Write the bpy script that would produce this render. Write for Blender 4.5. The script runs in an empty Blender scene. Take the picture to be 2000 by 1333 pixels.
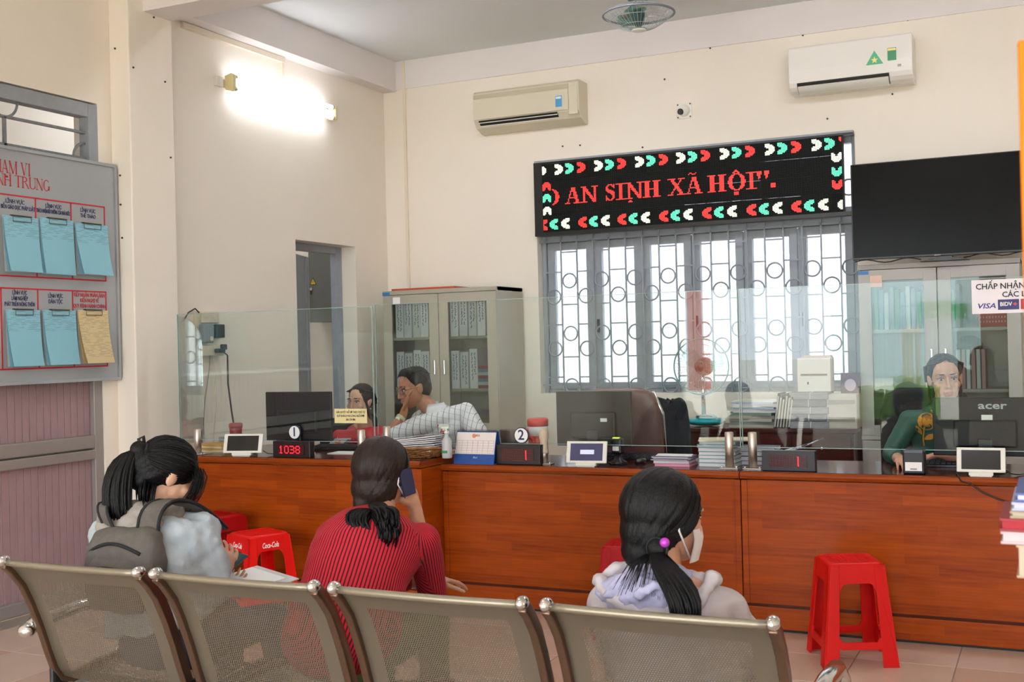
import bpy, bmesh, math, random
from mathutils import Vector, Matrix, Euler, noise
random.seed(7)
S = bpy.context.scene
COL = S.collection
V = Vector
# ------------------------------------------------------------------ camera
FPX, YAW, PIT, ROL, HC = 2243.75, -.44062, .00323, -.02486, 1.48
_f = V((math.sin(YAW)*math.cos(PIT), math.cos(YAW)*math.cos(PIT), math.sin(PIT)))
_r = V((math.cos(YAW), -math.sin(YAW), 0)); _u = _r.cross(_f)
CR = math.cos(ROL)*_r + math.sin(ROL)*_u
CU = -math.sin(ROL)*_r + math.cos(ROL)*_u
CF = _f
cam = bpy.data.objects.new('camera', bpy.data.cameras.new('camera')); COL.objects.link(cam)
cam.matrix_world = Matrix(((CR.x, CU.x, -CF.x, 0), (CR.y, CU.y, -CF.y, 0), (CR.z, CU.z, -CF.z, HC), (0, 0, 0, 1)))
cam.data.sensor_width = 36; cam.data.lens = FPX/2000*36
cam.data.clip_start = .05; cam.data.clip_end = 300
cam.data.dof.use_dof = True; cam.data.dof.focus_distance = 5.2; cam.data.dof.aperture_fstop = 9
S.camera = cam
# ------------------------------------------------------------------ world, sun, exposure
w = bpy.data.worlds.new('sky'); S.world = w; w.use_nodes = True
bg = w.node_tree.nodes['Background']; bg.inputs[0].default_value = (.86, .93, 1, 1); bg.inputs[1].default_value = 4.6
sun = bpy.data.objects.new('sun', bpy.data.lights.new('sun', 'SUN')); COL.objects.link(sun)
sun.data.energy = 9; sun.data.angle = .02; sun.data.color = (1, .95, .86)
sun.rotation_euler = V((-.55, -.02, -.8)).to_track_quat('-Z', 'Y').to_euler()
S.view_settings.view_transform = 'Standard'; S.view_settings.look = 'None'
S.view_settings.exposure = 1.2; S.view_settings.gamma = 1; S.view_settings.use_curve_mapping = False
S.cycles.use_denoising = True; S.cycles.max_bounces = 10; S.cycles.diffuse_bounces = 6
S.cycles.transparent_max_bounces = 16; S.cycles.caustics_reflective = False; S.cycles.caustics_refractive = False
S.cycles.sample_clamp_indirect = 6
def portal(name, loc, rot, sx, sy):          # guides sampling of the sky through a wall opening
    l = bpy.data.lights.new(name, 'AREA'); l.shape = 'RECTANGLE'; l.size = sx; l.size_y = sy; l.cycles.is_portal = True
    o = bpy.data.objects.new(name, l); COL.objects.link(o); o.location = loc; o.rotation_euler = rot
# key planes of the room (metres): left wall, back wall, counter front
XL, YB, YC, ZC = -5.372, 8.826, 5.79, 4.02
XR, YF = 2.6, -2.6
portal('back_window_portal', (-2.6, YB+.3, 2.02), (-math.pi/2, 0, 0), 2.6, 1.95)
portal('front_door_portal', (-2.715, YF-.25, 1.5), (math.pi/2, 0, 0), 3.37, 3.0)
portal('added_opening_portal', (1.1, YF-.25, 1.5), (math.pi/2, 0, 0), 2.4, 3.0)  # serves the added second opening in the front wall
# ------------------------------------------------------------------ helpers
def ray(x, y): return CF + CR*((x-1000)/FPX) - CU*((y-666.5)/FPX)
O0 = V((0, 0, HC))
def PX(x, y, X): d = ray(x, y); return O0 + d*(X/d.x)
def PY(x, y, Y): d = ray(x, y); return O0 + d*(Y/d.y)
def PZ(x, y, z): d = ray(x, y); return O0 + d*((z-HC)/d.z)
def srgb(c):
    if isinstance(c, str): c = tuple(int(c[i:i+2], 16)/255 for i in (0, 2, 4))
    return tuple(x/12.92 if x <= .04045 else ((x+.055)/1.055)**2.4 for x in c)
MATS = {}
def M(name, col='808080', rough=.5, metal=0., var=0., vs=8., bump=0., bs=60., emit=0., spec=.5, coat=0., stretch=None, sss=0, alpha=None, trans=0):
    if name in MATS: return MATS[name]
    m = bpy.data.materials.new(name); m.use_nodes = True; MATS[name] = m
    nt = m.node_tree; b = nt.nodes['Principled BSDF']; c = srgb(col)
    b.inputs['Base Color'].default_value = (*c, 1); b.inputs['Roughness'].default_value = rough
    b.inputs['Metallic'].default_value = metal; b.inputs['Specular IOR Level'].default_value = spec
    b.inputs['Coat Weight'].default_value = coat
    if trans: b.inputs['Transmission Weight'].default_value = trans
    if sss: b.inputs['Subsurface Weight'].default_value = sss; b.inputs['Subsurface Radius'].default_value = (.01, .004, .002)
    if emit: b.inputs['Emission Color'].default_value = (*c, 1); b.inputs['Emission Strength'].default_value = emit
    if var or bump:
        tc = nt.nodes.new('ShaderNodeTexCoord'); mp = nt.nodes.new('ShaderNodeMapping')
        nt.links.new(tc.outputs['Object'], mp.inputs[0])
        if stretch: mp.inputs['Scale'].default_value = stretch
    if var:
        n = nt.nodes.new('ShaderNodeTexNoise'); n.inputs['Scale'].default_value = vs; n.inputs['Detail'].default_value = 5
        nt.links.new(mp.outputs[0], n.inputs['Vector'])
        r = nt.nodes.new('ShaderNodeValToRGB'); nt.links.new(n.outputs[0], r.inputs[0])
        r.color_ramp.elements[0].position = .3; r.color_ramp.elements[1].position = .7
        r.color_ramp.elements[0].color = (*[max(0, x*(1-var)) for x in c], 1)
        r.color_ramp.elements[1].color = (*[min(1, x*(1+var)) for x in c], 1)
        nt.links.new(r.outputs[0], b.inputs['Base Color'])
    if bump:
        n2 = nt.nodes.new('ShaderNodeTexNoise'); n2.inputs['Scale'].default_value = bs; n2.inputs['Detail'].default_value = 4
        nt.links.new(mp.outputs[0], n2.inputs['Vector'])
        bp = nt.nodes.new('ShaderNodeBump'); bp.inputs['Strength'].default_value = bump; bp.inputs['Distance'].default_value = .01
        nt.links.new(n2.outputs[0], bp.inputs['Height']); nt.links.new(bp.outputs[0], b.inputs['Normal'])
    return m
class MB:
    def __init__(s): s.v = []; s.f = []; s.m = []; s.s = []; s.uv = None
    def add(s, vs, fs, m=0, sm=False):
        o = len(s.v); s.v += [V(p) for p in vs]
        for f in fs: s.f.append([i+o for i in f]); s.m.append(m); s.s.append(sm)
        return s
    def bx(s, x0, x1, y0, y1, z0, z1, m=0):
        return s.add([(x0,y0,z0),(x1,y0,z0),(x1,y1,z0),(x0,y1,z0),(x0,y0,z1),(x1,y0,z1),(x1,y1,z1),(x0,y1,z1)],
            [(0,3,2,1),(4,5,6,7),(0,1,5,4),(1,2,6,5),(2,3,7,6),(3,0,4,7)], m)
    def box(s, c, d, m=0, R=None):
        q = MB().bx(-d[0]/2, d[0]/2, -d[1]/2, d[1]/2, -d[2]/2, d[2]/2)
        R = R or Matrix.Identity(3)
        return s.add([R @ p + V(c) for p in q.v], q.f, m)
    def cone(s, p0, p1, r0, r1=None, n=14, m=0, caps=True, sm=True):
        r1 = r0 if r1 is None else r1; p0 = V(p0); p1 = V(p1); d = (p1-p0).normalized()
        a = d.orthogonal().normalized(); b = d.cross(a); vs = []
        for p, r in ((p0, r0), (p1, r1)):
            vs += [p + (a*math.cos(t) + b*math.sin(t))*r for t in [2*math.pi*i/n for i in range(n)]]
        s.add(vs, [(i, (i+1) % n, n+(i+1) % n, n+i) for i in range(n)], m, sm)
        if caps:
            o = len(s.v)-2*n; s.f += [[o+n-1-i for i in range(n)], [o+n+i for i in range(n)]]; s.m += [m, m]; s.s += [False, False]
        return s
    def tube(s, pts, r, n=8, m=0, closed=False, flat=None):
        pts = [V(p) for p in pts]; k = len(pts); vs = []; prev = None
        for i, p in enumerate(pts):
            t = (pts[(i+1) % k]-pts[i-1]) if closed else (pts[min(i+1, k-1)]-pts[max(i-1, 0)])
            t.normalize()
            a = t.orthogonal().normalized() if prev is None else (prev - t*prev.dot(t)).normalized()
            prev = a; b = t.cross(a); rr = r[i] if isinstance(r, (list, tuple)) else r
            vs += [p + (a*math.cos(q) + b*math.sin(q))*rr for q in [2*math.pi*j/n for j in range(n)]]
        fs = [(i*n+j, i*n+(j+1) % n, ((i+1) % k)*n+(j+1) % n, ((i+1) % k)*n+j) for i in range(k if closed else k-1) for j in range(n)]
        if not closed: fs += [[n-1-j for j in range(n)], [(k-1)*n+j for j in range(n)]]
        return s.add(vs, fs, m, True)
    def lathe(s, prof, n=24, c=(0,0,0), m=0, sm=True, R=None):
        vs = []; c = V(c); R = R or Matrix.Identity(3)
        for r, z in prof: vs += [R @ V((r*math.cos(2*math.pi*i/n), r*math.sin(2*math.pi*i/n), z)) + c for i in range(n)]
        k = len(prof)
        fs = [(i*n+j, i*n+(j+1) % n, (i+1)*n+(j+1) % n, (i+1)*n+j) for i in range(k-1) for j in range(n)]
        fs += [[n-1-j for j in range(n)], [(k-1)*n+j for j in range(n)]]
        return s.add(vs, fs, m, sm)
    def ell(s, c, r, R=None, nu=16, nv=10, m=0):
        R = R or Matrix.Identity(3); c = V(c); vs = []
        for i in range(1, nv):
            t = math.pi*i/nv
            vs += [R @ V((r[0]*math.sin(t)*math.cos(2*math.pi*j/nu), r[1]*math.sin(t)*math.sin(2*math.pi*j/nu), r[2]*math.cos(t))) + c for j in range(nu)]
        vs += [R @ V((0,0,r[2])) + c, R @ V((0,0,-r[2])) + c]; T = len(vs)-2; B = T+1
        fs = [(i*nu+j, (i+1)*nu+j, (i+1)*nu+(j+1) % nu, i*nu+(j+1) % nu) for i in range(nv-2) for j in range(nu)]
        fs += [(T, j, (j+1) % nu) for j in range(nu)] + [(B, (nv-2)*nu+(j+1) % nu, (nv-2)*nu+j) for j in range(nu)]
        return s.add(vs, fs, m, True)
    def cap(s, p0, p1, r0, r1=None, n=14):           # capsule for bodies
        r1 = r0 if r1 is None else r1
        s.cone(p0, p1, r0, r1, n); s.ell(p0, (r0,)*3, None, n, 8); return s.ell(p1, (r1,)*3, None, n, 8)
    def prism(s, poly, ax, a, b, m=0, sm=False):      # poly in the two other axes, in order
        def P(p, t): return {0: (t, p[0], p[1]), 1: (p[0], t, p[1]), 2: (p[0], p[1], t)}[ax]
        n = len(poly); vs = [P(p, a) for p in poly] + [P(p, b) for p in poly]
        s.add(vs, [(i, (i+1) % n, n+(i+1) % n, n+i) for i in range(n)], m, sm)
        return s.add(vs, [list(range(n))[::-1], list(range(n, 2*n))], m)
    def loft(s, rings, m=0, caps=True, sm=True):
        n = len(rings[0]); vs = [p for r in rings for p in r]; k = len(rings)
        fs = [(i*n+j, i*n+(j+1) % n, (i+1)*n+(j+1) % n, (i+1)*n+j) for i in range(k-1) for j in range(n)]
        if caps: fs += [[n-1-j for j in range(n)], [(k-1)*n+j for j in range(n)]]
        return s.add(vs, fs, m, sm)
    def grid(s, rows, m=0, sm=True, uv=None):         # rows of points -> open sheet
        n = len(rows[0]); o = len(s.v)
        s.add([p for r in rows for p in r], [(i*n+j, i*n+j+1, (i+1)*n+j+1, (i+1)*n+j) for i in range(len(rows)-1) for j in range(n-1)], m, sm)
        if uv: s.uv = (s.uv or []) + [q for r in uv for q in r]
        return s
    def mesh(s, name, bev=0, seg=2, keep=False):
        me = bpy.data.meshes.new(name); me.from_pydata([tuple(p) for p in s.v], [], s.f)
        me.polygons.foreach_set('material_index', s.m); me.polygons.foreach_set('use_smooth', s.s)
        if s.uv:
            l = me.uv_layers.new(name='UVMap')
            for lp in me.loops: l.data[lp.index].uv = s.uv[lp.vertex_index]
        bm = bmesh.new(); bm.from_mesh(me)
        if not keep:
            bmesh.ops.remove_doubles(bm, verts=bm.verts, dist=1e-5)
            bmesh.ops.recalc_face_normals(bm, faces=bm.faces)
        if bev: 
            es = [e for e in bm.edges if len(e.link_faces) == 2 and e.calc_face_angle(0) > .6]
            bmesh.ops.bevel(bm, geom=es, offset=bev, segments=seg, profile=.5, affect='EDGES', clamp_overlap=True)
        bm.to_mesh(me); bm.free(); me.update()
        return me
    def build(s, name, mats, parent=None, loc=None, rot=None, bev=0, seg=2, keep=False):
        me = s.mesh(name, bev, seg, keep)
        for m in (mats if isinstance(mats, (list, tuple)) else [mats]): me.materials.append(m)
        return link(name, me, parent, loc, rot)
def link(name, me, parent=None, loc=None, rot=None):
    o = bpy.data.objects.new(name, me); COL.objects.link(o)
    if parent: o.parent = parent
    if loc is not None: o.location = loc
    if rot is not None: o.rotation_euler = rot
    return o
def tag(o, label=None, cat=None, group=None, kind=None):
    if label: o['label'] = label
    if cat: o['category'] = cat
    if group: o['group'] = group
    if kind: o['kind'] = kind
    return o
def thing(name, label, cat, loc=(0,0,0), rz=0, group=None, kind=None):
    o = bpy.data.objects.new(name, None); COL.objects.link(o); o.empty_display_size = .05
    o.location = loc; o.rotation_euler = (0, 0, rz)
    return tag(o, label, cat, group, kind)
FACE = {'-y': Matrix(((1,0,0),(0,0,-1),(0,1,0))), '+x': Matrix(((0,0,1),(1,0,0),(0,1,0))), '+z': Matrix.Identity(3), '+y': Matrix(((-1,0,0),(0,0,1),(0,1,0)))}
def text(s, size, mat, loc, face='-y', parent=None, name='lettering', align='CENTER', width=None, bold=0., shear=0., R=None, ext=.0006):
    cu = bpy.data.curves.new('t', 'FONT'); cu.body = s; cu.size = size; cu.align_x = align; cu.align_y = 'CENTER'
    cu.extrude = ext; cu.offset = bold; cu.shear = shear; cu.resolution_u = 2; cu.space_line = 1.0
    o = bpy.data.objects.new('t', cu); COL.objects.link(o)
    dg = bpy.context.evaluated_depsgraph_get()
    me = bpy.data.meshes.new_from_object(o.evaluated_get(dg)); bpy.data.objects.remove(o); bpy.data.curves.remove(cu)
    if width:
        xs = [v.co.x for v in me.vertices]
        if xs:
            k = width/(max(xs)-min(xs))
            for v in me.vertices: v.co.x *= k
    R = R or FACE[face]
    me.transform(R.to_4x4()); me.materials.clear(); me.materials.append(mat)
    return link(name, me, parent, loc)
def copy_tree(o, parent=None):
    c = o.copy(); COL.objects.link(c); c.parent = parent
    for ch in [x for x in o.children]: copy_tree(ch, c)
    return c
def arc(cx, cy, r, a0, a1, n):
    return [(cx+r*math.cos(a0+(a1-a0)*i/n), cy+r*math.sin(a0+(a1-a0)*i/n)) for i in range(n+1)]
def remesh(mb, voxel, it, name, mats, parent=None, disp=None, matfn=None, fac=.5, recalc=True):
    me = mb.mesh(name, keep=False); o = bpy.data.objects.new('tmp', me); COL.objects.link(o)
    r = o.modifiers.new('r', 'REMESH'); r.mode = 'VOXEL'; r.voxel_size = voxel; r.use_smooth_shade = True
    q = o.modifiers.new('s', 'SMOOTH'); q.factor = fac; q.iterations = it
    dg = bpy.context.evaluated_depsgraph_get()
    res = bpy.data.meshes.new_from_object(o.evaluated_get(dg)); bpy.data.objects.remove(o); bpy.data.meshes.remove(me)
    res.materials.clear()
    for m in (mats if isinstance(mats, (list, tuple)) else [mats]): res.materials.append(m)
    if disp:
        nn = [v.normal.copy() for v in res.vertices]
        for v, n_ in zip(res.vertices, nn): v.co += n_*disp(v.co)
    if matfn:
        for p in res.polygons: p.material_index = matfn(p.center)
    for p in res.polygons: p.use_smooth = True
    res.update(); res.name = name
    return link(name, res, parent)
# ------------------------------------------------------------------ materials
WALL = M('cream_wall_paint', 'ece4d7', .75, var=.02, vs=1.2, bump=.05, bs=40)
BAND = M('pale_beam_paint', 'e2dcda', .75, var=.02, vs=1.5)
CEIL = M('ceiling_paint', 'e0e3e4', .8, var=.02, vs=1)
GREYP = M('grey_steel_paint', '949aa3', .45, var=.05, vs=20)
GREYD = M('grey_window_paint', '959ba2', .5, var=.06, vs=15)
BEIGE = M('cabinet_grey_beige', 'aba595', .4, var=.03, vs=6)
WHITE = M('white_plastic', 'e6e4dc', .35)
BLACK = M('black_plastic', '121214', .32)
BLKM = M('black_matt', '16161a', .6)
CHROME = M('polished_steel', 'd8d8d8', .12, 1)
STEEL = M('brushed_steel', 'd6cdc2', .42, 1)
PAPER = M('white_paper', 'eeeeee', .8)
RED = M('red_plastic', 'cc0e0c', .42, var=.05, vs=10, spec=.22)
INKR = M('red_ink', 'c0282e', .6); INKB = M('navy_ink', '22285a', .6); INKK = M('black_ink', '1c1a1e', .6)
def woodmat(name, c1, c2, scale=(1, 1, 1), rough=.3, blocks=True):
    m = bpy.data.materials.new(name); m.use_nodes = True; MATS[name] = m; nt = m.node_tree; b = nt.nodes['Principled BSDF']
    L = nt.links.new; N = nt.nodes.new
    tc = N('ShaderNodeTexCoord'); sp = N('ShaderNodeSeparateXYZ'); L(tc.outputs['Object'], sp.inputs[0])
    cb = N('ShaderNodeCombineXYZ'); ad = N('ShaderNodeMath'); ad.operation = 'ADD'; L(sp.outputs[0], ad.inputs[0]); L(sp.outputs[1], ad.inputs[1])
    L(ad.outputs[0], cb.inputs[0]); L(sp.outputs[2], cb.inputs[1])
    br = N('ShaderNodeTexBrick'); L(cb.outputs[0], br.inputs['Vector'])
    br.inputs['Scale'].default_value = 1; br.inputs['Mortar Size'].default_value = 0; br.inputs['Brick Width'].default_value = .42; br.inputs['Row Height'].default_value = .047
    br.inputs['Color1'].default_value = (0, 0, 0, 1); br.inputs['Color2'].default_value = (1, 1, 1, 1); br.offset = .37; br.squash = 1; br.inputs['Bias'].default_value = 0
    mp = N('ShaderNodeMapping'); mp.inputs['Scale'].default_value = (3, 3, 55); L(tc.outputs['Object'], mp.inputs[0])
    no = N('ShaderNodeTexNoise'); no.inputs['Scale'].default_value = 1.4; no.inputs['Detail'].default_value = 6; L(mp.outputs[0], no.inputs['Vector'])
    mx = N('ShaderNodeMix'); mx.data_type = 'FLOAT'; mx.inputs[0].default_value = .26 if blocks else 0.05
    L(no.outputs[0], mx.inputs[2]); L(br.outputs['Color'], mx.inputs[3])
    r = N('ShaderNodeValToRGB'); L(mx.outputs[0], r.inputs[0]); r.color_ramp.elements[0].position = .2; r.color_ramp.elements[1].position = .8
    r.color_ramp.elements[0].color = (*srgb(c1), 1); r.color_ramp.elements[1].color = (*srgb(c2), 1)
    L(r.outputs[0], b.inputs['Base Color']); b.inputs['Roughness'].default_value = rough
    b.inputs['Specular IOR Level'].default_value = .22
    return m
WOOD = woodmat('varnished_block_wood', '7c2e04', 'b04e08')
WOODE = woodmat('varnished_wood_edge', '7c300a', '9c4814', rough=.22, blocks=False)
WOODT = woodmat('dark_wood_top', '3e1712', '54241a', rough=.13, blocks=False)
DWOOD = woodmat('dark_red_brown_wood', '32140f', '471d16', rough=.25, blocks=False)
def glassmat(name, tint=(.95, .985, .97), k=1.7, rough=0., op=0.):
    m = bpy.data.materials.new(name); m.use_nodes = True; nt = m.node_tree; nt.nodes.clear(); L = nt.links.new; N = nt.nodes.new
    o = N('ShaderNodeOutputMaterial'); t = N('ShaderNodeBsdfTransparent'); t.inputs[0].default_value = (*tint, 1)
    g = N('ShaderNodeBsdfGlossy'); g.inputs['Roughness'].default_value = rough; g.inputs['Color'].default_value = (1, 1, 1, 1)
    fr = N('ShaderNodeFresnel'); fr.inputs[0].default_value = 1.45; mu = N('ShaderNodeMath'); mu.operation = 'MULTIPLY'; mu.inputs[1].default_value = k; mu.use_clamp = True
    mx = N('ShaderNodeMixShader'); L(fr.outputs[0], mu.inputs[0]); L(mu.outputs[0], mx.inputs[0]); L(t.outputs[0], mx.inputs[1]); L(g.outputs[0], mx.inputs[2])
    last = mx
    if op:
        d = N('ShaderNodeBsdfDiffuse'); d.inputs[0].default_value = (.8, .8, .8, 1); m2 = N('ShaderNodeMixShader'); m2.inputs[0].default_value = op
        L(mx.outputs[0], m2.inputs[1]); L(d.outputs[0], m2.inputs[2]); last = m2
    L(last.outputs[0], o.inputs[0]); MATS[name] = m
    return m
GLASS = glassmat('clear_partition_glass', k=.62); PANE = glassmat('cabinet_pane_glass', (.9, .93, .92), 1.0); WPANE = glassmat('window_pane_glass', (.97, .98, 1), .7)
GEDGE = M('glass_edge_green', 'b8d4cf', .15, trans=.3)
PLASTIC = glassmat('clear_plastic', (.93, .95, .97), 1.2, .1, .25)
# ------------------------------------------------------------------ the setting
m = MB(); m.bx(-8, XR+.2, YF-.2, 9.4, -.2, -.004)
FLOOR = m.build('floor', M('tile_joint', '8d8378', .8)); tag(FLOOR, 'beige ceramic tile floor of the service hall', 'floor', kind='structure')
TILE = [M('beige_tile_%d' % i, c, .22, var=.05, vs=3) for i, c in enumerate(('c3ae9d', 'bfa796', 'c4b0a3', 'bca291'))]
TS = .4333; tm = MB().bx(0, TS-.004, 0, TS-.004, -.012, 0)
tmesh = [tm.mesh('tile', .0015, 1) for _ in TILE]
for q, k in zip(tmesh, TILE): q.materials.append(k)
for i in range(-10, 5):
    for j in range(-5, 2):
        x = -.858+i*TS; y = 5.44+(j-1)*TS
        if x < XL-.2 : continue
        link('tile', random.choice(tmesh), FLOOR, (x, y, 0))
m = MB()                                                    # the rest of the floor, too far or out of view
for (x0, x1, y0, y1) in ((XL, XR, YF, 5.44-6*TS-.004), (XL, XR, 5.44+TS, YB), (-7.8, XL-.0, YF, 9.2), (-.858+5*TS, XR, 5.44-6*TS, 5.44+TS)): m.bx(x0, x1, y0, y1, -.012, -.0005)
o = m.build('floor_rest', M('beige_tile_0'), FLOOR)
m = MB(); m.bx(-8, XR+.2, YF-.2, 9.4, ZC, ZC+.2)
tag(m.build('ceiling', CEIL), 'pale painted ceiling over the counter', 'ceiling', kind='structure')
# left wall with a door-and-transom opening near the camera and a doorway behind the counter
D1, D2 = (2.6, 5.40, 3.05), (7.448, 8.305, 2.35)
m = MB(); T = .2
for (a, b, z0, z1) in ((YF, D1[0], 0, ZC), (D1[0], D1[1], D1[2], ZC), (D1[1], D2[0], 0, ZC), (D2[0], D2[1], D2[2], ZC), (D2[1], YB+.2, 0, ZC)):
    m.bx(XL-T, XL, a, b, z0, z1)
tag(m.build('wall_left', WALL), 'cream painted left wall with a doorway', 'wall', kind='structure')
WX0, WX1, WZ0, WZ1 = -3.905, -1.305, 1.065, 2.99
m = MB()
for (a, b, z0, z1) in ((XL-.2, WX0, 0, ZC), (WX1, XR+.2, 0, ZC), (WX0, WX1, 0, WZ0), (WX0, WX1, WZ1, ZC)): m.bx(a, b, YB, YB+.24, z0, z1)
tag(m.build('wall_back', WALL), 'cream painted back wall with a barred window', 'wall', kind='structure')
m = MB(); m.bx(XR, XR+.2, YF, YB+.2, 0, ZC)
tag(m.build('wall_right', WALL), 'cream painted right wall outside the picture', 'wall', kind='structure')
m = MB(); FD = (-4.4, -1.03, 3.0); FD2 = (-.1, 2.3)  # second opening is unseen, added to let in more daylight
for (a, b, z0, z1) in ((XL-.2, FD[0], 0, ZC), (FD[1], FD2[0], 0, ZC), (FD2[1], XR+.2, 0, ZC), (FD[0], FD[1], FD[2], ZC), (FD2[0], FD2[1], FD[2], ZC)): m.bx(a, b, YF-.2, YF, z0, z1)
tag(m.build('wall_front', WALL), 'cream painted front wall with the wide open entrance and an added daylight opening', 'wall', kind='structure')
# side room behind the left wall
for nm, bb, lb in (('wall_side_left', (-7.8, -7.6, 1.5, 9.4, 0, ZC), 'far'), ('wall_side_back', (-7.6, XL-T, 9.0, 9.2, 0, ZC), 'back'), ('wall_side_front', (-7.6, XL-T, 1.5, 1.7, 0, ZC), 'front')):
    tag(MB().bx(*bb).build(nm, WALL), 'pale %s wall of the side room beyond the doorway' % lb, 'wall', kind='structure')
XCOL = -5.209
m = MB(); m.bx(XL, XCOL, 5.51, 5.91, 0, ZC)
tag(m.build('trim_1', WALL, bev=.008), 'cream pillar standing out from the left wall', 'pillar', kind='structure')
m = MB(); m.bx(XL, XR, 5.645, 5.905, 3.668, ZC)
tag(m.build('trim_2', BAND), 'pale ceiling beam running out from the pillar', 'beam', kind='structure')
m = MB(); m.bx(XL, -5.235, 5.905, YB, 3.757, ZC)
tag(m.build('trim_3', BAND), 'pale ceiling beam along the left wall', 'beam', kind='structure')
m = MB(); m.bx(-5.235, XR, YB-.012, YB, 3.772, ZC)
tag(m.build('trim_4', BAND), 'pale beam band along the top of the back wall', 'beam', kind='structure')
m = MB(); m.bx(-5.165, -5.14, YB-.022, YB, 1.97, ZC)
tag(m.build('trim_5', M('trunking', 'e4d9c6', .5)), 'cream cable trunking down the back wall corner', 'trunking', kind='structure')
a = PX(352, 44, XL); b = PX(551, 110, XL)
m = MB(); m.bx(XL, XL+.028, a.y, b.y, 3.713, 3.753)
m.bx(XL, XL+.02, b.y-.03, b.y, 3.44, 3.72)
tag(m.build('trim_6', M('trunking')), 'cream cable trunking under the beam above the tube lamp', 'trunking', kind='structure')
NAIL = M('nail_head', '3a322a', .6); WB = bpy.data.objects['wall_back']; WL = bpy.data.objects['trim_1']
for x, y in ((1298, 155), (1387, 94), (1568, 69), (1773, 39), (1865, 26), (1972, 7), (1099, 286), (1133, 284), (1616, 232), (1743, 184), (1255, 288), (1470, 290)):
    p = PY(x, y, YB); MB().cone(p, p+V((0, -.006, 0)), .008, .007, 8).build('nail', NAIL, WB)
for x, y in ((322, 160), (333, 308), (300, 34), (260, 132)):
    p = PX(x, y, XCOL); MB().cone(p, p+V((.006, 0, 0)), .007, .006, 8).build('nail', NAIL, WL)
for x, y in ((225, 95), (235, 343), (236, 400), (239, 465)):
    p = PY(x, y, 5.51); MB().cone(p, p+V((0, -.006, 0)), .007, .006, 8).build('nail', NAIL, WL)
# doorway frame (grey steel) set at the far side of the left wall
fr = thing('door_1', 'grey steel frame of the doorway behind the counter', 'door frame', (XL-T, 7.9, 0), kind='structure')
for nm, y0, y1, z0, z1 in (('jamb', D2[0]-7.9, D2[0]-7.9+.09, 0, D2[2]), ('jamb', D2[1]-7.9-.09, D2[1]-7.9, 0, D2[2]), ('head', D2[0]-7.9+.09, D2[1]-7.9-.09, D2[2]-.06, D2[2])):
    MB().bx(-.0, .06, y0, y1, z0, z1).build(nm, GREYP, fr, bev=.004)
lf = MB().bx(0, .72, -.02, .02, .02, D2[2]-.07).bx(.62, .7, -.026, .026, .02, D2[2]-.07).build('door_leaf', GREYP, fr, (.0, D2[0]-7.9+.11, 0), (0, 0, math.atan2(.7, -.27)), bev=.004)
# aluminium door with ribbed panels + transom with a wrought grille, near left
dr = thing('door_2', 'aluminium door with ribbed pink panels under the notice board', 'door', (XL-.06, 4.0, 0), kind='structure')
RIB = M('ribbed_polycarbonate', '9c8184', .45, var=.06, vs=4); ALU = M('aluminium_frame', '9a938f', .4, .3)
Yd0, Yd1 = D1[0]-4.0, D1[1]-4.0
SILL = 1.0
for nm, y0, y1, z0, z1 in (('stile', Yd1-.07, Yd1, 0, 1.62), ('bottom_rail', Yd0, Yd1-.07, 0, .075), ('middle_rail', Yd0, Yd1-.07, .835, .895), ('upper_rail', Yd0, Yd1-.07, .905, .985), ('top_rail', Yd0, Yd1-.07, 1.54, 1.62)):
    MB().bx(-.05, .05, y0, y1, z0, z1).build(nm, ALU, dr, bev=.006)
ribm = MB()
prof = []
NR = 34; yy0, yy1 = Yd0+.02, Yd1-.07
for z0, z1, nm in ((.075, .835, 'ribbed_panel'), (.985, 1.54, 'ribbed_panel')):
    q = MB(); n = int((yy1-yy0)/.052); st = (yy1-yy0)/n
    for i in range(n): q.bx(-.006, .012, yy0+i*st+.004, yy0+(i+1)*st-.004, z0, z1)
    q.bx(-.008, .006, yy0, yy1, z0, z1, 1)
    q.build(nm, [RIB, M('rib_joint', 'cdbcb8', .5)], dr)
tr = thing('window_2', 'grey framed transom with a scrolled iron grille above the notice board', 'window', (XL-.03, 4.0, 0), kind='structure')
zt0, zt1 = 2.4, 3.04
for nm, y0, y1, z0, z1 in (('frame_side', Yd1-.075, Yd1, 1.62, zt1), ('frame_top', Yd0, Yd1-.075, zt1-.085, zt1), ('frame_side', Yd0, Yd0+.07, 1.62, zt1)):
    MB().bx(-.05, .03, y0, y1, z0, z1).build(nm, GREYD, tr, bev=.004)
IRON = M('grey_iron', '7b7d80', .5, var=.15, vs=30)
for z in (2.86, 2.70): MB().bx(-.012, .004, Yd0+.07, Yd1-.075, z-.008, z+.008).build('grille_bar', IRON, tr)
for y in (4.72-4, 3.9-4, 3.2-4): MB().bx(-.012, .004, y-.009, y+.009, 1.62, 2.86).build('grille_bar', IRON, tr)
for y, z in ((4.72-4, 2.955), (Yd1-.075, 2.70), (3.2-4, 2.955)):
    a0, a1 = (math.pi, 2*math.pi) if z > 2.9 else (math.pi/2, 1.5*math.pi)
    MB().tube([V((-.004, y+.095*math.cos(t), z+.095*math.sin(t))) for t in [a0+(a1-a0)*i/16 for i in range(17)]], .008, 6).build('grille_scroll', IRON, tr)
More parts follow.
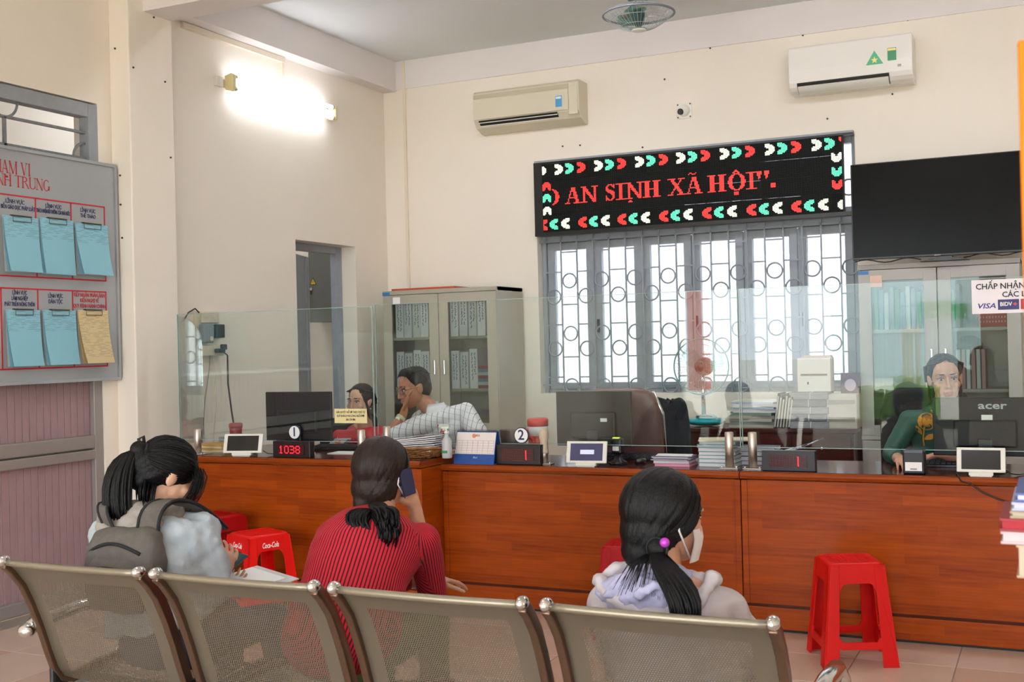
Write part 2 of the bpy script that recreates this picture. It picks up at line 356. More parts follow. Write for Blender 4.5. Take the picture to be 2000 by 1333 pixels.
# barred back window
wn = thing('window_1', 'grey six-leaf window with an iron ring grille in the back wall', 'window', (0, 0, 0), kind='structure')
FY = YB+.13
for x0, x1, z0, z1 in ((WX0, WX0+.04, WZ0, WZ1), (WX1-.04, WX1, WZ0, WZ1), (WX0+.04, WX1-.04, WZ1-.05, WZ1), (WX0+.04, WX1-.04, WZ0, WZ0+.03), (WX0+.04, WX1-.04, 2.33, 2.46)):
    MB().bx(x0, x1, FY-.03, FY+.05, z0, z1).build('window_frame', GREYD, wn, bev=.003)
cw = (WX1-WX0-.08)/6; ST = .062
for i in range(6):
    x0 = WX0+.04+i*cw+.004; x1 = x0+cw-.008; z0, z1 = WZ0+.034, 2.325
    q = MB()
    for bxx in ((x0, x0+ST, z0, z1), (x1-ST, x1, z0, z1), (x0+ST, x1-ST, z0, z0+.05), (x0+ST, x1-ST, z1-.06, z1)): q.bx(bxx[0], bxx[1], FY-.02, FY+.03, bxx[2], bxx[3])
    c = q.build('casement', GREYD, wn, bev=.003)
    MB().bx(x0+ST, x1-ST, FY+.002, FY+.006, z0+.05, z1-.06).build('pane', WPANE, c)
    if i % 2: MB().box((x0+.03, FY-.035, 1.62), (.016, .03, .11)).build('handle', BLACK, c, bev=.004)
    MB().bx(x0+.01, x1-.01, FY+.002, FY+.006, 2.46, WZ1-.05).build('transom_pane', WPANE, wn)
gr = thing('window_grille', None, None); gr.parent = wn
GY = YB+.055; bs = .1425; nb = int((WX1-WX0)/bs)
GRL = M('grille_grey_paint', '8f969e', .45)
vb = MB().bx(-.006, .006, -.006, .006, WZ0, WZ1).mesh('grille_bar'); vb.materials.append(GRL)
hb = MB().bx(-bs/2+.006, bs/2-.006, -.005, .005, -.006, .006).mesh('grille_crossbar'); hb.materials.append(GRL)
rg = MB().tube([V(((bs/2-.012)*math.cos(t), 0, (bs/2-.012)*math.sin(t))) for t in [2*math.pi*i/20 for i in range(20)]], .0068, 6, closed=True).mesh('grille_ring'); rg.materials.append(GRL)
xs0 = -3.857
for i in range(nb+1):
    x = xs0+i*bs
    if x < WX1-.01: link('grille_bar', vb, gr, (x, GY, 0))
    xc = x-bs/2
    if xc-bs/2 < WX0-.08 or xc+bs/2 > WX1+.03: continue
    B = i % 2 == 0
    for z in ((2.003, 1.562, 1.124, 2.60) if B else (1.872, 1.434, 2.72)): link('grille_ring', rg, gr, (xc, GY, z))
    for z in ((2.242, 1.804, 1.366) if B else (2.077, 1.637, 1.198)): link('grille_crossbar', hb, gr, (xc, GY, z))
MB().bx(WX0, WX1, GY-.006, GY+.006, 2.33, 2.345).build('grille_rail', GRL, gr)
MB().bx(WX0, WX1, GY-.006, GY+.006, WZ0+.06, WZ0+.075).build('grille_rail', GRL, gr)
# outdoors, seen only as reflections in the glass and as light
m = MB(); m.bx(-40, 40, -70, YF-.2, -.25, -.05); m.bx(-40, 40, 9.4, 60, -.25, -.05)
tag(m.build('ground', M('sunlit_paving', 'b9b2a6', .9, var=.06, vs=.6)), 'sunlit paving outside the entrance', 'ground', kind='structure')
m = MB(); m.bx(-14, 8, YB+3.2, YB+3.4, -.05, 7)  # added wall, keeps the bright sky from washing out the window grille
tag(m.build('wall_sky_screen', M('sky_screen_grey', 'a2a6ac', .9, var=.03, vs=1)), 'pale rendered wall of the next building beyond the barred window', 'wall', kind='structure')
hd = thing('hedge', 'low clipped green hedge outside the entrance', 'hedge', (-2.45, -10, -.05))
q = MB()
for i in range(1600):
    p = V((random.uniform(-.75, .55), random.uniform(-.5, .5), random.uniform(.02, .62)))
    if random.random() < .75: p[random.choice((1, 2))] = random.choice((.5, .5)) if random.random() < .5 else p.y
    p.z = abs(p.z); d = V((random.uniform(-1, 1), random.uniform(-1, 1), random.uniform(-.3, 1))).normalized()*.05; e = d.orthogonal()*.5
    q.add([p, p+d*.5+e, p+d, p+d*.5-e], [(0, 1, 2, 3)])
q.bx(-.75, .55, -.45, .45, 0, .58)
LEAF = M('hedge_leaves', '5d8a2e', .6, var=.4, vs=20)
tag(q.build('foliage', LEAF, hd, keep=True), kind='stuff')
gp = thing('gate_pillar', 'salmon painted gate pillar outside the entrance', 'pillar', (-8.57, -18, -.05))
MB().bx(-.24, .24, -.24, .24, .2, 4.2).build('shaft', M('salmon_paint', 'e06a4e', .8), gp, bev=.01); MB().bx(-.3, .3, -.3, .3, 0, .2).build('base', PAPER, gp, bev=.01)
fc = thing('street_fence', 'pale metal fence across the street', 'fence', (-3.5, -24, -.05))
for i in range(24): MB().bx(-1.5+i*.13, -1.46+i*.13, -.03, .03, .15, 2.2).build('picket', M('pale_blue_paint', '9fb0b8', .6), fc)
for z in (.3, 1.9): MB().bx(-1.6, 1.7, .03, .07, z, z+.08).build('rail', M('pale_blue_paint'), fc)
for i, x in enumerate((-2.72, -2.58, -2.4)):
    g = thing('gate_post', ('thick', 'middle', 'slender')[i]+' round pale post beyond the hedge', 'post', (x, -12.5+i*.4, -.05), group='round posts beyond the hedge')
    MB().lathe([(.07-.012*i, 0), (.07-.012*i, 1.5), (.085-.012*i, 1.52), (.085-.012*i, 1.6), (.03, 1.7)], 14).build('post_shaft', M('tan_paint', 'b79a78', .6), g)
bn = thing('street_banner', 'green banner hung behind the street fence', 'banner', (-3.3, -26, 0))
MB().bx(-.5, .6, -.02, .02, 1.95, 2.5).build('banner_cloth', M('banner_green', '3f9a63', .8), bn)
MB().bx(-3.2, 1.8, -.3, -.2, -.05, 4.4).build('banner_backing', M('pale_wall', 'c6d4d8', .9), bn)
# ------------------------------------------------------------------ service counters
ZM, ZL = .806, .845
def counter(label, x0, x1, yf, yb, zt, post=None):
    cx = (x0+x1)/2; t = thing('service_counter', label, 'counter', (cx, yf, 0), group='wooden service counters'); a, b = x0-cx, x1-cx; d = yb-yf
    MB().bx(a+.008, b-.008, .02, .045, .125, zt-.045).build('front_panel', WOOD, t)
    MB().bx(a+.004, b-.004, .0, .04, .012, .122).build('plinth', WOOD, t, bev=.004)
    MB().bx(a+.004, b-.004, .006, .03, .122, .134).build('moulding', WOODT, t)
    MB().bx(a+.03, b-.03, .012, .03, .0, .012).build('plinth_shade_strip', BLKM, t)  # black strip stands in for the shade under the plinth
    for x in (a, b-.03): MB().bx(x, x+.03, .012, d-.02, .012, zt-.045).build('side_panel', WOOD, t, bev=.002)
    pr = [(-.012, zt-.022)] + [(-.012+.02*(1-math.cos(q)), zt-.022+.02*math.sin(q)) for q in (.5, 1.0, 1.57)] + [(d, zt-.002), (d, zt-.04), (.008, zt-.04), (-.006, zt-.036)]
    MB().prism(pr, 0, a, b, 0).build('worktop_edge', WOODE, t)
    MB().bx(a+.001, b-.001, .012, d-.002, zt-.02, zt).build('worktop', WOODT, t)
    return t
counter('shorter taller wooden counter by the pillar with ticket window one', -4.84, -3.2, 5.55, 6.36, ZL)
counter('long middle section of the wooden counter with ticket window two', -3.198, -1.468, YC, 6.4, ZM)
t = counter('right-hand section of the wooden counter with the red stool before it', -1.463, 1.3, YC, 6.4, ZM)
# ------------------------------------------------------------------ glass screen and its posts
GLY = 5.93; GZ0, GZ1 = .915, 1.742
def glass(label, x0, x1, y, z0=GZ0, z1=GZ1):
    t = thing('glass_screen', label, 'glass screen', ((x0+x1)/2, y, z0), group='glass screens on the counter'); h = (x1-x0)/2; H = z1-z0
    MB().bx(-h+.003, h-.003, -.005, .005, .003, H-.003).build('pane', GLASS, t)
    q = MB(); q.bx(-h, h, -.005, .005, H-.003, H).bx(-h, h, -.005, .005, 0, .003).bx(-h, -h+.003, -.005, .005, .003, H-.003).bx(h-.003, h, -.005, .005, .003, H-.003)
    q.build('polished_edge', GEDGE, t)
glass('clear glass screen next to the pillar in front of window one', -5.0, PY(729, 700, 5.66).x, 5.66, .935, 1.724)
t = thing('return_glass', 'narrow glass return with a rounded top beside the pillar', 'glass screen', (-5.02, 5.8, .9))
pr = [(-.1, 0), (.115, 0), (.115, .62)] + [(-.1+.215*math.cos(a), .62+.19*math.sin(a)) for a in [.2*i for i in range(1, 8)]] + [(-.1, .81)]
MB().prism(pr, 0, -.004, .004).build('pane', GLASS, t)
glass('wide clear glass screen in front of window two', PY(735, 700, GLY).x, PY(1443, 700, GLY).x, GLY)
glass('clear glass screen carrying the payment card notice', PY(1446, 700, GLY).x, 1.2, GLY)
def post(label, x, y, zb, h=.19, r=.0225, cap=False):
    t = thing('glass_clamp_post', label, 'post', (x, y, zb), group='steel posts that hold the glass')
    MB().lathe([(r, .004), (r, h-.003), (r-.003, h), (.0, h)], 20).build('post_tube', STEEL, t)
    MB().bx(-.05, .05, -.03, .03, 0, .005).build('base_plate', STEEL, t, bev=.002)
    for sx in (-1, 1): MB().cone((sx*.039, -.012, .005), (sx*.039, -.012, .014), .009, .007, 8).build('bolt', CHROME, t)
    MB().bx(-.012, .012, r-.004, r+.004, .075, h-.015).build('clamp_pad', CHROME, t)
    if cap:
        MB().lathe([(.0, .055), (.024, .06), (.026, .07), (.021, .1), (.02, .12), (.027, .15), (.028, .175), (.02, .195), (0, .2)], 16).build('beige_cover', M('beige_rubber', 'cbb9a3', .55), t)
    return t
post('steel post on the counter nearest the pillar', -4.835, 5.63, ZL, .16)
post('steel post just left of the joint before the red-shirted clerk', PY(706, 870, 5.632).x, 5.632, ZL, .165)
post('steel post just right of the joint before the plaid-shirted clerk', PY(756, 870, 5.902).x, 5.902, ZL, .165)
post('steel post topped by a beige rubber cover beside ticket display two', -2.6, 5.899, ZM, .09, cap=True)
post('left one of the steel post pair beside the teal books', PY(1425, 900, 5.899).x, 5.899, ZM)
post('right one of the steel post pair beside ticket display three', PY(1466, 900, 5.899).x+.012, 5.899, ZM)
# notices stuck to the glass
c = PY(685, 813, 5.648); t = thing('queue_notice', 'small yellow paper notice stuck on the glass at window one', 'notice', c, group=None)
MB().bx(-.112, .112, -.001, .001, -.042, .042).build('paper', M('notice_yellow', 'e6d7a2', .6), t)
for i, (s_, wd) in enumerate((('GIẢI QUYẾT HỒ SƠ THEO THỨ TỰ', .2), ('QUÝ KHÁCH VUI LÒNG NGỒI ĐỢI', .19), ('XIN CẢM ƠN', .065))): text(s_, .018, INKK, (0, -.0022, .022-.022*i), parent=t, width=wd)
c = PY(1897, 548, 5.92); c2 = PY(1897, 614, 5.92); hh = (c.z-c2.z)
t = thing('payment_notice', 'white card payment notice stuck on the right glass screen', 'notice', (c.x, 5.92, c2.z))
MB().bx(0, .52, -.001, .001, 0, hh).build('sheet', M('notice_white', 'e9e4ea', .5), t)
text('CHẤP NHẬN THANH TOÁN', .038, INKK, (.255, -.0025, hh*.79), parent=t, width=.47, bold=.0006)
text('CÁC LOẠI THẺ', .036, INKK, (.255, -.0025, hh*.54), parent=t, width=.24, bold=.0006)
text('VISA', .034, M('visa_blue', '2d3285', .5), (.063, -.0025, hh*.22), parent=t, width=.078, shear=.25, bold=.0006)
MB().bx(.115, .207, -.003, -.001, hh*.1, hh*.4).build('card_logo', M('logo_navy', '2c2a6e', .5), t, bev=.001)
text('BIDV', .026, PAPER, (.15, -.004, hh*.26), parent=t, width=.052, bold=.0006)
MB().prism([(.18, hh*.26), (.19, hh*.31), (.2, hh*.26), (.19, hh*.21)], 1, -.0045, -.003).build('logo_diamond', M('logo_red', 'd24a50', .5), t)
MB().bx(.214, .306, -.003, -.001, hh*.1, hh*.4).build('card_logo', M('logo_crimson', 'b5232b', .5), t, bev=.001)
MB().bx(.313, .405, -.003, -.001, hh*.1, hh*.4).build('card_logo', M('logo_navy'), t, bev=.001)
# ------------------------------------------------------------------ LED sign
LX0, LX1, LZ1, LZ0, LY = -3.822, -1.393, 2.975, 2.408, 8.775
led = thing('led_sign', 'long black LED message sign with red lettering and coloured chevrons', 'LED sign', (LX0, LY, LZ0))
LW, LH = LX1-LX0, LZ1-LZ0; cw_, ch_ = LW/256, LH/64
def ledpanel(name):
    m = bpy.data.materials.new(name); m.use_nodes = True; nt = m.node_tree; L = nt.links.new; N = nt.nodes.new; b = nt.nodes['Principled BSDF']
    tc = N('ShaderNodeTexCoord'); sp = N('ShaderNodeSeparateXYZ'); L(tc.outputs['Object'], sp.inputs[0]); outs = []
    for k, st in ((0, cw_), (2, ch_)):
        d = N('ShaderNodeMath'); d.operation = 'DIVIDE'; d.inputs[1].default_value = st; L(sp.outputs[k], d.inputs[0])
        f = N('ShaderNodeMath'); f.operation = 'FRACT'; L(d.outputs[0], f.inputs[0])
        s_ = N('ShaderNodeMath'); s_.operation = 'SUBTRACT'; s_.inputs[1].default_value = .5; L(f.outputs[0], s_.inputs[0])
        p = N('ShaderNodeMath'); p.operation = 'POWER'; p.inputs[1].default_value = 2; ab = N('ShaderNodeMath'); ab.operation = 'ABSOLUTE'; L(s_.outputs[0], ab.inputs[0]); L(ab.outputs[0], p.inputs[0]); outs.append(p)
    a = N('ShaderNodeMath'); a.operation = 'ADD'; L(outs[0].outputs[0], a.inputs[0]); L(outs[1].outputs[0], a.inputs[1])
    c = N('ShaderNodeMath'); c.operation = 'LESS_THAN'; c.inputs[1].default_value = .045; L(a.outputs[0], c.inputs[0])
    mx = N('ShaderNodeMix'); mx.data_type = 'RGBA'; L(c.outputs[0], mx.inputs[0]); mx.inputs[6].default_value = (.0025, .0025, .0025, 1); mx.inputs[7].default_value = (.06, .065, .06, 1)
    L(mx.outputs[2], b.inputs['Base Color']); b.inputs['Roughness'].default_value = .7; b.inputs['Specular IOR Level'].default_value = .1
    return m
LP_ = ledpanel('led_module_face')
for i in range(8):
    for j in range(4):
        g = .0022 if (i, j) in ((6, 2), (7, 2), (5, 1), (4, 0), (5, 0), (6, 0)) else .0006
        # geometry in sign coordinates so the unlit-dot pattern is continuous
        MB().bx(i*LW/8+.0003, (i+1)*LW/8-.0003, 0, .012, j*LH/4+.0003, (j+1)*LH/4-g).build('led_module', LP_, led)
q = MB(); e = .012
q.bx(-.075, 0, -.006, .07, -.012, LH+.004); q.bx(-.075, LW+.085, -.008, .07, -.03, -.001); q.bx(-.075, LW+.085, -.008, .07, LH+.001, LH+.016)
q.build('sign_frame', BLACK, led)
for x in (0, LW*.22, LW*.47, LW*.75, LW-.02): MB().bx(x, x+.03, .014, .05, 0, LH).build('back_rib', BLKM, led)
MB().bx(-.07, LW+.085, -.004, .05, LH+.017, LH+.032).build('mounting_rail', GREYP, led)
lit = {'red_led': set(), 'green_led': set(), 'white_led': set()}
CHEV = ["####....", "######..", "#######.", ".#######", "...#####", "...#####", ".#######", "#######.", "######..", "####...."]
def put(c, x, y, rows):
    for r, row in enumerate(rows):
        for k, ch in enumerate(row):
            if ch == '#' and 0 <= x+k < 256 and 0 <= y+r < 64: lit[c].add((x+k, y+r))
fl = [r[::-1] for r in CHEV]; up = [''.join(CHEV[k][7-r] for k in range(1, 9)) for r in range(8)]; dn = up[::-1]
for k in range(7):
    x = round(12+36.8*k)
    for c, dx in (('white_led', 0), ('green_led', 10), ('red_led', 21)): put(c, x+dx, 1, CHEV if x+dx < 250 else CHEV[:4])
for k in range(7):
    x = round(-4+36.7*k)
    for c, dx in (('red_led', 0), ('green_led', 10), ('white_led', 21)): put(c, x+dx, 52, fl)
put('white_led', 252, 53, fl); put('white_led', -4, 2, CHEV[1:9])
for c, y in (('red_led', 17), ('green_led', 28), ('white_led', 40)): put(c, 0, y, up)
for c, y in (('white_led', 14), ('green_led', 26), ('red_led', 37)): put(c, 248, y, dn)
def strokes(x, y0, sts, ser=()):
    for r in range(15):
        for k in range(-1, 17):
            for (xa, ya, xb, yb, hw) in sts:
                if min(ya, yb)-.3 <= r <= max(ya, yb)+.3:
                    xx = xa if ya == yb else xa+(xb-xa)*(r-ya)/(yb-ya)
                    if (ya != yb and abs(k-xx) <= hw) or (ya == yb and min(xa, xb) <= k <= max(xa, xb)): lit['red_led'].add((x+k, y0+r))
    for (xa, xb, r) in ser:
        for k in range(xa, xb+1): lit['red_led'].add((x+k, y0+r))
fA = lambda x: strokes(x, 24, [(6.5, 0, 2, 14, .6), (7.5, 0, 11.5, 14, 1.5), (4, 9, 9, 9, 0)], ((0, 4, 14), (8, 14, 14)))
fN = lambda x: strokes(x, 24, [(2.5, 0, 2.5, 14, .6), (2.5, 0, 12, 14, 1.6), (12.5, 0, 12.5, 14, .6)], ((0, 4, 0), (10, 15, 0), (0, 5, 14)))
fI = lambda x: strokes(x, 24, [(4, 0, 4, 14, 1.6)], ((0, 8, 0), (0, 8, 14)))
fH = lambda x: strokes(x, 24, [(3.5, 0, 3.5, 14, 1.6), (11.5, 0, 11.5, 14, 1.6), (4, 7, 11, 7, 0)], ((0, 6, 0), (9, 15, 0), (0, 6, 14), (9, 15, 14)))
fX = lambda x: strokes(x, 24, [(3, 0, 12, 14, 1.6), (12, 0, 2, 14, .6)], ((0, 6, 0), (9, 14, 0), (0, 4, 14), (8, 15, 14)))
SB = ["..####.#", ".##..###", "##....##", "##.....#", "###.....", "#####...", ".######.", "..######", "....####", ".....###", "#.....##", "#.....##", "##....##", "###..##.", "#.####.."]
def fO(x, half=False):
    for r in range(-1, 16):
        for k in range(0, 15):
            a = ((k-7)/7.2)**2+((r-7)/7.6)**2; b_ = ((k-7)/3.6)**2+((r-7)/6.4)**2
            if a <= 1 and b_ > 1 and (not half or k > 7): lit['red_led'].add((x+k, 24+r))
fO(1, True); fA(21); fN(36); put('red_led', 59, 24, SB); fI(68); fN(77); fH(92); fX(114); fA(129)
put('red_led', 132, 20, [".##...#", "#..###."]); fH(148); fO(165); put('red_led', 169, 21, ["..##..", ".####.", "##..##"]); put('red_led', 170, 40, ["####"]*3)
fI(180); put('red_led', 189, 24, ["####", "####", "####", "###.", ".##.", ".##.", ".#.."]); put('red_led', 195, 24, ["####", "####", "####", "###.", ".##.", ".##.", ".#.."])
put('red_led', 200, 35, ["####"]*4); put('red_led', 79, 40, [".##.", "####"])
LEDM = {'red_led': M('red_led_light', 'ff3a34', emit=.75), 'green_led': M('green_led_light', '6affc6', emit=.62), 'white_led': M('white_led_light', 'f6ffe0', emit=.8)}
for c, S_ in lit.items():
    q = MB(); ss = .36
    for (x, y) in sorted(S_):
        cx, cz = (x+.5)*cw_, LH-(y+.5)*ch_
        q.add([(cx-cw_*ss, -.0012, cz-ch_*ss), (cx+cw_*ss, -.0012, cz-ch_*ss), (cx+cw_*ss, -.0012, cz+ch_*ss), (cx-cw_*ss, -.0012, cz+ch_*ss)], [(0, 1, 2, 3)])
    tag(q.build(c, LEDM[c], led, keep=True), kind='stuff')
a = PY(1555, 412, LY)-V((LX0, LY, LZ0)); b = PY(1600, 405, LY)-V((LX0, LY, LZ0))
MB().tube([a+(b-a)*(i/10)+V((0, .03, -.035*math.sin(math.pi*i/10)-.02)) for i in range(11)], .005, 6).build('power_lead', BLACK, led)
# ------------------------------------------------------------------ television
tv = thing('television', 'large black flat television standing on the right cabinet', 'television', (-.66, 8.45, 1.98))
MB().bx(-.6, .6, -.16, -.13, .03, .7).build('bezel', M('tv_bezel', '0b0b0c', .3), tv, bev=.004)
MB().bx(-.592, .592, -.1625, -.16, .045, .693).build('screen', M('tv_screen', '060505', .22, spec=.12), tv)
MB().bx(-.45, .45, -.13, -.07, .1, .5).build('back_housing', BLKM, tv, bev=.02)
MB().prism([(-.16, 0), (.16, 0), (.05, .02), (.05, .1), (-.05, .1), (-.05, .02)], 1, -.15, -.03).build('stand', BLACK, tv)
MB().bx(-.06, -.02, -.164, -.1625, .034, .04).build('maker_badge', M('badge_grey', '8a8a8a', .4), tv)
a = PY(1690, 517, 8.3)-V(tv.location); 
MB().tube([V((-.59+.04*i, -.12, .02+.012*math.sin(i*.9))) for i in range(12)], .004, 6).build('cable', BLACK, tv)
MB().tube([V((.12+.04*i, -.12, .015+.02*math.sin(i*.5)**2)) for i in range(12)], .004, 6).build('cable', BLACK, tv)
# ------------------------------------------------------------------ steel cabinets with glazed doors
def cabinet(label, x0, x1, yf, yb, zt, zsplit, mat, shelves, dmat=None):
    t = thing('filing_cabinet', label, 'cabinet', ((x0+x1)/2, yf, 0), group='glazed steel cabinets'); h = (x1-x0)/2; d = yb-yf; e = .018
    q = MB(); q.bx(-h, -h+e, .02, d, 0, zt).bx(h-e, h, .02, d, 0, zt).bx(-h+e, h-e, d-e, d, 0, zt).bx(-h+e, h-e, .02, d-e, 0, .06)
    q.build('carcass', mat, t, bev=.003); MB().bx(-h, h, .0, d, zt-.035, zt).build('top_panel', mat, t, bev=.003)
    MB().bx(-h, h, .0, .02, zsplit-.03, zsplit).build('middle_rail', mat, t, bev=.002)
    for z in shelves: MB().bx(-h+e, h-e, .05, d-e, z-.022, z).build('shelf', mat, t)
    for s_ in (-1, 1):
        a, b = (-h, -.003) if s_ < 0 else (.003, h); a += .004*(s_ < 0); b -= .004*(s_ > 0)
        for z0, z1, gl in ((zsplit+.003, zt-.04, True), (.07, zsplit-.035, False)):
            if gl:
                q = MB(); fw = .085
                q.bx(a, a+fw, 0, .02, z0, z1).bx(b-fw, b, 0, .02, z0, z1).bx(a+fw, b-fw, 0, .02, z0, z0+.07).bx(a+fw, b-fw, 0, .02, z1-.075, z1)
                dd = q.build('glazed_door', mat, t, bev=.002)
                MB().bx(a+fw, b-fw, .008, .012, z0+.07, z1-.075).build('glass_pane', PANE, dd)
                MB().bx(-.05*s_*-1-.012 if False else (s_*.045-.008), s_*.045+.008, -.014, 0, (z0+z1)/2-.1, (z0+z1)/2+.02).build('handle', CHROME, dd, bev=.004)
            else:
                dd = MB().bx(a, b, 0, .02, z0, z1).build('steel_door', mat, t, bev=.003)
                MB().bx(s_*.045-.01, s_*.045+.01, -.012, 0, (z0+z1)/2, (z0+z1)/2+.1).build('handle', CHROME, dd, bev=.004)
    return t
t = cabinet('beige-grey steel cabinet of white binders behind the plaid-shirted clerk', -5.10, -4.035, 8.28, 8.79, 1.955, .78, BEIGE, (1.56, 1.13, .82))
MB().bx(-.53, -.46, -.002, 0, 1.915, 1.945).build('blue_sticker', M('blue_sticker', '3a78b8', .5), t)
MB().bx(-.43, -.36, -.002, 0, 1.84, 1.9).build('white_sticker', PAPER, t)
GCAB = M('cabinet_cool_grey', 'a8a49e', .4, var=.03, vs=6)
t = cabinet('grey steel cabinet under the television at the right', -1.24, -.19, 8.36, 8.79, 1.978, .78, GCAB, (1.52, 1.1, .82))
MB().bx(-.52, -.45, -.002, 0, 1.91, 1.935).build('blue_sticker', M('blue_sticker'), t); MB().bx(-.44, -.36, -.002, 0, 1.82, 1.9).build('white_sticker', M('pinkish_label', 'd9b7a6', .6), t)
m = MB().bx(-.3, .3, -.15, .15, 0, .018); o = m.build('red_folder', M('orange_red_card', 'b5462a', .6), None, (-4.75, 8.5, 1.957)); tag(o, 'flat orange-red board lying on top of the left cabinet', 'board')
BW = [M('binder_white_%d' % i, c, .6, var=.04, vs=9) for i, c in enumerate(('f0edee', 'e8e5ea', 'e2dedc'))]
SCR = M('blue_handwriting', '3a4a86', .7); SCK = M('black_handwriting', '34343c', .7)
def binder(x, w_, h, z, label, mat, yb=8.33, d=.28, script=True, group='binders in the left cabinet', tilt=0):
    t = thing('binder', label, 'binder', (x, yb, z), group=group); t.rotation_euler = (0, tilt, 0)
    MB().bx(-w_/2, w_/2, 0, d, 0, h).build('cover', mat, t, bev=.004)
    if script:
        q = MB(); r = random.Random(int(x*1000)+int(z*77)); 
        for col in range(2 if w_ > .06 else 1):
            zz = h*.9; xc = (-w_*.16+w_*.36*col) if w_ > .06 else 0
            while zz > h*(.2+.2*r.random()):
                l = r.uniform(.008, .03); pts = [V((xc+r.uniform(-.007, .007), -.0012, zz-l*k/4)) for k in range(5)]; q.tube(pts, .0027, 4); zz -= l+r.uniform(.003, .012)
        q.build('handwriting', SCR if r.random() < .6 else SCK, t)
    return t
words = ('first', 'second', 'third', 'fourth', 'fifth', 'sixth', 'seventh')
for row, zz, hgt in ((0, 1.5605, .325), (1, 1.1305, .325)):
    nm = ('upper', 'second')[row]
    for dr_, xs in ((0, [-4.975, -4.895, -4.81, -4.735]), (1, [-4.455, -4.37, -4.285, -4.205])):
        for k, x in enumerate(xs):
            if row == 1 and dr_ == 1 and k == 3: continue
            binder(x, .074, hgt-.012*((k*7+row) % 3), zz, '%s white handwritten binder on the %s shelf behind the %s door of the left cabinet' % (words[k], nm, ('left', 'right')[dr_]), BW[(k+row) % 3], yb=8.34)
for k in range(7): 
    o = MB().bx(-.055, .055, 0, .24, 0, .026).build('folder', M('folder_%d' % (k % 3), ('8b3b38', 'b9c4c4', '6c7f96')[k % 3], .6), None, (-4.2, 8.345, 1.1305+.0265*k)); tag(o, '%s folder from the bottom of the pile beside the binders' % words[k], 'folder', 'folders piled beside the binders')
for k in range(4):
    o = MB().bx(-.17, .17, 0, .26, 0, .03).build('folder', M('dull_folder_%d' % k, ('4f5a63', '837b4f', '6e6a60', '3d4a66')[k], .7), None, (-4.3, 8.34, .8205+.031*k)); tag(o, '%s folder of the low pile on the bottom shelf of the left cabinet' % words[k], 'folder', 'folders on the bottom shelf of the left cabinet')
RB = [M('green_file', '3f8a62', .6), M('blue_file', '6f94ad', .6), M('white_file', 'c9cfd2', .6), M('grey_file', '8f9aa0', .6)]
for k in range(16):
    if .03 < (-1.13+k*.05+.66) < .05: continue
    x = -1.13+k*.036
    binder(x, .03, .3-.02*(k % 3), 1.5205, 'slim file %s from the left on the upper shelf under the television' % ('number '+('one two three four five six seven eight nine ten eleven twelve thirteen fourteen fifteen sixteen').split()[k]), RB[(k*5) % 4], yb=8.42, d=.25, script=False, group='slim files in the right cabinet', tilt=0)
for k in range(8):
    binder(-.66+k*.032, .026, .27, 1.1005, 'leaning magazine file, %s from the left on the second shelf' % (words+('eighth',))[k], (RB[2], M('pink_file', 'b98d94', .6))[k % 2], yb=8.42, d=.25, script=False, group='magazine files in the right cabinet')
t = thing('red_basket', 'red plastic slotted basket on the upper shelf of the right cabinet', 'basket', (-.36, 8.52, 1.5205))
q = MB(); 
def rect(a, b, z): return [V((-a, -b, z)), V((a, -b, z)), V((a, b, z)), V((-a, b, z))]
q.loft([rect(.1, .08, 0), rect(.12, .1, .11)]); q.build('bowl', M('basket_red', 'b5403a', .5), t, bev=.004)
MB().loft([rect(.128, .108, .1), rect(.13, .11, .115)]).build('rim', M('basket_red'), t)
for z in (.03, .06): 
    for i in range(10): MB().bx(-.09+i*.019, -.083+i*.019, -.106+.01*(z < .05), -.09, z, z+.012).build('slot', M('slot_pink', 'e3a79f', .6), t)  # slots drawn as pale pink blocks
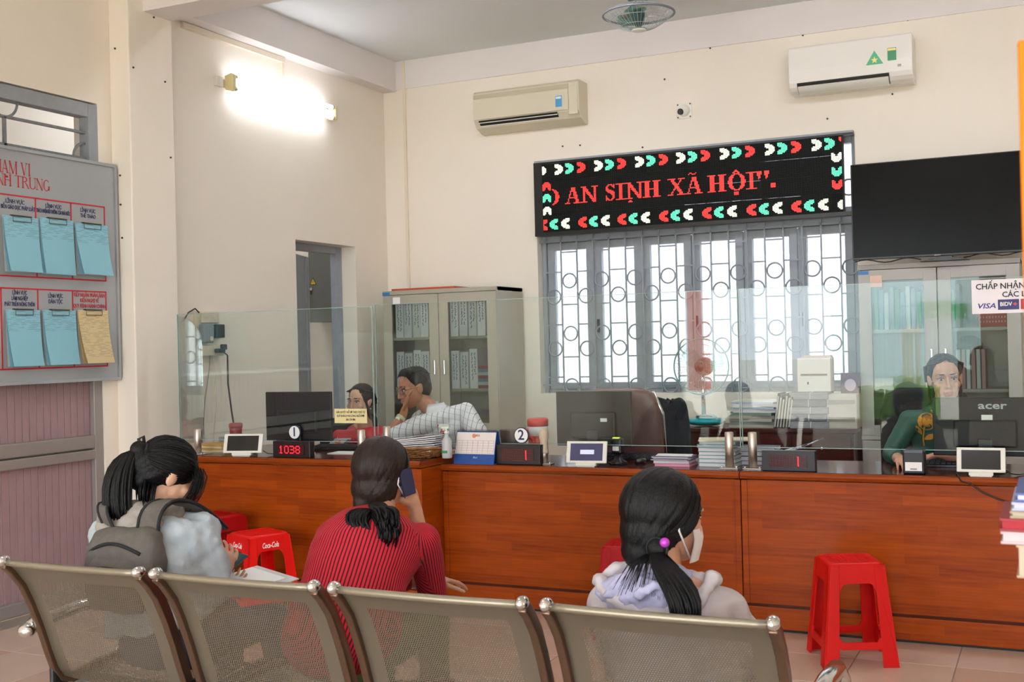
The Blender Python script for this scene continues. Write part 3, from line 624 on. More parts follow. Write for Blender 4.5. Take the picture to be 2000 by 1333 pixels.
# ------------------------------------------------------------------ air conditioners, sensor
def aircon(label, x0, x1, z0, z1, mat, old):
    w_ = x1-x0; h = z1-z0; t = thing('air_conditioner', label, 'air conditioner', ((x0+x1)/2, YB, z0), group='wall air conditioners'); a, b = -w_/2, w_/2
    if old: pr = [(0, .0), (-.05, 0), (-.15, .035), (-.19, .09), (-.2, h-.02), (-.18, h), (0, h)]
    else: pr = [(0, .0), (-.1, 0)] + [(-.12-.1*math.sin(q), .085-.085*math.cos(q)) for q in (.2, .6, 1.0, 1.4)] + [(-.222, .16), (-.215, h-.01), (-.205, h), (0, h)]
    MB().prism(pr, 0, a, b, 0).build('casing', mat, t, bev=.006)
    if old:
        MB().bx(a+.004, b-.09, -.206, -.2, .1, h-.07).build('front_cover', mat, t, bev=.004)
        MB().bx(a+.004, b-.09, -.2035, -.2, h-.062, h-.03).build('intake_strip', M('intake_tan', 'bdb39a', .5), t)
        MB().prism([(-.206, .085), (-.135, .03), (-.132, .034), (-.2, .092)], 0, a+.05, b-.19).build('outlet_slot', M('outlet_dark', '15150f', .6), t)
        for k in (0, 1): MB().prism([(-.198+.03*k, .07-.022*k), (-.194+.03*k, .07-.022*k), (-.194+.03*k, .076-.022*k), (-.198+.03*k, .076-.022*k)], 0, a+.05, b-.19).build('louvre', WHITE, t)
        MB().bx(b-.2, b-.145, -.2085, -.206, .13, .22).build('energy_label', M('label_blue', '4f9ed0', .5), t); MB().bx(b-.195, b-.15, -.2095, -.2085, .195, .212).build('label_top', PAPER, t)
        MB().bx(b-.085, b-.01, -.204, -.2, .06, h-.05).build('control_cover', mat, t, bev=.003)
    else:
        sl = lambda q0, q1, o_: [(-.12-(.1+o_)*math.sin(q0+(q1-q0)*i/6), .085-(.085+o_)*math.cos(q0+(q1-q0)*i/6)) for i in range(7)]
        MB().prism(sl(.25, 1.35, .003)+sl(.25, 1.35, -.01)[::-1], 0, a+.06, b-.16).build('outlet_slot', M('outlet_dark'), t)
        MB().prism(sl(.2, 1.08, .012)+sl(.2, 1.08, .007)[::-1], 0, a+.065, b-.165).build('louvre', WHITE, t)
        tri = [(.12, .135), (.24, .135), (.18, .235)]
        MB().prism(tri, 1, -.226, -.2235).build('triangle_sticker', M('sticker_green', '4fae7f', .4), t)
        st = [(.18+(.026 if i % 2 == 0 else .011)*math.cos(math.pi/2+i*math.pi/5), .166+(.026 if i % 2 == 0 else .011)*math.sin(math.pi/2+i*math.pi/5)) for i in range(10)]
        MB().prism(st, 1, -.2275, -.226).build('star_print', M('star_yellow', 'f0e08a', .4), t)
        MB().bx(.27, .33, -.226, -.2235, .15, .24).build('energy_label', M('label_green', '2f8a5c', .4), t); MB().bx(.272, .328, -.2275, -.226, .22, .236).build('label_band', M('star_yellow'), t)
        MB().bx(b-.1, b-.075, -.224, -.2215, .1, .118).build('display', M('label_grey', '9a9a96', .4), t)
    return t
aircon('older cream air conditioner with a blue label, left on the back wall', -4.375, -3.42, 3.275, 3.615, M('aircon_cream', 'd3ccb6', .4), True)
aircon('newer glossy white air conditioner with green stickers, right on the back wall', -1.735, -.862, 3.297, 3.632, M('aircon_white', 'eeebe5', .12, coat=.3), False)
c = PY(1337, 217, YB); t = thing('wall_sensor', 'small square wall camera between the two air conditioners', 'camera', (c.x, YB, c.z))
MB().bx(-.062, .062, -.014, 0, -.062, .062).build('mounting_plate', WHITE, t, bev=.006); MB().ell((0, -.02, 0), (.048, .045, .048)).build('eyeball_housing', WHITE, t)
MB().cone((-.014, -.05, -.012), (-.02, -.066, -.014), .026, .024, 18).build('lens', BLACK, t)
for sx in (-1, 1):
    for sz in (-1, 1): MB().cone((sx*.05, -.014, sz*.05), (sx*.05, -.017, sz*.05), .006, .006, 8).build('screw', BLKM, t)
# ------------------------------------------------------------------ twin tube lamp on the left wall
a = PX(455, 163, XL+.09); b = PX(655, 225, XL+.09); yl, yr, zl = a.y, b.y, 3.415
t = thing('twin_tube_lamp', 'bright twin fluorescent tube lamp on the left wall', 'lamp', (XL, (yl+yr)/2, zl)); hl = (yr-yl)/2
YEL = M('yellowed_plastic', 'dccf9a', .4)
MB().bx(0, .04, -hl, hl, -.03, .03).build('housing', WHITE, t, bev=.004)
for s_ in (-1, 1):
    pr = [(.03, -.05), (.085, -.065), (.105, -.05), (.105, .05), (.085, .065), (.03, .05)]
    MB().prism([(p[0], p[1]) for p in pr], 1, s_*hl-.018, s_*hl+.018).build('end_holder', YEL, t, bev=.004)
MB().bx(0, .03, -hl-.1, -hl-.03, -.035, .035).build('switch_box', WHITE, t, bev=.004)
TUBE = M('lit_tube', 'f2f6ff', emit=5.5)
for z in (-.042, .042): 
    MB().cone((.085, -hl+.02, z), (.085, hl-.02, z), .016, None, 14).build('fluorescent_tube', TUBE, t)
    for s_ in (-1, 1): MB().cone((.085, s_*(hl-.045), z), (.085, s_*(hl-.016), z), .0168, None, 14).build('tube_cap', CHROME, t)
# added tube lamps, out of view, that brighten the hall and side room
def ceiltube(label, x, y, L_, e, z=ZC, rz=0):
    t = thing('added_tube_lamp', label, 'lamp', (x, y, z), rz, group='added ceiling tube lamps')
    MB().bx(-L_/2, L_/2, -.04, .04, -.06, 0).build('housing', WHITE, t, bev=.005)
    for s_ in (-.03, .03): MB().cone((-L_/2+.03, s_, -.085), (L_/2-.03, s_, -.085), .018, None, 12).build('fluorescent_tube', M('added_tube_glow_%d' % e, 'f4f7ff', emit=e), t)
    for s_ in (-1, 1): MB().bx(s_*L_/2-.02, s_*L_/2+.02, -.055, .055, -.11, -.05).build('end_holder', WHITE, t)
ceiltube('added ceiling tube lamp over the waiting seats out of view', -2.9, 3.2, 1.3, 9)
ceiltube('added ceiling tube lamp over the clerks at the right out of view', -.5, 6.25, 1.3, 30); ceiltube('added ceiling tube lamp over the clerks in the middle out of view', -3.0, 6.2, 1.3, 24)
ceiltube('added ceiling tube lamp near the entrance out of view', -1.2, .2, 1.3, 9)
ceiltube('added ceiling tube lamp that brightens the side room', -6.6, 7.7, 1.2, 26)  # added light source for the side room
# ------------------------------------------------------------------ orbit ceiling fan
ZR = 3.64; c = PZ(1247, 28, ZR); t = thing('ceiling_orbit_fan', 'caged orbit fan with green blades hung from the ceiling', 'fan', (c.x, c.y, ZC)); RF = .235; zr = ZR-ZC
FG = M('fan_green', '2c5e55', .35); WIRE = M('fan_wire', 'b9c2c2', .3, .6)
MB().lathe([(.09, 0), (.095, -.03), (.07, -.06), (.03, -.07), (.03, -.14)], 20).build('ceiling_mount', M('fan_olive', '6a705c', .4), t)
MB().lathe([(.0, -.14), (.075, -.145), (.085, -.2), (.08, -.27), (.05, -.3), (0, -.3)], 20).build('motor', M('fan_dark', '3c403e', .4), t)
MB().tube([V((RF*math.cos(q), RF*math.sin(q), zr)) for q in [2*math.pi*i/48 for i in range(48)]], .008, 8, closed=True).build('cage_rim', M('rim_grey', '6f7078', .4), t)
for hemi, zz in ((1, -.1), (-1, .07)):
    q = MB()
    for i in range(44):
        an = 2*math.pi*i/44; pts = []
        for k in range(8):
            u_ = k/7; r_ = RF*(1-u_)+.045*u_; pts.append(V((r_*math.cos(an), r_*math.sin(an), zr+zz*math.sin(u_*math.pi/2))))
        q.tube(pts, .0014, 4)
    for u_ in (.25, .6, .97):
        r_ = RF*(1-u_)+.045*u_; q.tube([V((r_*math.cos(s_), r_*math.sin(s_), zr+zz*math.sin(u_*math.pi/2))) for s_ in [2*math.pi*i/36 for i in range(36)]], .0018, 4, closed=True)
    q.build('lower_cage' if hemi > 0 else 'upper_cage', WIRE, t)
MB().lathe([(0, zr+.03), (.04, zr+.03), (.045, zr-.02), (.03, zr-.07), (.012, zr-.09), (0, zr-.09)], 18).build('hub', M('hub_green', '23403c', .35), t)
BLG = glassmat('blade_green', (.35, .75, .68), 1.5, .05, .15)
for k in range(3):
    an = 2*math.pi*k/3+.5; rows = []
    for i in range(8):
        r_ = .04+.16*i/7; wd = .03+.055*math.sin(math.pi*min(1, .25+i/8))
        rows.append([V((math.cos(an)*r_-math.sin(an)*s_*wd, math.sin(an)*r_+math.cos(an)*s_*wd, zr-.01+s_*.02)) for s_ in (-1, -.3, .4, 1)])
    q = MB().grid(rows); rows2 = [[p+V((0, 0, -.004)) for p in r_] for r_ in rows]; q.grid(rows2); q.build('blade', BLG, t, keep=True)
MB().lathe([(0, zr-.095), (.045, zr-.1), (.05, zr-.108), (0, zr-.112)], 18).build('cage_badge', WHITE, t)
# ------------------------------------------------------------------ notice board on the left wall
XBD = XL+.06
bd = thing('notice_board', 'grey notice board with red headings on the left wall', 'notice board', (XL, 4.6, 1.325))
BG = M('board_grey', '9fa3a6', .45, var=.03, vs=2); y0b, y1b = -1.2, 5.487-4.6
MB().bx(.002, .05, y0b, y1b, 0, 1.345).build('panel', BG, bd, bev=.002)
for (a_, b_, c_, d_) in ((y0b, y1b, -.004, .014), (y0b, y1b, 1.331, 1.349), (y1b-.014, y1b+.004, .014, 1.331)): MB().bx(.001, .062, a_, b_, c_, d_).build('edge_strip', M('alu_edge', 'aeb4b8', .3, .6), bd)
XT = .0515
def BYZ(x, y): p = PX(x, y, XL+.05); return p.y-4.6, p.z-1.325
# serif heading letters drawn as strokes
def serif(word, y, z, hgt, wd, name='heading'):
    q = MB(); n = len(word); adv = {'I': .5, 'M': 1.3, ' ': .45}; tot = sum(adv.get(ch, 1) for ch in word); k = wd/tot; x = y
    def bar(xa, za, xb, zb, t_):      # a sloped stem of horizontal thickness t_
        q.add([(XT, xa-t_/2, za), (XT, xa+t_/2, za), (XT, xb+t_/2, zb), (XT, xb-t_/2, zb)], [(0, 1, 2, 3)])
    def ser(xc, zz, s_=.16): q.add([(XT, xc-s_*k, zz), (XT, xc+s_*k, zz), (XT, xc+s_*k, zz+.05*hgt), (XT, xc-s_*k, zz+.05*hgt)], [(0, 1, 2, 3)])
    def hb_(xa, xb, zz): q.add([(XT, xa, zz), (XT, xb, zz), (XT, xb, zz+.06*hgt), (XT, xa, zz+.06*hgt)], [(0, 1, 2, 3)])
    def ringpart(cx, cz, rx, rz, a0, a1, tk):
        pts = [a0+(a1-a0)*i/14 for i in range(15)]
        for i in range(14):
            t0, t1 = pts[i], pts[i+1]; f = lambda s_, o_: (XT, cx+(rx-o_*tk*(.35+.65*abs(math.cos(s_))))*math.cos(s_), cz+(rz-o_*.07*hgt)*math.sin(s_))
            q.add([f(t0, 0), f(t1, 0), f(t1, 1), f(t0, 1)], [(0, 1, 2, 3)])
    TH, tn = .17*k, .06*k; top = z+hgt
    for ch in word:
        w_ = adv.get(ch, 1)*k; l = x+.14*w_; r = x+.86*w_; mid = x+.5*w_
        if ch == 'P': bar(l, z, l, top, TH); ringpart(l+.1*k, top-.27*hgt, .52*w_, .27*hgt, -math.pi/2, math.pi/2, TH); ser(l, z); ser(l, top-.05*hgt)
        if ch in 'HNMUTRIAVG' and ch != ' ':
            if ch == 'H': bar(l, z, l, top, TH); bar(r, z, r, top, TH); hb_(l, r, z+.48*hgt); [ser(xx, zz) for xx in (l, r) for zz in (z, top-.05*hgt)]
            if ch == 'I': bar(mid, z, mid, top, TH); ser(mid, z); ser(mid, top-.05*hgt)
            if ch == 'N': bar(l, z, l, top, tn); bar(r, z, r, top, tn); bar(l, top, r, z, TH); ser(l, z); ser(l, top-.05*hgt); ser(r, top-.05*hgt)
            if ch == 'M': bar(l, z, l, top, tn); bar(r, z, r, top, TH); bar(l, top, mid, z, TH); bar(mid, z, r, top, tn); [ser(xx, zz) for xx in (l, r) for zz in (z, top-.05*hgt)]
            if ch == 'A': bar(l, z, mid, top, tn); bar(r, z, mid, top, TH); hb_(l+.12*k, r-.1*k, z+.3*hgt); ser(l, z); ser(r, z)
            if ch == 'V': bar(l, top, mid, z, TH); bar(r, top, mid, z, tn); ser(l, top-.05*hgt); ser(r, top-.05*hgt)
            if ch == 'T': bar(mid, z, mid, top, TH); hb_(l-.08*k, r+.08*k, top-.06*hgt); ser(mid, z); ser(l-.05*k, top-.12*hgt, .03); ser(r+.05*k, top-.12*hgt, .03)
            if ch == 'U': bar(l, z+.25*hgt, l, top, TH); bar(r, z+.25*hgt, r, top, tn); ringpart(mid, z+.27*hgt, .36*w_+TH/2, .27*hgt, math.pi, 2*math.pi, TH); ser(l, top-.05*hgt); ser(r, top-.05*hgt)
            if ch == 'R': bar(l, z, l, top, TH); ringpart(l+.1*k, top-.25*hgt, .52*w_, .25*hgt, -math.pi/2, math.pi/2, TH); bar(mid, z+.5*hgt, r+.08*k, z, TH*.9); ser(l, z); ser(l, top-.05*hgt); ser(r+.05*k, z, .1)
            if ch == 'G': ringpart(mid, z+.5*hgt, .46*w_, .5*hgt, .7, 2*math.pi-.5, TH); bar(r, z+.08*hgt, r, z+.42*hgt, TH); ser(r, z+.4*hgt)
        x += w_
    return q.build(name, INKR, bd, keep=True)
a = BYZ(-26, 331); b = BYZ(60, 331); zz = BYZ(25, 340); zt_ = BYZ(25, 315)
serif('PHAM VI', a[0], zz[1], zt_[1]-zz[1], b[0]-a[0])
d_ = BYZ(13, 343); MB().bx(XT-.001, XT, d_[0]-.008, d_[0]+.008, d_[1]-.012, d_[1]).build('heading_dot', INKR, bd)
a = BYZ(-34, 352); b = BYZ(97, 360); zz = BYZ(40, 367); zt_ = BYZ(40, 344)
serif('MINH TRUNG', a[0], zz[1], zt_[1]-zz[1], b[0]-a[0])
cols1 = [BYZ(x, 400)[0] for x in (69, 138, 203)]; cols1 = [cols1[0]-.29] + cols1
zr1 = (BYZ(203, 405)[1], BYZ(204, 549)[1]); zr2 = (BYZ(205, 571)[1], BYZ(208, 715)[1])
q = MB(); cols2 = [BYZ(x, 640)[0] for x in (3, 75, 143, 208)]
for cs, (zt_, zb_) in ((cols1, zr1), (cols2, zr2)):
    for c_ in cs: q.bx(XT-.001, XT+.0005, c_-.0045, c_+.0045, zb_, zt_)
    for z_ in (zt_, zb_): q.bx(XT-.001, XT+.0005, cs[0]-.5, cs[-1]+.0045, z_-.0045, z_+.0045)
q.build('red_ruling', INKR, bd)
def cellhead(lines, cs, k, zt_, mat=INKB):
    yc = (cs[k]+cs[k+1])/2; wc = cs[k+1]-cs[k]
    for i, (s_, f) in enumerate(lines): text(s_, .033, mat, (XT, yc, zt_-.024-.033*i-(.012 if len(lines) == 2 else 0)), '+x', bd, width=wc*f, bold=.0004)
cellhead((('LĨNH VỰC', .45), ('PHỔ BIẾN GIÁO DỤC PHÁP LUẬT', .97)), cols1, 0, zr1[0]); cellhead((('LĨNH VỰC', .45), ('TRÁCH NHIỆM BỒI THƯỜNG CỦA NHÀ NƯỚC', .95)), cols1, 1, zr1[0])
cellhead((('LĨNH VỰC', .45), ('THỂ THAO', .46)), cols1, 2, zr1[0])
cellhead((('LĨNH VỰC', .4), ('LÂM NGHIỆP', .44), ('PHÁT TRIỂN NÔNG THÔN', .82)), cols2, 0, zr2[0]); cellhead((('LĨNH VỰC', .42), ('DÂN TỘC', .4)), cols2, 1, zr2[0])
cellhead((('TIẾP NHẬN PHẢN ÁNH', .93), ('KIẾN NGHỊ VỀ', .56), ('QUY ĐỊNH HÀNH CHÍNH', .96)), cols2, 2, zr2[0], INKR)
def printed(name, col):
    m = M(name, col, .75); nt = m.node_tree; L = nt.links.new; N = nt.nodes.new; b = nt.nodes['Principled BSDF']
    tc = N('ShaderNodeTexCoord'); sp = N('ShaderNodeSeparateXYZ'); L(tc.outputs['UV'], sp.inputs[0])
    wv = N('ShaderNodeMath'); wv.operation = 'MULTIPLY'; wv.inputs[1].default_value = 34; L(sp.outputs[1], wv.inputs[0])
    fr = N('ShaderNodeMath'); fr.operation = 'FRACT'; L(wv.outputs[0], fr.inputs[0]); lt = N('ShaderNodeMath'); lt.operation = 'LESS_THAN'; lt.inputs[1].default_value = .4; L(fr.outputs[0], lt.inputs[0])
    no = N('ShaderNodeTexNoise'); mp = N('ShaderNodeMapping'); mp.inputs['Scale'].default_value = (4, 34, 1); L(tc.outputs['UV'], mp.inputs[0]); L(mp.outputs[0], no.inputs['Vector']); no.inputs['Scale'].default_value = 1.0
    g = N('ShaderNodeMath'); g.operation = 'GREATER_THAN'; g.inputs[1].default_value = .5; L(no.outputs[0], g.inputs[0]); mu = N('ShaderNodeMath'); mu.operation = 'MULTIPLY'; L(lt.outputs[0], mu.inputs[0]); L(g.outputs[0], mu.inputs[1])
    m2 = N('ShaderNodeMath'); m2.operation = 'MULTIPLY'; m2.inputs[1].default_value = .4; L(mu.outputs[0], m2.inputs[0])
    mk = N('ShaderNodeMath'); mk.operation = 'GREATER_THAN'; mk.inputs[1].default_value = .62 if 'blue' in name else .12; L(sp.outputs[1], mk.inputs[0]); m3 = N('ShaderNodeMath'); m3.operation = 'MULTIPLY'; L(m2.outputs[0], m3.inputs[0]); L(mk.outputs[0], m3.inputs[1])
    mx = N('ShaderNodeMix'); mx.data_type = 'RGBA'; L(m3.outputs[0], mx.inputs[0]); mx.inputs[6].default_value = (*srgb(col), 1); mx.inputs[7].default_value = (.05, .06, .08, 1); L(mx.outputs[2], b.inputs['Base Color'])
    return m
PB = printed('printed_blue_paper', '8cc4d4'); PYL = printed('printed_yellow_paper', 'd8c496')
SH = M('blue_paper', '88bccc', .75); SW = M('sheet_white', 'cfd4d6', .75); SY = M('yellow_paper', 'b9a678', .75)
def sheet(label, x0, x1, yt, yb_, pm, under, curl=.02):
    (ya, zt_), (yb2, _) = BYZ(x0, yt), BYZ(x1, yt); zb_ = BYZ((x0+x1)/2, yb_)[1]; w_ = yb2-ya; h = zt_-zb_
    t = thing('notice_sheet', label, 'notice', (XL+XT+.004, 4.6+(ya+yb2)/2, 1.325+zb_), group='clipped sheets on the notice board')
    for k in range(3):
        rows, uvs = [], []
        for i in range(9):
            v_ = i/8; row = []; ur = []
            for j in range(6):
                u_ = j/5; dx = (.003+.004*k)+(1-v_)**2*curl*(.4+.5*k)*(1 if k else .3)+(.012*k*(1-v_)*(1-u_))
                row.append(V((dx, -w_/2+w_*u_+(2-k)*.004*(-1)**k*(1-v_), h*v_+.0*k))); ur.append((u_, v_))
            rows.append(row); uvs.append(ur)
        MB().grid(rows, uv=uvs).build('top_sheet' if k == 2 else 'under_sheet', pm if k == 2 else (under if k == 1 else SW), t, keep=True)
    q = MB(); q.tube([V((.02, s_*w_*.26, h+zz)) for s_, zz in ((-1, .004), (-1, -.03), (1, -.03), (1, .004))], .0025, 5, closed=True)
    q.build('wire_clip', M('clip_steel', '6d655a', .3, .8), t); MB().bx(.0, .02, -w_*.28, w_*.28, h-.002, h+.006).build('clip_bar', M('clip_dark', '4a3a34', .4, .5), t)
sheet('blue sheet clipped in the upper left cell under the legal education heading', 2, 71, 420, 532, PB, SH)
sheet('blue sheet clipped in the upper middle cell of the notice board', 74, 139, 425, 537, PB, SH, .012)
sheet('blue sheet curling off the upper right cell of the notice board', 143, 206, 435, 538, PB, SH, .03)
sheet('blue sheet with dense print in the lower left cell of the notice board', 8, 74, 605, 716, PB, SH)
sheet('blue sheet clipped in the lower middle cell of the notice board', 80, 144, 606, 713, PB, SH, .02)
sheet('yellow sheet clipped in the lower right cell of the notice board', 148, 207, 606, 710, PYL, SY, .035)
# ------------------------------------------------------------------ waiting bench: four perforated steel seats on one beam
def perfmat(name, col):
    m = M(name, col, .35, .55); nt = m.node_tree; L = nt.links.new; N = nt.nodes.new; b = nt.nodes['Principled BSDF']; o = nt.nodes['Material Output']
    tc = N('ShaderNodeUVMap'); sp = N('ShaderNodeSeparateXYZ'); L(tc.outputs[0], sp.inputs[0])
    def op(k, a, v=None, c=None):
        n = N('ShaderNodeMath'); n.operation = k; L(a, n.inputs[0])
        if v is not None: n.inputs[1].default_value = v
        if c is not None: L(c, n.inputs[1])
        return n.outputs[0]
    st = .0074
    v = op('DIVIDE', sp.outputs[1], st*.87); row = op('FLOOR', v); par = op('MULTIPLY', op('MODULO', op('ADD', row, 1000.), 2.), .5)
    u = op('ADD', op('DIVIDE', sp.outputs[0], st), None, par)
    du = op('SUBTRACT', op('FRACT', op('ADD', u, 100.)), .5); dv = op('MULTIPLY', op('SUBTRACT', op('FRACT', v), .5), .87)
    d2 = op('ADD', op('MULTIPLY', du, None, du), None, op('MULTIPLY', dv, None, dv))
    hole = op('LESS_THAN', d2, .08)
    au = op('ABSOLUTE', sp.outputs[0]); inside = op('MULTIPLY', op('LESS_THAN', au, .215), None, op('MULTIPLY', op('GREATER_THAN', sp.outputs[1], .075), None, op('LESS_THAN', sp.outputs[1], .82)))
    h = op('MULTIPLY', hole, None, inside)
    t = N('ShaderNodeBsdfTransparent'); mx = N('ShaderNodeMixShader'); L(h, mx.inputs[0]); L(b.outputs[0], mx.inputs[1]); L(t.outputs[0], mx.inputs[2]); L(mx.outputs[0], o.inputs[0])
    return m
PERF = perfmat('perforated_steel', '766e60')
RAIL = M('brown_tinted_steel', '745d4d', .28, .85)
BX0, BPI, BWD, BYT, BZT = -3.075, .632, .59, 2.63, .82
bench = thing('waiting_bench', 'four-seat perforated steel waiting bench facing the counter', 'bench', (BX0+2*BPI, BYT, 0))
PRO = [(0, BZT), (.03, .795), (.075, .74), (.11, .67), (.145, .585), (.175, .5), (.2, .435), (.225, .4), (.265, .385), (.33, .39), (.4, .4), (.5, .405), (.6, .4), (.64, .385), (.655, .36)]
SL = [0]
for a, b in zip(PRO, PRO[1:]): SL.append(SL[-1]+math.hypot(b[0]-a[0], b[1]-a[1]))
for k in range(4):
    xc = -2*BPI+k*BPI+BWD/2+.005; hw = BWD/2-.014
    rows, uv = [], []
    for (py, pz), s_ in zip(PRO, SL):
        rows.append([V((xc+hw*u_, py+.022*(1-u_*u_)*(-1 if pz > .42 else 0)*.6, pz-.012*(1-u_*u_)*(pz <= .42))) for u_ in (-1, -.6, -.2, .2, .6, 1)]); uv.append([(hw*u_, s_) for u_ in (-1, -.6, -.2, .2, .6, 1)])
    sh = MB().grid(rows, uv=uv).build('seat_shell', PERF, bench, keep=True)
    tp = [V((xc+hw*u_, .0-.022*(1-u_*u_)*.6+.003, BZT+.002)) for u_ in (-1, -.8, -.6, -.2, .2, .6, .8, 1)]
    MB().tube(tp, .011, 8).build('rolled_top', M('bench_grey_steel', '8b8270', .35, .55), sh)
    for s_ in (-1, 1):
        x = xc+s_*(BWD/2-.012); q = MB(); rings = []
        for i, (py, pz) in enumerate(PRO):
            a = PRO[max(i-1, 0)]; b = PRO[min(i+1, len(PRO)-1)]; d = V((0, b[0]-a[0], b[1]-a[1])).normalized(); nn = V((0, -d.z, d.y))
            c_ = V((x, py, pz)); rings.append([c_+V((.012, 0, 0))+nn*.018, c_+V((-.012, 0, 0))+nn*.018, c_+V((-.012, 0, 0))-nn*.018, c_+V((.012, 0, 0))-nn*.018])
        q.loft(rings, sm=True); q.build('side_rail', RAIL, sh, bev=.004)
        MB().ell((x, -.004, BZT+.008), (.0175, .026, .018)).build('chrome_cap', CHROME, sh)
        MB().box((x+s_*.004, .215, .40), (.022, .07, .1)).build('bracket', BLACK, sh, bev=.01)
MB().bx(-2*BPI-.02, 2*BPI-.02, .3, .38, .31, .37).build('beam', M('beam_grey', '6d6a66', .4, .5), bench, bev=.006)
for x in (-1.5*BPI, 1.4*BPI):
    q = MB(); q.bx(x-.03, x+.03, .31, .37, .05, .31); q.build('leg', CHROME, bench, bev=.008)
    MB().tube([V((x, .05, .03)), V((x, .15, .055)), V((x, .34, .07)), V((x, .53, .055)), V((x, .63, .03))], .028, 10).build('foot', CHROME, bench)
for s_, x in ((-1, -2*BPI-.035), (1, 2*BPI-.0)):
    yb_ = .13 if s_ < 0 else .16
    MB().tube([V((x, yb_, .565)), V((x, yb_+.03, .585)), V((x, .35, .6)), V((x, .52, .59)), V((x, .6, .54)), V((x, .58, .43)), V((x-s_*.03, .45, .35))], [.026, .027, .025, .025, .024, .02, .02], 12).build('armrest', CHROME, bench)
    MB().ell((x, yb_, .57), (.03, .03, .026)).build('armrest_knob', CHROME, bench)
# ------------------------------------------------------------------ red plastic stools
def stool(label, x, y, rz, mat, logo=False, sticker=False, h=.46, wt=.125, wb=.172):
    t = thing('plastic_stool', label, 'stool', (x, y, 0), rz, group='red plastic stools')
    th = .008
    def at(u_, z, off=0): w_ = wb+(wt-wb)*z/h; return V((u_*w_, -w_+off, z))
    def panel(pts, nm, k):      # pts (u in -1..1, z); a thin plate on side k
        R = Matrix.Rotation(k*math.pi/2, 3, 'Z'); n = len(pts); q = MB()
        a = [R @ at(u_, z) for u_, z in pts]; b = [R @ at(u_*(1-.0), z, th) for u_, z in pts]
        q.add(a+b, [list(range(n)), list(range(2*n-1, n-1, -1))] + [(i, (i+1) % n, n+(i+1) % n, n+i) for i in range(n)])
        return q
    q = MB(); r_ = .03
    def rr(w_, z, rad):
        o_ = []
        for cx, cy, a0 in ((w_-rad, w_-rad, 0), (-w_+rad, w_-rad, math.pi/2), (-w_+rad, -w_+rad, math.pi), (w_-rad, -w_+rad, 1.5*math.pi)):
            o_ += [V((cx+rad*math.cos(a0+i*math.pi/10), cy+rad*math.sin(a0+i*math.pi/10), z)) for i in range(6)]
        return o_
    q.loft([rr(wt+.001, h-.03, r_), rr(wt, h-.006, r_), rr(wt-.008, h, r_), rr(wt-.02, h, r_), rr(wt-.024, h-.003, r_), rr(.02, h-.003, .019), rr(.014, h-.006, .013)])
    q.build('seat', mat, t)
    g = MB()
    for i in range(-5, 6):
        for j in range(-5, 6):
            if abs(i)+abs(j) > 1: g.bx(i*.017-.005, i*.017+.005, j*.017-.005, j*.017+.005, h-.0035, h-.0015)
    g.build('seat_tread', mat, t)
    for k in range(4):
        q = MB()
        for kk, sgn in ((k, 1), (k+1, -1)):
            p = panel([(sgn*.58, 0), (sgn*1, 0), (sgn*1, h-.012), (sgn*.62, h-.012)], 'x', kk); q.add(p.v, p.f)
        q.build('leg', mat, t, bev=.002)
        zt_ = h-.085
        L_ = [(-.62+.02, h-.012), (-.6, zt_-.05)]
        ap = [(-.62, h-.012), (-.605, zt_-.055)] + [(-.37-.23*math.cos(i*math.pi/12), zt_-.055+.05*math.sin(i*math.pi/12)) for i in range(1, 7)] + [(.37+.23*math.sin(i*math.pi/12), zt_-.055+.05*math.cos(i*math.pi/12)) for i in range(0, 6)] + [(.605, zt_-.055), (.62, h-.012)]
        p = panel(ap, 'x', k); p.build('apron', mat, t)
        if k % 2 == 0 or True:
            rb = [(-.6, .085), (-.6, .13)] + [(-.56+.08*(i/4), .13-.018*math.sin(i*math.pi/8)) for i in range(5)] + [(.56-.08*(1-i/4), .112+.018*math.sin(i*math.pi/8)) for i in range(5)] + [(.6, .13), (.6, .085)] + [(.5, .08), (-.5, .08)]
            panel(rb, 'x', k).build('rung', mat, t)
    if logo:
        for k in (0, 1):
            R = Matrix.Rotation(k*math.pi/2, 3, 'Z'); tl = math.atan((wb-wt)/h)
            RR = R @ Matrix.Rotation(-tl, 3, 'X') @ FACE['-y']; p = R @ (at(0, h-.06)+V((0, -.0015, 0)))
            text('Coca-Cola', .042, PAPER, p, R=RR, parent=t, shear=.35, width=.1, bold=.0005)
    if sticker:
        R = Matrix.Rotation(0, 3, 'Z'); p = at(-.35, h-.04)
        MB().box(p+V((0, -.001, 0)), (.07, .002, .022)).build('sticker', M('sticker_pale', 'd9b3b0', .5), t)
    return t
RED2 = M('darker_red_plastic', 'a80a10', .42, var=.06, vs=8, spec=.22)
stool('red plastic stool standing alone before the right counter', -.875, 5.43, math.radians(24), RED, wt=.124, wb=.168)
c = PZ(515, 1140, 0)
stool('bright red stool with white script lettering by the left counter', -4.08, 5.24, math.radians(-24), M('bright_red_plastic', 'e21410', .4, spec=.25), logo=True)
stool('darker red stool with a pale sticker behind the lettered stool', -4.47, 5.34, math.radians(-14), RED2, sticker=True, h=.53)
stool('dark red stool half hidden behind the lavender-hooded woman', -1.97, 5.53, math.radians(10), RED2)
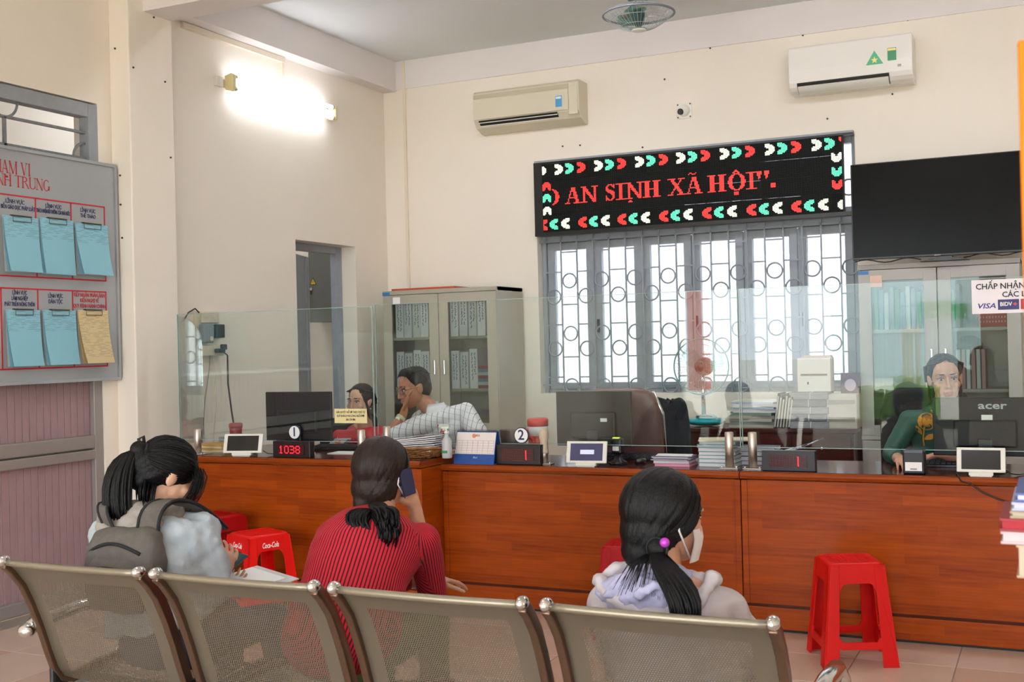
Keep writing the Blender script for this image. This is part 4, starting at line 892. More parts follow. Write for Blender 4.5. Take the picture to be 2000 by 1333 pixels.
# ------------------------------------------------------------------ people
SKIN = M('skin', 'c08d72', .5, var=.04, vs=12, sss=.08); SKIN2 = M('skin_tan', 'a86d50', .5, var=.05, vs=12, sss=.08); SKIN3 = M('skin_pale', 'c79a80', .5, var=.04, vs=12, sss=.08)
LIPS = M('lips', 'a0494a', .4); LIPM = M('lips_tan', '94524a', .4)
HAIRB = M('black_hair', '060506', .42, spec=.25, var=.5, vs=18, stretch=(6, 6, .7), bump=.35, bs=90); HAIRN = M('dark_brown_hair', '1c110e', .42, spec=.3, var=.5, vs=16, stretch=(6, 6, .7), bump=.35, bs=90)
HAIRS = M('brown_streaked_hair', '24160f', .42, spec=.3, var=.6, vs=22, stretch=(6, 6, .6), bump=.35, bs=90)
EYEW = M('eye_white', 'b9aaa0', .4); EYEI = M('eye_iris', '1a100c', .15)
def frame(face, up=(0, 0, 1)):
    f = V(face).normalized(); u_ = V(up); r = f.cross(u_).normalized(); u_ = r.cross(f).normalized()
    return Matrix((r, f, u_)).transposed()
def headprims(mb, c, R, s=1.0, jaw=1.0):
    P = lambda p: c+R @ (V(p)*s)
    E = lambda p, r: mb.ell(P(p), [x*s for x in r], R)
    E((0, -.012, .035), (.074, .094, .08)); E((0, .03, -.03), (.062*jaw, .062, .082)); E((0, .055, -.088), (.034*jaw, .03, .026)); E((0, .0, -.05), (.058*jaw, .05, .05))
    mb.cap(P((0, .093, .012)), P((0, .106, -.03)), .007*s, .011*s, 10)
    for q in (-1, 1):
        E((q*.011, .097, -.034), (.008, .009, .007)); E((q*.03, .082, .026), (.024, .01, .008)); E((q*.042, .062, -.024), (.022, .022, .022))
        E((q*.031, .079, -.004), (.017, .009, .006)); E((q*.074, -.008, -.006), (.009, .02, .031)); E((q*.079, -.013, .008), (.008, .016, .018))
    E((0, .09, -.06), (.022, .008, .0055)); E((0, .088, -.071), (.019, .008, .007))
def hand(mb, w_, d, n, curl, side, k=1.0, spread=1.0):
    d = V(d).normalized(); n = V(n); n = (n-d*n.dot(d)).normalized(); s_ = d.cross(n)*side
    R = Matrix((d, s_, n)).transposed()
    mb.ell(w_+d*.045*k, (.048*k, .039*k, .016*k), R, 14, 10); mb.cap(w_-d*.02, w_+d*.02, .024*k, .026*k, 12)
    for i, (o_, L_) in enumerate(((-.031, .062), (-.0105, .078), (.0105, .083), (.031, .074))):
        p = w_+d*.08*k+s_*o_*k*1.0; dd = (d+s_*(o_*4*spread)).normalized(); a = curl*.55+.05*i*.3
        for j, f in enumerate((.45, .32, .25)):
            dd = (dd*math.cos(a)+n*math.sin(a)).normalized(); q = p+dd*L_*f*k; mb.cap(p, q, .0082*k-.0007*j, .0078*k-.0008*j, 8); p = q
            a = curl*.7
    p = w_+d*.025*k+s_*.03*k; dd = (d*.65+s_*.75+n*.25).normalized()
    for f, rr_ in ((.04, .0115), (.032, .0095), (.025, .008)):
        q = p+dd*f*k; mb.cap(p, q, rr_*k, rr_*k*.9, 8); p = q; dd = (dd+n*curl*.35+d*.25).normalized()
def spine(hip, neck, bulge):
    c_ = (hip+neck)/2+bulge
    return lambda t_: hip*(1-t_)**2+c_*2*t_*(1-t_)+neck*t_**2
TP = [(0, .15, .105), (.1, .165, .12), (.3, .148, .108), (.5, .145, .105), (.68, .158, .112), (.82, .165, .105), (.92, .14, .085), (1.0, .08, .06)]
def torso(mb, hip, neck, right, bulge, inf=0., wk=1.0, prof=TP, t0=0, dk=1.0):
    f = spine(hip, neck, bulge); rings = []
    for (t_, a, b) in prof:
        if t_ < t0: continue
        c_ = f(t_); tg = (f(min(1, t_+.02))-f(max(0, t_-.02))).normalized(); r = (right-tg*right.dot(tg)).normalized(); fw = tg.cross(r)
        rings.append([c_+r*(a*wk+inf)*math.cos(q)+fw*(b*dk+inf)*math.sin(q) for q in [2*math.pi*i/24 for i in range(24)]])
    mb.loft(rings)
def wrinkle(sc, amp, seed=0, stretch=(1, 1, 1)):
    def f(p):
        q = V((p.x*stretch[0], p.y*stretch[1], p.z*stretch[2]))*sc+V((seed, seed*2, 0))
        return amp*(noise.noise(q)+.5*noise.noise(q*2.1)-.25*abs(noise.noise(q*1.3)))
    return f
class Person:
    def __init__(s, label, hip, neck, head, face, up, right, bulge=(0, 0, 0), skin=SKIN, s_=1.0, jaw=1.0, lips=LIPS):
        s.root = thing('person', label, 'person', (hip.x, hip.y, 0)); s.o = V((hip.x, hip.y, 0))
        s.hip, s.neck, s.head = hip-s.o, neck-s.o, head-s.o; s.R = frame(face, up); s.right = V(right).normalized(); s.bulge = V(bulge)
        s.jaw, s.lips, s.scale, s.sk, s.mb, s.hairm = jaw, lips, s_, skin, MB(), HAIRB


    def H(s, p): return s.head+s.R @ (V(p)*s.scale)
    def L(s, p): return V(p)-s.o
    def base(s, arms, legs=True, hands=((.5, None), (.5, None))):
        mb = s.mb; headprims(mb, s.head, s.R, s.scale, s.jaw)
        mb.cap(s.neck-V((0, 0, .02)), s.H((0, -.015, -.045)), .056, .052)
        torso(mb, s.hip, s.neck, s.right, s.bulge, -.012)
        s.arms = [[s.L(p) for p in a[:3]] for a in arms]
        mb.cap(s.arms[0][0], s.arms[1][0], .045)
        for (sh, el, wr), a, sd in zip(s.arms, arms, (-1, 1)):
            mb.cap(sh, el, .046, .037); mb.cap(el, wr, .038, .025)
            hand(mb, wr+(wr-el).normalized()*.015, a[3], a[4], a[5], sd*(a[6] if len(a) > 6 else 1))
    def finish(s, voxel=.005):
        Ri = s.R.transposed(); hd = s.head; k = s.scale
        def mf(c_):
            p = Ri @ (c_-hd)/k
            if abs(p.x) < .025-.25*abs(p.z+.066) and -.079 < p.z < -.0545 and p.y > .078: return 1
            return 0
        b = remesh(s.mb, voxel, 3, 'body', [s.sk, s.lips], s.root, matfn=mf, fac=.45)
        for q in (-1, 1):
            c_ = s.H((q*.031, .0815, .007))
            MB().ell(c_, (.0125*k, .0072*k, .0038*k), s.R).build('eye', EYEW, s.root)
            MB().ell(s.H((q*.030, .0865, .0065)), (.0055*k, .0035*k, .0044*k), s.R, 12, 8).build('iris', EYEI, s.root)
            MB().tube([s.H((q*(.015+.034*i/6), .0865-.010*(i/6)**2, .0115+.004*math.sin(math.pi*i/6)-.001*i/6)) for i in range(7)], .0021*k, 6).build('eyelash', EYEI, s.root)
            MB().tube([s.H((q*(.012+.04*i/6), .0925-.016*(i/6)**2, .0265+.005*math.sin(math.pi*(.3+.6*i/6)))) for i in range(7)], [.0018, .0033, .0036, .0034, .003, .0024, .0012], 6).build('eyebrow', s.hairm, s.root)
        return b
    def legs(s, knees, ankles, mat, name='trousers', inf=.0):
        q = MB(); 
        for sd, kn, an in zip((-1, 1), knees, ankles):
            kn, an = s.L(kn), s.L(an); hp = s.hip+s.right*(.085*sd)-V((0, 0, .02))
            q.cap(hp, kn, .088, .062); q.cap(kn, an, .06, .045)
        q.ell(s.hip-V((0, 0, .01)), (.17, .13, .1)); remesh(q, .014, 4, name, mat, s.root, disp=wrinkle(9, .006))
        for an in ankles:
            an = s.L(an); fwd = V((0, 0, 1)).cross(s.right); MB().ell(an+fwd*.06+V((0, 0, -.035)), (.045, .125, .04), Matrix((s.right, fwd, V((0, 0, 1)))).transposed()).build('shoe', BLKM, s.root)
def strands(mb, paths, r=.0016, n=4):
    for pts in paths: mb.tube(pts, [r*(1 if i < len(pts)-2 else .5) for i in range(len(pts))], n)
def hair_lines(P, tie, n, cc, rad, seed, zmin=-.06, frontclip=.07):
    # combed strands from the hairline over the skull to the tie, P = person; head-local coordinates
    r = random.Random(seed); out = []; tie = V(tie); cc = V(cc)
    for i in range(n):
        a = r.uniform(0, 2*math.pi); st = V((math.cos(a)*.98, 0, math.sin(a)*.98))
        d0 = V((st.x, .62+.15*r.random(), st.z)).normalized()
        if d0.z < -.35: d0.y = -.1; d0.normalize()
        d1 = (tie-cc); d1 = V((d1.x/rad[0], d1.y/rad[1], d1.z/rad[2])).normalized()
        om = d0.angle(d1); pts = []
        if om > 3: continue
        for k in range(9):
            t_ = k/8; d = (d0*math.sin((1-t_)*om)+d1*math.sin(t_*om))/max(math.sin(om), 1e-3)
            d.normalize(); lift = 1.012+.012*r.random()*math.sin(math.pi*t_)
            pts.append(P.H(cc+V((d.x*rad[0], d.y*rad[1], d.z*rad[2]))*lift))
        out.append(pts)
    return out

def hairbase(P, ells, mat, voxel=.006, it=9, tie=(0, -.1, -.09), amp=.003):
    q = MB()
    for c_, r_ in ells: q.ell(P.H(c_), [x*P.scale for x in r_], P.R, 26, 16)
    def groove(p):
        l = P.R.transposed() @ (p-P.head)-V((0, -.02, .03)); ax = (V(tie)-V((0, -.02, .03))).normalized(); e1 = ax.orthogonal().normalized(); e2 = ax.cross(e1); a = math.atan2(l.dot(e1), l.dot(e2)); k = min(1, (l-ax*l.dot(ax)).length/.05)
        s_ = V((math.cos(a), math.sin(a), 0)); return k*amp*(noise.noise(s_*9+V((0, 0, l.dot(ax)*5)))+.8*noise.noise(s_*24+V((0, 0, l.dot(ax)*6))))
    return remesh(q, voxel, it, 'hair', mat, P.root, disp=groove)

HAIRL = M('light_brown_strands', '6a4c3c', .4, spec=.3); HAIRD = M('dark_strands', '140c0a', .4, spec=.3)
def attr(o, fn, name='pat'):
    me = o.data; a = me.attributes.new(name, 'FLOAT_VECTOR', 'POINT')
    for i, v in enumerate(me.vertices): a.data[i].vector = fn(v.co)
def stripe_mat(name, base, line, per, width, two=False, rough=.75):
    m = M(name, base, rough); nt = m.node_tree; L = nt.links.new; N = nt.nodes.new; b = nt.nodes['Principled BSDF']
    at = N('ShaderNodeAttribute'); at.attribute_name = 'pat'; sp = N('ShaderNodeSeparateXYZ'); L(at.outputs['Vector'], sp.inputs[0]); res = None
    for k in range(2 if two else 1):
        d = N('ShaderNodeMath'); d.operation = 'DIVIDE'; d.inputs[1].default_value = per; L(sp.outputs[k], d.inputs[0])
        f = N('ShaderNodeMath'); f.operation = 'FRACT'; L(d.outputs[0], f.inputs[0]); l = N('ShaderNodeMath'); l.operation = 'LESS_THAN'; l.inputs[1].default_value = width*(1 if k == 0 else .8); L(f.outputs[0], l.inputs[0])
        s_ = N('ShaderNodeMath'); s_.operation = 'MULTIPLY'; s_.inputs[1].default_value = 1 if k == 0 else .45; L(l.outputs[0], s_.inputs[0])
        if res is None: res = s_
        else:
            mxx = N('ShaderNodeMath'); mxx.operation = 'MAXIMUM'; L(res.outputs[0], mxx.inputs[0]); L(s_.outputs[0], mxx.inputs[1]); res = mxx
    mx = N('ShaderNodeMix'); mx.data_type = 'RGBA'; L(res.outputs[0], mx.inputs[0]); mx.inputs[6].default_value = (*srgb(base), 1); mx.inputs[7].default_value = (*srgb(line), 1); L(mx.outputs[2], b.inputs['Base Color'])
    return m
Z = V((0, 0, 1))
def seglocal(p, a, b):
    ab = b-a; t_ = max(0, min(1, (p-a).dot(ab)/ab.length_squared)); return t_, (p-(a+ab*t_))
# ---- woman in the grey denim jacket with a backpack (left)
hip = V((-2.72, 2.98, .53)); neck = PY(300, 1003, 3.02); head = PY(328, 930, 3.07)
P = Person('young woman in a grey denim jacket and backpack looking down at her phone', hip, neck, head, (.42, .75, -.55), (.2, .3, .9), (1, .1, 0), (0, -.05, .02), SKIN3)
shL, shR = PY(210, 1050, 3.0), PY(392, 1042, 3.06); elL, elR = V((shL.x-.04, 3.12, .66)), PY(424, 1150, 3.08); wrL = V((-2.8, 3.3, .62)); wrR = PY(428, 1128, 3.28)
P.base([(shL, elL, wrL, (.1, .7, 0), (0, 0, 1), .6), (shR, elR, wrR, (.1, .35, .6), (-.75, .4, 0), 1.0)])
P.hairm = HAIRB; P.finish()
q = MB(); torso(q, P.hip, P.neck+V((0, 0, -.02)), P.right, P.bulge, .03, 1.08, t0=.1); A = P.arms
q.cap(A[0][0], A[1][0], .068, .068)
for sh, el, wr in A: q.cap(sh, el, .068, .056); q.cap(el, wr-(wr-el)*.12, .056, .046)
DEN = M('grey_denim', 'a9b2b8', .85, var=.08, vs=30, bump=.2, bs=300); HOOD = M('grey_jersey', '978f88', .9, var=.06, vs=40, bump=.2, bs=200)
jk = remesh(q, .011, 5, 'denim_jacket', DEN, P.root, disp=lambda p: wrinkle(13, .014, 3)(p)+wrinkle(34, .006, 1)(p))
sh, el, wr = A[1]
c_ = wr-(wr-el)*.1; dd = (wr-el).normalized(); MB().cone(c_-dd*.03, c_+dd*.012, .05, .047, 18).build('cuff', DEN, jk)
q = MB(); n0 = P.neck
q.tube([n0+V((.1*math.cos(t_), .085*math.sin(t_)-.02, -.015+.03*math.sin(t_))) for t_ in [2*math.pi*i/20 for i in range(20)]], .032, 10, closed=True)
q.ell(n0+V((-.01, -.115, -.04)), (.11, .05, .055)); q.ell(n0+V((0, -.06, .0)), (.1, .07, .05)); q.tube([n0+V((-.01+.12*math.cos(t_), -.09+.07*math.sin(t_), .0-.045*abs(math.sin(t_)))) for t_ in [math.pi+math.pi*i/12 for i in range(13)]], .026, 8)
remesh(q, .009, 4, 'hood', HOOD, P.root, disp=wrinkle(16, .008, 5))
P.legs([V((-2.82, 3.42, .5)), V((-2.6, 3.42, .5))], [V((-2.82, 3.45, .1)), V((-2.6, 3.45, .1))], M('blue_jeans', '3c4a66', .85, var=.1, vs=20))
cc, rad = (0, -.02, .038), (.088, .104, .092); h = hairbase(P, ((cc, rad), ((0, -.06, -.02), (.072, .06, .06)), ((0, -.1, .0), (.05, .05, .06)), ((0, -.075, -.055), (.05, .04, .04))), HAIRB); q = MB()
strands(q, hair_lines(P, (0, -.118, .02), 150, cc, rad, 1), .0022)
tie = P.H((0, -.125, .03)); r_ = random.Random(4)
q.ell(tie-P.R @ V((0, .01, .0)), (.03, .03, .03))
for i in range(190):
    a = r_.uniform(0, 6.28); w_ = r_.random()**.5; sx, sy = math.cos(a)*w_, math.sin(a)*w_
    end = tie+V((-.035+.05*sx+.02*r_.random(), -.085+.035*sy, -.225+.05*r_.random()-.03*abs(sx)))
    c1 = tie+V((-.05+.05*sx, -.05+.04*sy, .01)); c2 = tie+V((-.05+.07*sx, -.085+.045*sy, -.12))
    q.tube([tie*(1-t_)**3+c1*3*t_*(1-t_)**2+c2*3*t_*t_*(1-t_)+end*t_**3 for t_ in [k/9 for k in range(10)]], [.004, .006, .007, .007, .007, .006, .006, .005, .004, .0015], 5)
for i in range(60):
    b0 = P.H((r_.uniform(.045, .075), r_.uniform(.04, .075), r_.uniform(.04, .075))); jx = r_.uniform(-.004, .004); q.tube([b0, b0+P.R @ V((.008+jx, .022+jx, -.02)), b0+P.R @ V((.01+jx*2, .032+jx*2, -.07)), b0+P.R @ V((.003+jx*3, .03+jx*3, -.11-.03*r_.random()))], [.0012, .0014, .001, .0004], 4)
for i in range(40):
    b0 = P.H((r_.uniform(.0, .075), -.04-r_.uniform(0, .05), -.05)); q.tube([b0, b0+V((.0, -.012, -.04)), b0+V((.004*r_.random(), -.014, -.075-.03*r_.random()))], [.004, .004, .001], 4)
q.build('ponytail', HAIRB, P.root); MB().tube([tie+P.R @ V((.026*math.cos(t_), .004, .026*math.sin(t_))) for t_ in [6.2832*i/14 for i in range(14)]], .008, 6, closed=True).build('hair_tie', BLKM, h)
MB().tube([tie+P.R @ V((.0, .0, .02)), tie+P.R @ V((0, -.02, .045)), tie+P.R @ V((0, -.03, .03)), tie+P.R @ V((0, -.01, .01))], .006, 6).build('bow_loop', BLKM, h)
# backpack
BPG = M('grey_canvas', '5a544e', .9, var=.12, vs=40, bump=.2, bs=250); BPD = M('black_webbing', '17171a', .8)
bc = PY(247, 1090, 2.84); bp = thing('backpack', 'grey canvas backpack worn by the young woman on the left', 'backpack', (bc.x, bc.y, bc.z-.165)); B0 = V(bp.location)
q = MB(); rr2 = lambda a, b, z, dy: [V((a*(abs(math.cos(t_))**.6)*(1 if math.cos(t_) >= 0 else -1), (dy+b*(abs(math.sin(t_))**.6)*(1 if math.sin(t_) >= 0 else -1))*.8, z*.82)) for t_ in [6.2832*i/28 for i in range(28)]]
q.loft([rr2(.12, .05, 0, .02), rr2(.145, .07, .03, .0), rr2(.15, .078, .15, -.005), rr2(.145, .075, .24, 0), rr2(.12, .065, .3, .015), rr2(.07, .045, .325, .03)])
bg_ = remesh(q, .009, 4, 'bag_body', BPG, bp, disp=wrinkle(14, .007, 8))
q = MB(); q.loft([rr2(.105, .03, .0, -.06), rr2(.12, .045, .06, -.065), rr2(.115, .042, .17, -.065), rr2(.08, .03, .215, -.05)])
remesh(q, .009, 4, 'front_pocket', BPG, bp, disp=wrinkle(14, .006, 9))
MB().tube([V((-.105+.21*i/12, -.05-.012*math.sin(math.pi*i/12), .19+.03*math.sin(math.pi*i/12))) for i in range(13)], .006, 6).build('zip', BPD, bp)
MB().tube([V((-.1+.2*i/12, -.083-.007*math.sin(math.pi*i/12), .13+.018*math.sin(math.pi*i/12))) for i in range(13)], .005, 6).build('zip', BPD, bp)
for s_, shp in ((-1, shL), (1, shR)):
    shp = V(shp)-B0; a = V((s_*.075, .025, .24)); top = shp+V((-s_*.045, -.03, .125)); low = V((s_*.13, .1, .02)); fr_ = shp+V((-s_*.04, .14, .0))
    ctr = [a, a*.5+top*.5+V((0, -.1, .06)), top, fr_]; rows = []
    for i in range(13):
        t_ = i/12; p = ctr[0]*(1-t_)**3+ctr[1]*3*t_*(1-t_)**2+ctr[2]*3*t_*t_*(1-t_)+ctr[3]*t_**3+V((0, -.004, .03*math.sin(math.pi*t_)))
        rows.append([p+V((k*.032, .012*k*s_, -.006*abs(k))) for k in (-1, -.7, 0, .7, 1)])
    MB().grid(rows).grid([[p-V((0, -.004, .01)) for p in r2] for r2 in rows]).build('shoulder_strap', BPG, bp, keep=True)
    for k in (0, 4): MB().tube([r2[k] for r2 in rows], .0055, 6).build('strap_piping', BPD, bp)
# phone and papers in her lap
c = PY(449, 1108, 3.40); ph = thing('smartphone', 'dark smartphone held by the young woman with the backpack', 'phone', c, rz=-.5); ph.rotation_euler = (.6, 0, -.45)
MB().bx(-.036, .036, -.07, .07, -.004, .004).build('phone_body', M('phone_blue_grey', '3e4657', .3), ph, bev=.003); MB().bx(-.033, .033, -.066, .066, .0041, .005).build('phone_screen', M('phone_screen', '14161c', .1), ph)
c = PY(500, 1133, 3.42); pp = thing('document_sheets', 'white document sheets lying on the lap of the young woman with the backpack', 'papers', c); pp.rotation_euler = (.12, .05, -.35)
MB().bx(-.15, .13, -.1, .1, -.004, 0).build('folder', M('grey_card', 'c9c9cc', .6), pp); MB().bx(-.14, .09, -.09, .07, .0005, .004).build('sheet', PAPER, pp)
# ---- woman in the red ribbed cardigan on the phone
neck = PY(742, 1016, 3.36); head = PY(748, 925, 3.44); hip = V((-2.06, 3.04, .54))
P = Person('woman in a red ribbed cardigan holding a phone to her ear', hip, neck, head, (.12, 1, -.05), (.05, -.05, 1), (1, 0, 0), (0, -.07, .03), SKIN)
shL, shR = PY(668, 1062, 3.30), PY(826, 1056, 3.34); elL = V((shL.x-.05, 3.4, .68)); elR = PY(846, 1160, 3.5); wrL = V((-2.05, 3.56, .64)); wrR = PY(812, 1000, 3.56)
P.base([(shL, elL, wrL, (.4, .8, 0), (0, 0, -1), .5), (shR, elR, wrR, (-.28, -.12, 1), (-.9, .1, 0), .75, 1)])
P.hairm = HAIRN; P.finish()
A = P.arms; q = MB(); torso(q, P.hip, P.neck+V((0, 0, -.015)), P.right, P.bulge, .022, 1.1, dk=1.12); q.cap(A[0][0], A[1][0], .06); q.ell(P.hip+V((0, -.02, .02)), (.19, .145, .12))
for i, (sh, el, wr) in enumerate(A): q.cap(sh, el, .06, .05); q.cap(el, wr-(wr-el)*.25, .05, .038)
RIBR = stripe_mat('red_ribbed_knit', 'c0122a', '3c0810', .0088, .4, rough=.9)
cg = remesh(q, .009, 4, 'cardigan', RIBR, P.root, disp=wrinkle(8, .006, 2, (1, 1, 1)))
sr, er = A[1][0], A[1][1]; sl, el_ = A[0][0], A[0][1]
def pat(p):
    best = None
    for i, sd in ((0, -1), (1, 1)):
        for j in (0, 1):
            t_, d = seglocal(p, A[i][j], A[i][j+1])
            if (best is None or d.length < best[0]): best = (d.length, i, sd, j, d, A[i][j], A[i][j+1])
    L_, i, sd, j, d, s0, s1 = best
    if L_ < .09 and (j == 1 or (p.x-A[i][0].x)*sd > -.015):
        ax = (s1-s0).normalized(); n1 = ax.cross(V((0, 1, 0))).normalized(); return (math.atan2(d.dot(n1), -d.dot(ax.cross(n1)))*.052+2, 0, 0)
    tz = max(0, min(1, (p.z-P.hip.z)/(P.neck.z-P.hip.z))); cy = P.hip.y+(P.neck.y-P.hip.y)*tz; cx = P.hip.x+(P.neck.x-P.hip.x)*tz
    return (math.atan2(p.x-cx, -(p.y-cy))*.15+2, 0, 0)
attr(cg, pat)
P.legs([V((-2.2, 3.5, .52)), V((-1.98, 3.5, .52))], [V((-2.2, 3.5, .1)), V((-1.98, 3.5, .1))], M('olive_trousers', '5a6a35', .85))
cc, rad = (0, -.02, .03), (.094, .11, .102); hairbase(P, ((cc, rad), ((0, -.045, -.045), (.085, .075, .08)), ((-.01, -.07, -.1), (.05, .045, .05))), HAIRS); q = MB()
strands(q, hair_lines(P, (-.01, -.095, -.1), 160, cc, rad, 2), .002)
for nm_, sd_, mt_ in (('light_strands', 21, HAIRL), ('dark_strands', 22, HAIRD)):
    q2 = MB(); strands(q2, hair_lines(P, (-.01, -.095, -.1), 80, cc, [x*1.012 for x in rad], sd_), .0016); q2.build(nm_, mt_, P.root)
q.build('combed_strands', HAIRS, P.root); q = MB(); tie = P.L(PY(738, 1002, 3.29)); r_ = random.Random(9)
for i in range(230):
    a = r_.uniform(0, 6.28); w_ = r_.random()**.5; sx = math.cos(a)*w_; sy = math.sin(a)*w_; left = r_.random() < .7
    base = P.L(PY(700 if left else 768, 1058 if left else 1036, 3.16)); e = base+V((.042*sx, .02*sy, .045*r_.uniform(-1, 1)))
    c1 = tie+V((.05*sx, -.06, .03)); c2 = e+V(((-.035 if left else .04), -.03, .055)); e2 = e+V((.03*(1 if left else -1), .01, -.02))
    q.tube([tie*(1-t_)**3+c1*3*t_*(1-t_)**2+c2*3*t_*t_*(1-t_)+e2*t_**3 for t_ in [k/8 for k in range(9)]], [.004, .006, .007, .007, .007, .006, .005, .004, .0015], 5)
q.ell(tie, (.045, .035, .04)); q.build('ponytail', HAIRB, P.root)
q = MB(); q.grid([[P.H((x*.06, .085-.03*abs(x)**2, z)) for x in (-1.25, -.8, -.4, 0, .4, .8, 1.25)] for z in (-.085, -.05, -.02)]); q.build('face_mask', M('patterned_mask', '6c6a63', .8, var=.8, vs=60), P.root, keep=True)
for s_ in (1, -1): MB().tube([P.H((s_*.072, .035, -.03)), P.H((s_*.08, .0, -.02)), P.H((s_*.086, -.02, .005)), P.H((s_*.083, -.02, -.03)), P.H((s_*.072, .03, -.07))], .0025, 5).build('mask_loop', PAPER, P.root)
c = P.o+P.H((.098, .012, -.02)); ph = thing('mobile_phone', 'dark blue mobile phone held at the ear of the red-cardigan woman', 'phone', c); ph.rotation_euler = (.2, 0, -.5)
MB().bx(-.005, .005, -.024, .026, -.05, .045).build('phone_body', M('phone_navy', '1c2040', .3), ph, bev=.004); MB().bx(-.0065, -.005, -.022, .024, -.046, .041).build('phone_screen', M('phone_screen'), ph)
# ---- woman with the lavender hooded jacket and face mask
neck = PY(1292, 1118, 2.94); head = PY(1300, 1012, 3.01); hip = V((-.93, 2.97, .50))
P = Person('woman in a lavender hooded jacket wearing a white face mask', hip, neck, head, (.6, .8, -.08), (.02, .0, 1), (1, .05, 0), (0, -.05, .02), SKIN, 1.04)
shL, shR = PY(1196, 1178, 2.95), PY(1408, 1192, 2.98); elL = V((shL.x-.05, 3.1, .6)); elR = V((shR.x+.06, 3.1, .6)); wrL = V((-.98, 3.34, .6)); wrR = V((-.86, 3.34, .6))
P.base([(shL, elL, wrL, (.5, .8, 0), (0, 0, -1), .5), (shR, elR, wrR, (-.5, .8, 0), (0, 0, -1), .5)])
P.hairm = HAIRB; P.finish()
A = P.arms; q = MB(); torso(q, P.hip, P.neck+V((0, 0, -.03)), P.right, P.bulge, .026, 1.05, t0=.1); q.cap(A[0][0], A[1][0], .065)
for sh, el, wr in A: q.cap(sh, el, .068, .056); q.cap(el, wr-(wr-el)*.1, .056, .042)
LAV = M('pale_lavender_grey_cotton', 'b9b0b4', .9, var=.04, vs=25); LAV2 = M('lavender_lining', 'a9a6c2', .9, var=.05, vs=25)
remesh(q, .01, 5, 'jacket', LAV, P.root, disp=wrinkle(12, .011, 6))
n0 = P.neck; q = MB()
rim = [n0+V((.152*math.cos(t_), -.055+.075*math.sin(t_), -.005-.075*max(0, -math.sin(t_))**1.2+.012*math.cos(3*t_))) for t_ in [2*math.pi*i/30 for i in range(30)]]
q.tube(rim, [.02+.005*math.sin(i*1.7) for i in range(30)], 9, closed=True); q.ell(n0+V((0, -.075, -.1)), (.15, .06, .07)); remesh(q, .007, 3, 'hood', LAV, P.root, disp=wrinkle(26, .009, 2))
q = MB(); q.ell(n0+V((-.02, -.085, -.045)), (.128, .056, .06)); q.ell(n0+V((0, -.02, -.02)), (.1, .07, .055)); q.tube([n0+V((-.11+.2*i/8, -.135+.02*math.sin(i), -.03-.02*math.sin(i*.8))) for i in range(9)], .016, 8)
remesh(q, .007, 2, 'hood_lining', LAV2, P.root, disp=wrinkle(30, .012, 4))
P.legs([V((-1.03, 3.42, .49)), V((-.8, 3.42, .49))], [V((-1.03, 3.45, .1)), V((-.8, 3.45, .1))], M('blue_jeans'))
cc, rad = (0, -.02, .03), (.098, .112, .104); h = hairbase(P, ((cc, rad), ((0, -.05, -.03), (.084, .075, .085)), ((0, -.075, -.085), (.06, .045, .05))), HAIRB); q = MB()
strands(q, hair_lines(P, (0, -.105, -.095), 200, cc, rad, 3), .002)
tie = P.L(PY(1284, 1072, 2.87)); r_ = random.Random(12); q.ell(tie, (.028, .028, .03))
for i in range(130):
    a = r_.uniform(0, 6.28); w_ = r_.random()**.5; sx, sy = math.cos(a)*w_, math.sin(a)*w_
    e = P.L(PY(1335, 1212, 2.73))+V((.035*sx, .015*sy, -.04*r_.random())); c1 = tie+V((.0+.04*sx, -.06+.02*sy, -.03)); c2 = P.L(PY(1358, 1140, 2.70))+V((.055*sx, .02*sy, .02*sy))
    q.tube([tie*(1-t_)**3+c1*3*t_*(1-t_)**2+c2*3*t_*t_*(1-t_)+e*t_**3 for t_ in [k/9 for k in range(10)]], [.003, .005, .0055, .006, .006, .006, .005, .004, .003, .001], 5)
for i in range(70):
    sd = r_.uniform(-1, 1); b0 = tie+V((.02*sd, 0, -.01)); q.tube([b0, b0+V((sd*.05, -.04, -.025)), b0+V((sd*.085, -.07, -.07-.04*r_.random()))], [.0014, .0012, .0005], 4)
q.build('ponytail', HAIRB, P.root); MB().ell(tie+V((.03, -.03, .022)), (.013, .013, .013)).build('purple_bead', M('purple_bead', 'b03ab4', .2), h)
MB().tube([tie+V((.027*math.cos(t_), -.004, .027*math.sin(t_))) for t_ in [6.2832*i/14 for i in range(14)]], .005, 6, closed=True).build('hair_tie', BLKM, h)
MASK = M('white_mask', 'd8d0d0', .8)
rows = [[P.H((x*.075, .112-.06*x*x-.01*abs(z+.05)/.04, z)) for x in (-1.15, -.9, -.6, -.3, 0, .3, .6, .9, 1.15)] for z in (-.105, -.085, -.065, -.045, -.02)]
MB().grid(rows).grid([[p+P.R @ V((0, .003, 0)) for p in r2] for r2 in rows]).build('face_mask', MASK, P.root, keep=True)
for s_ in (1, -1): MB().tube([P.H((s_*.072, .03, -.025)), P.H((s_*.085, .0, -.0)), P.H((s_*.09, -.022, .02)), P.H((s_*.088, -.02, -.02)), P.H((s_*.074, .03, -.095))], .0028, 5).build('mask_loop', MASK, P.root)
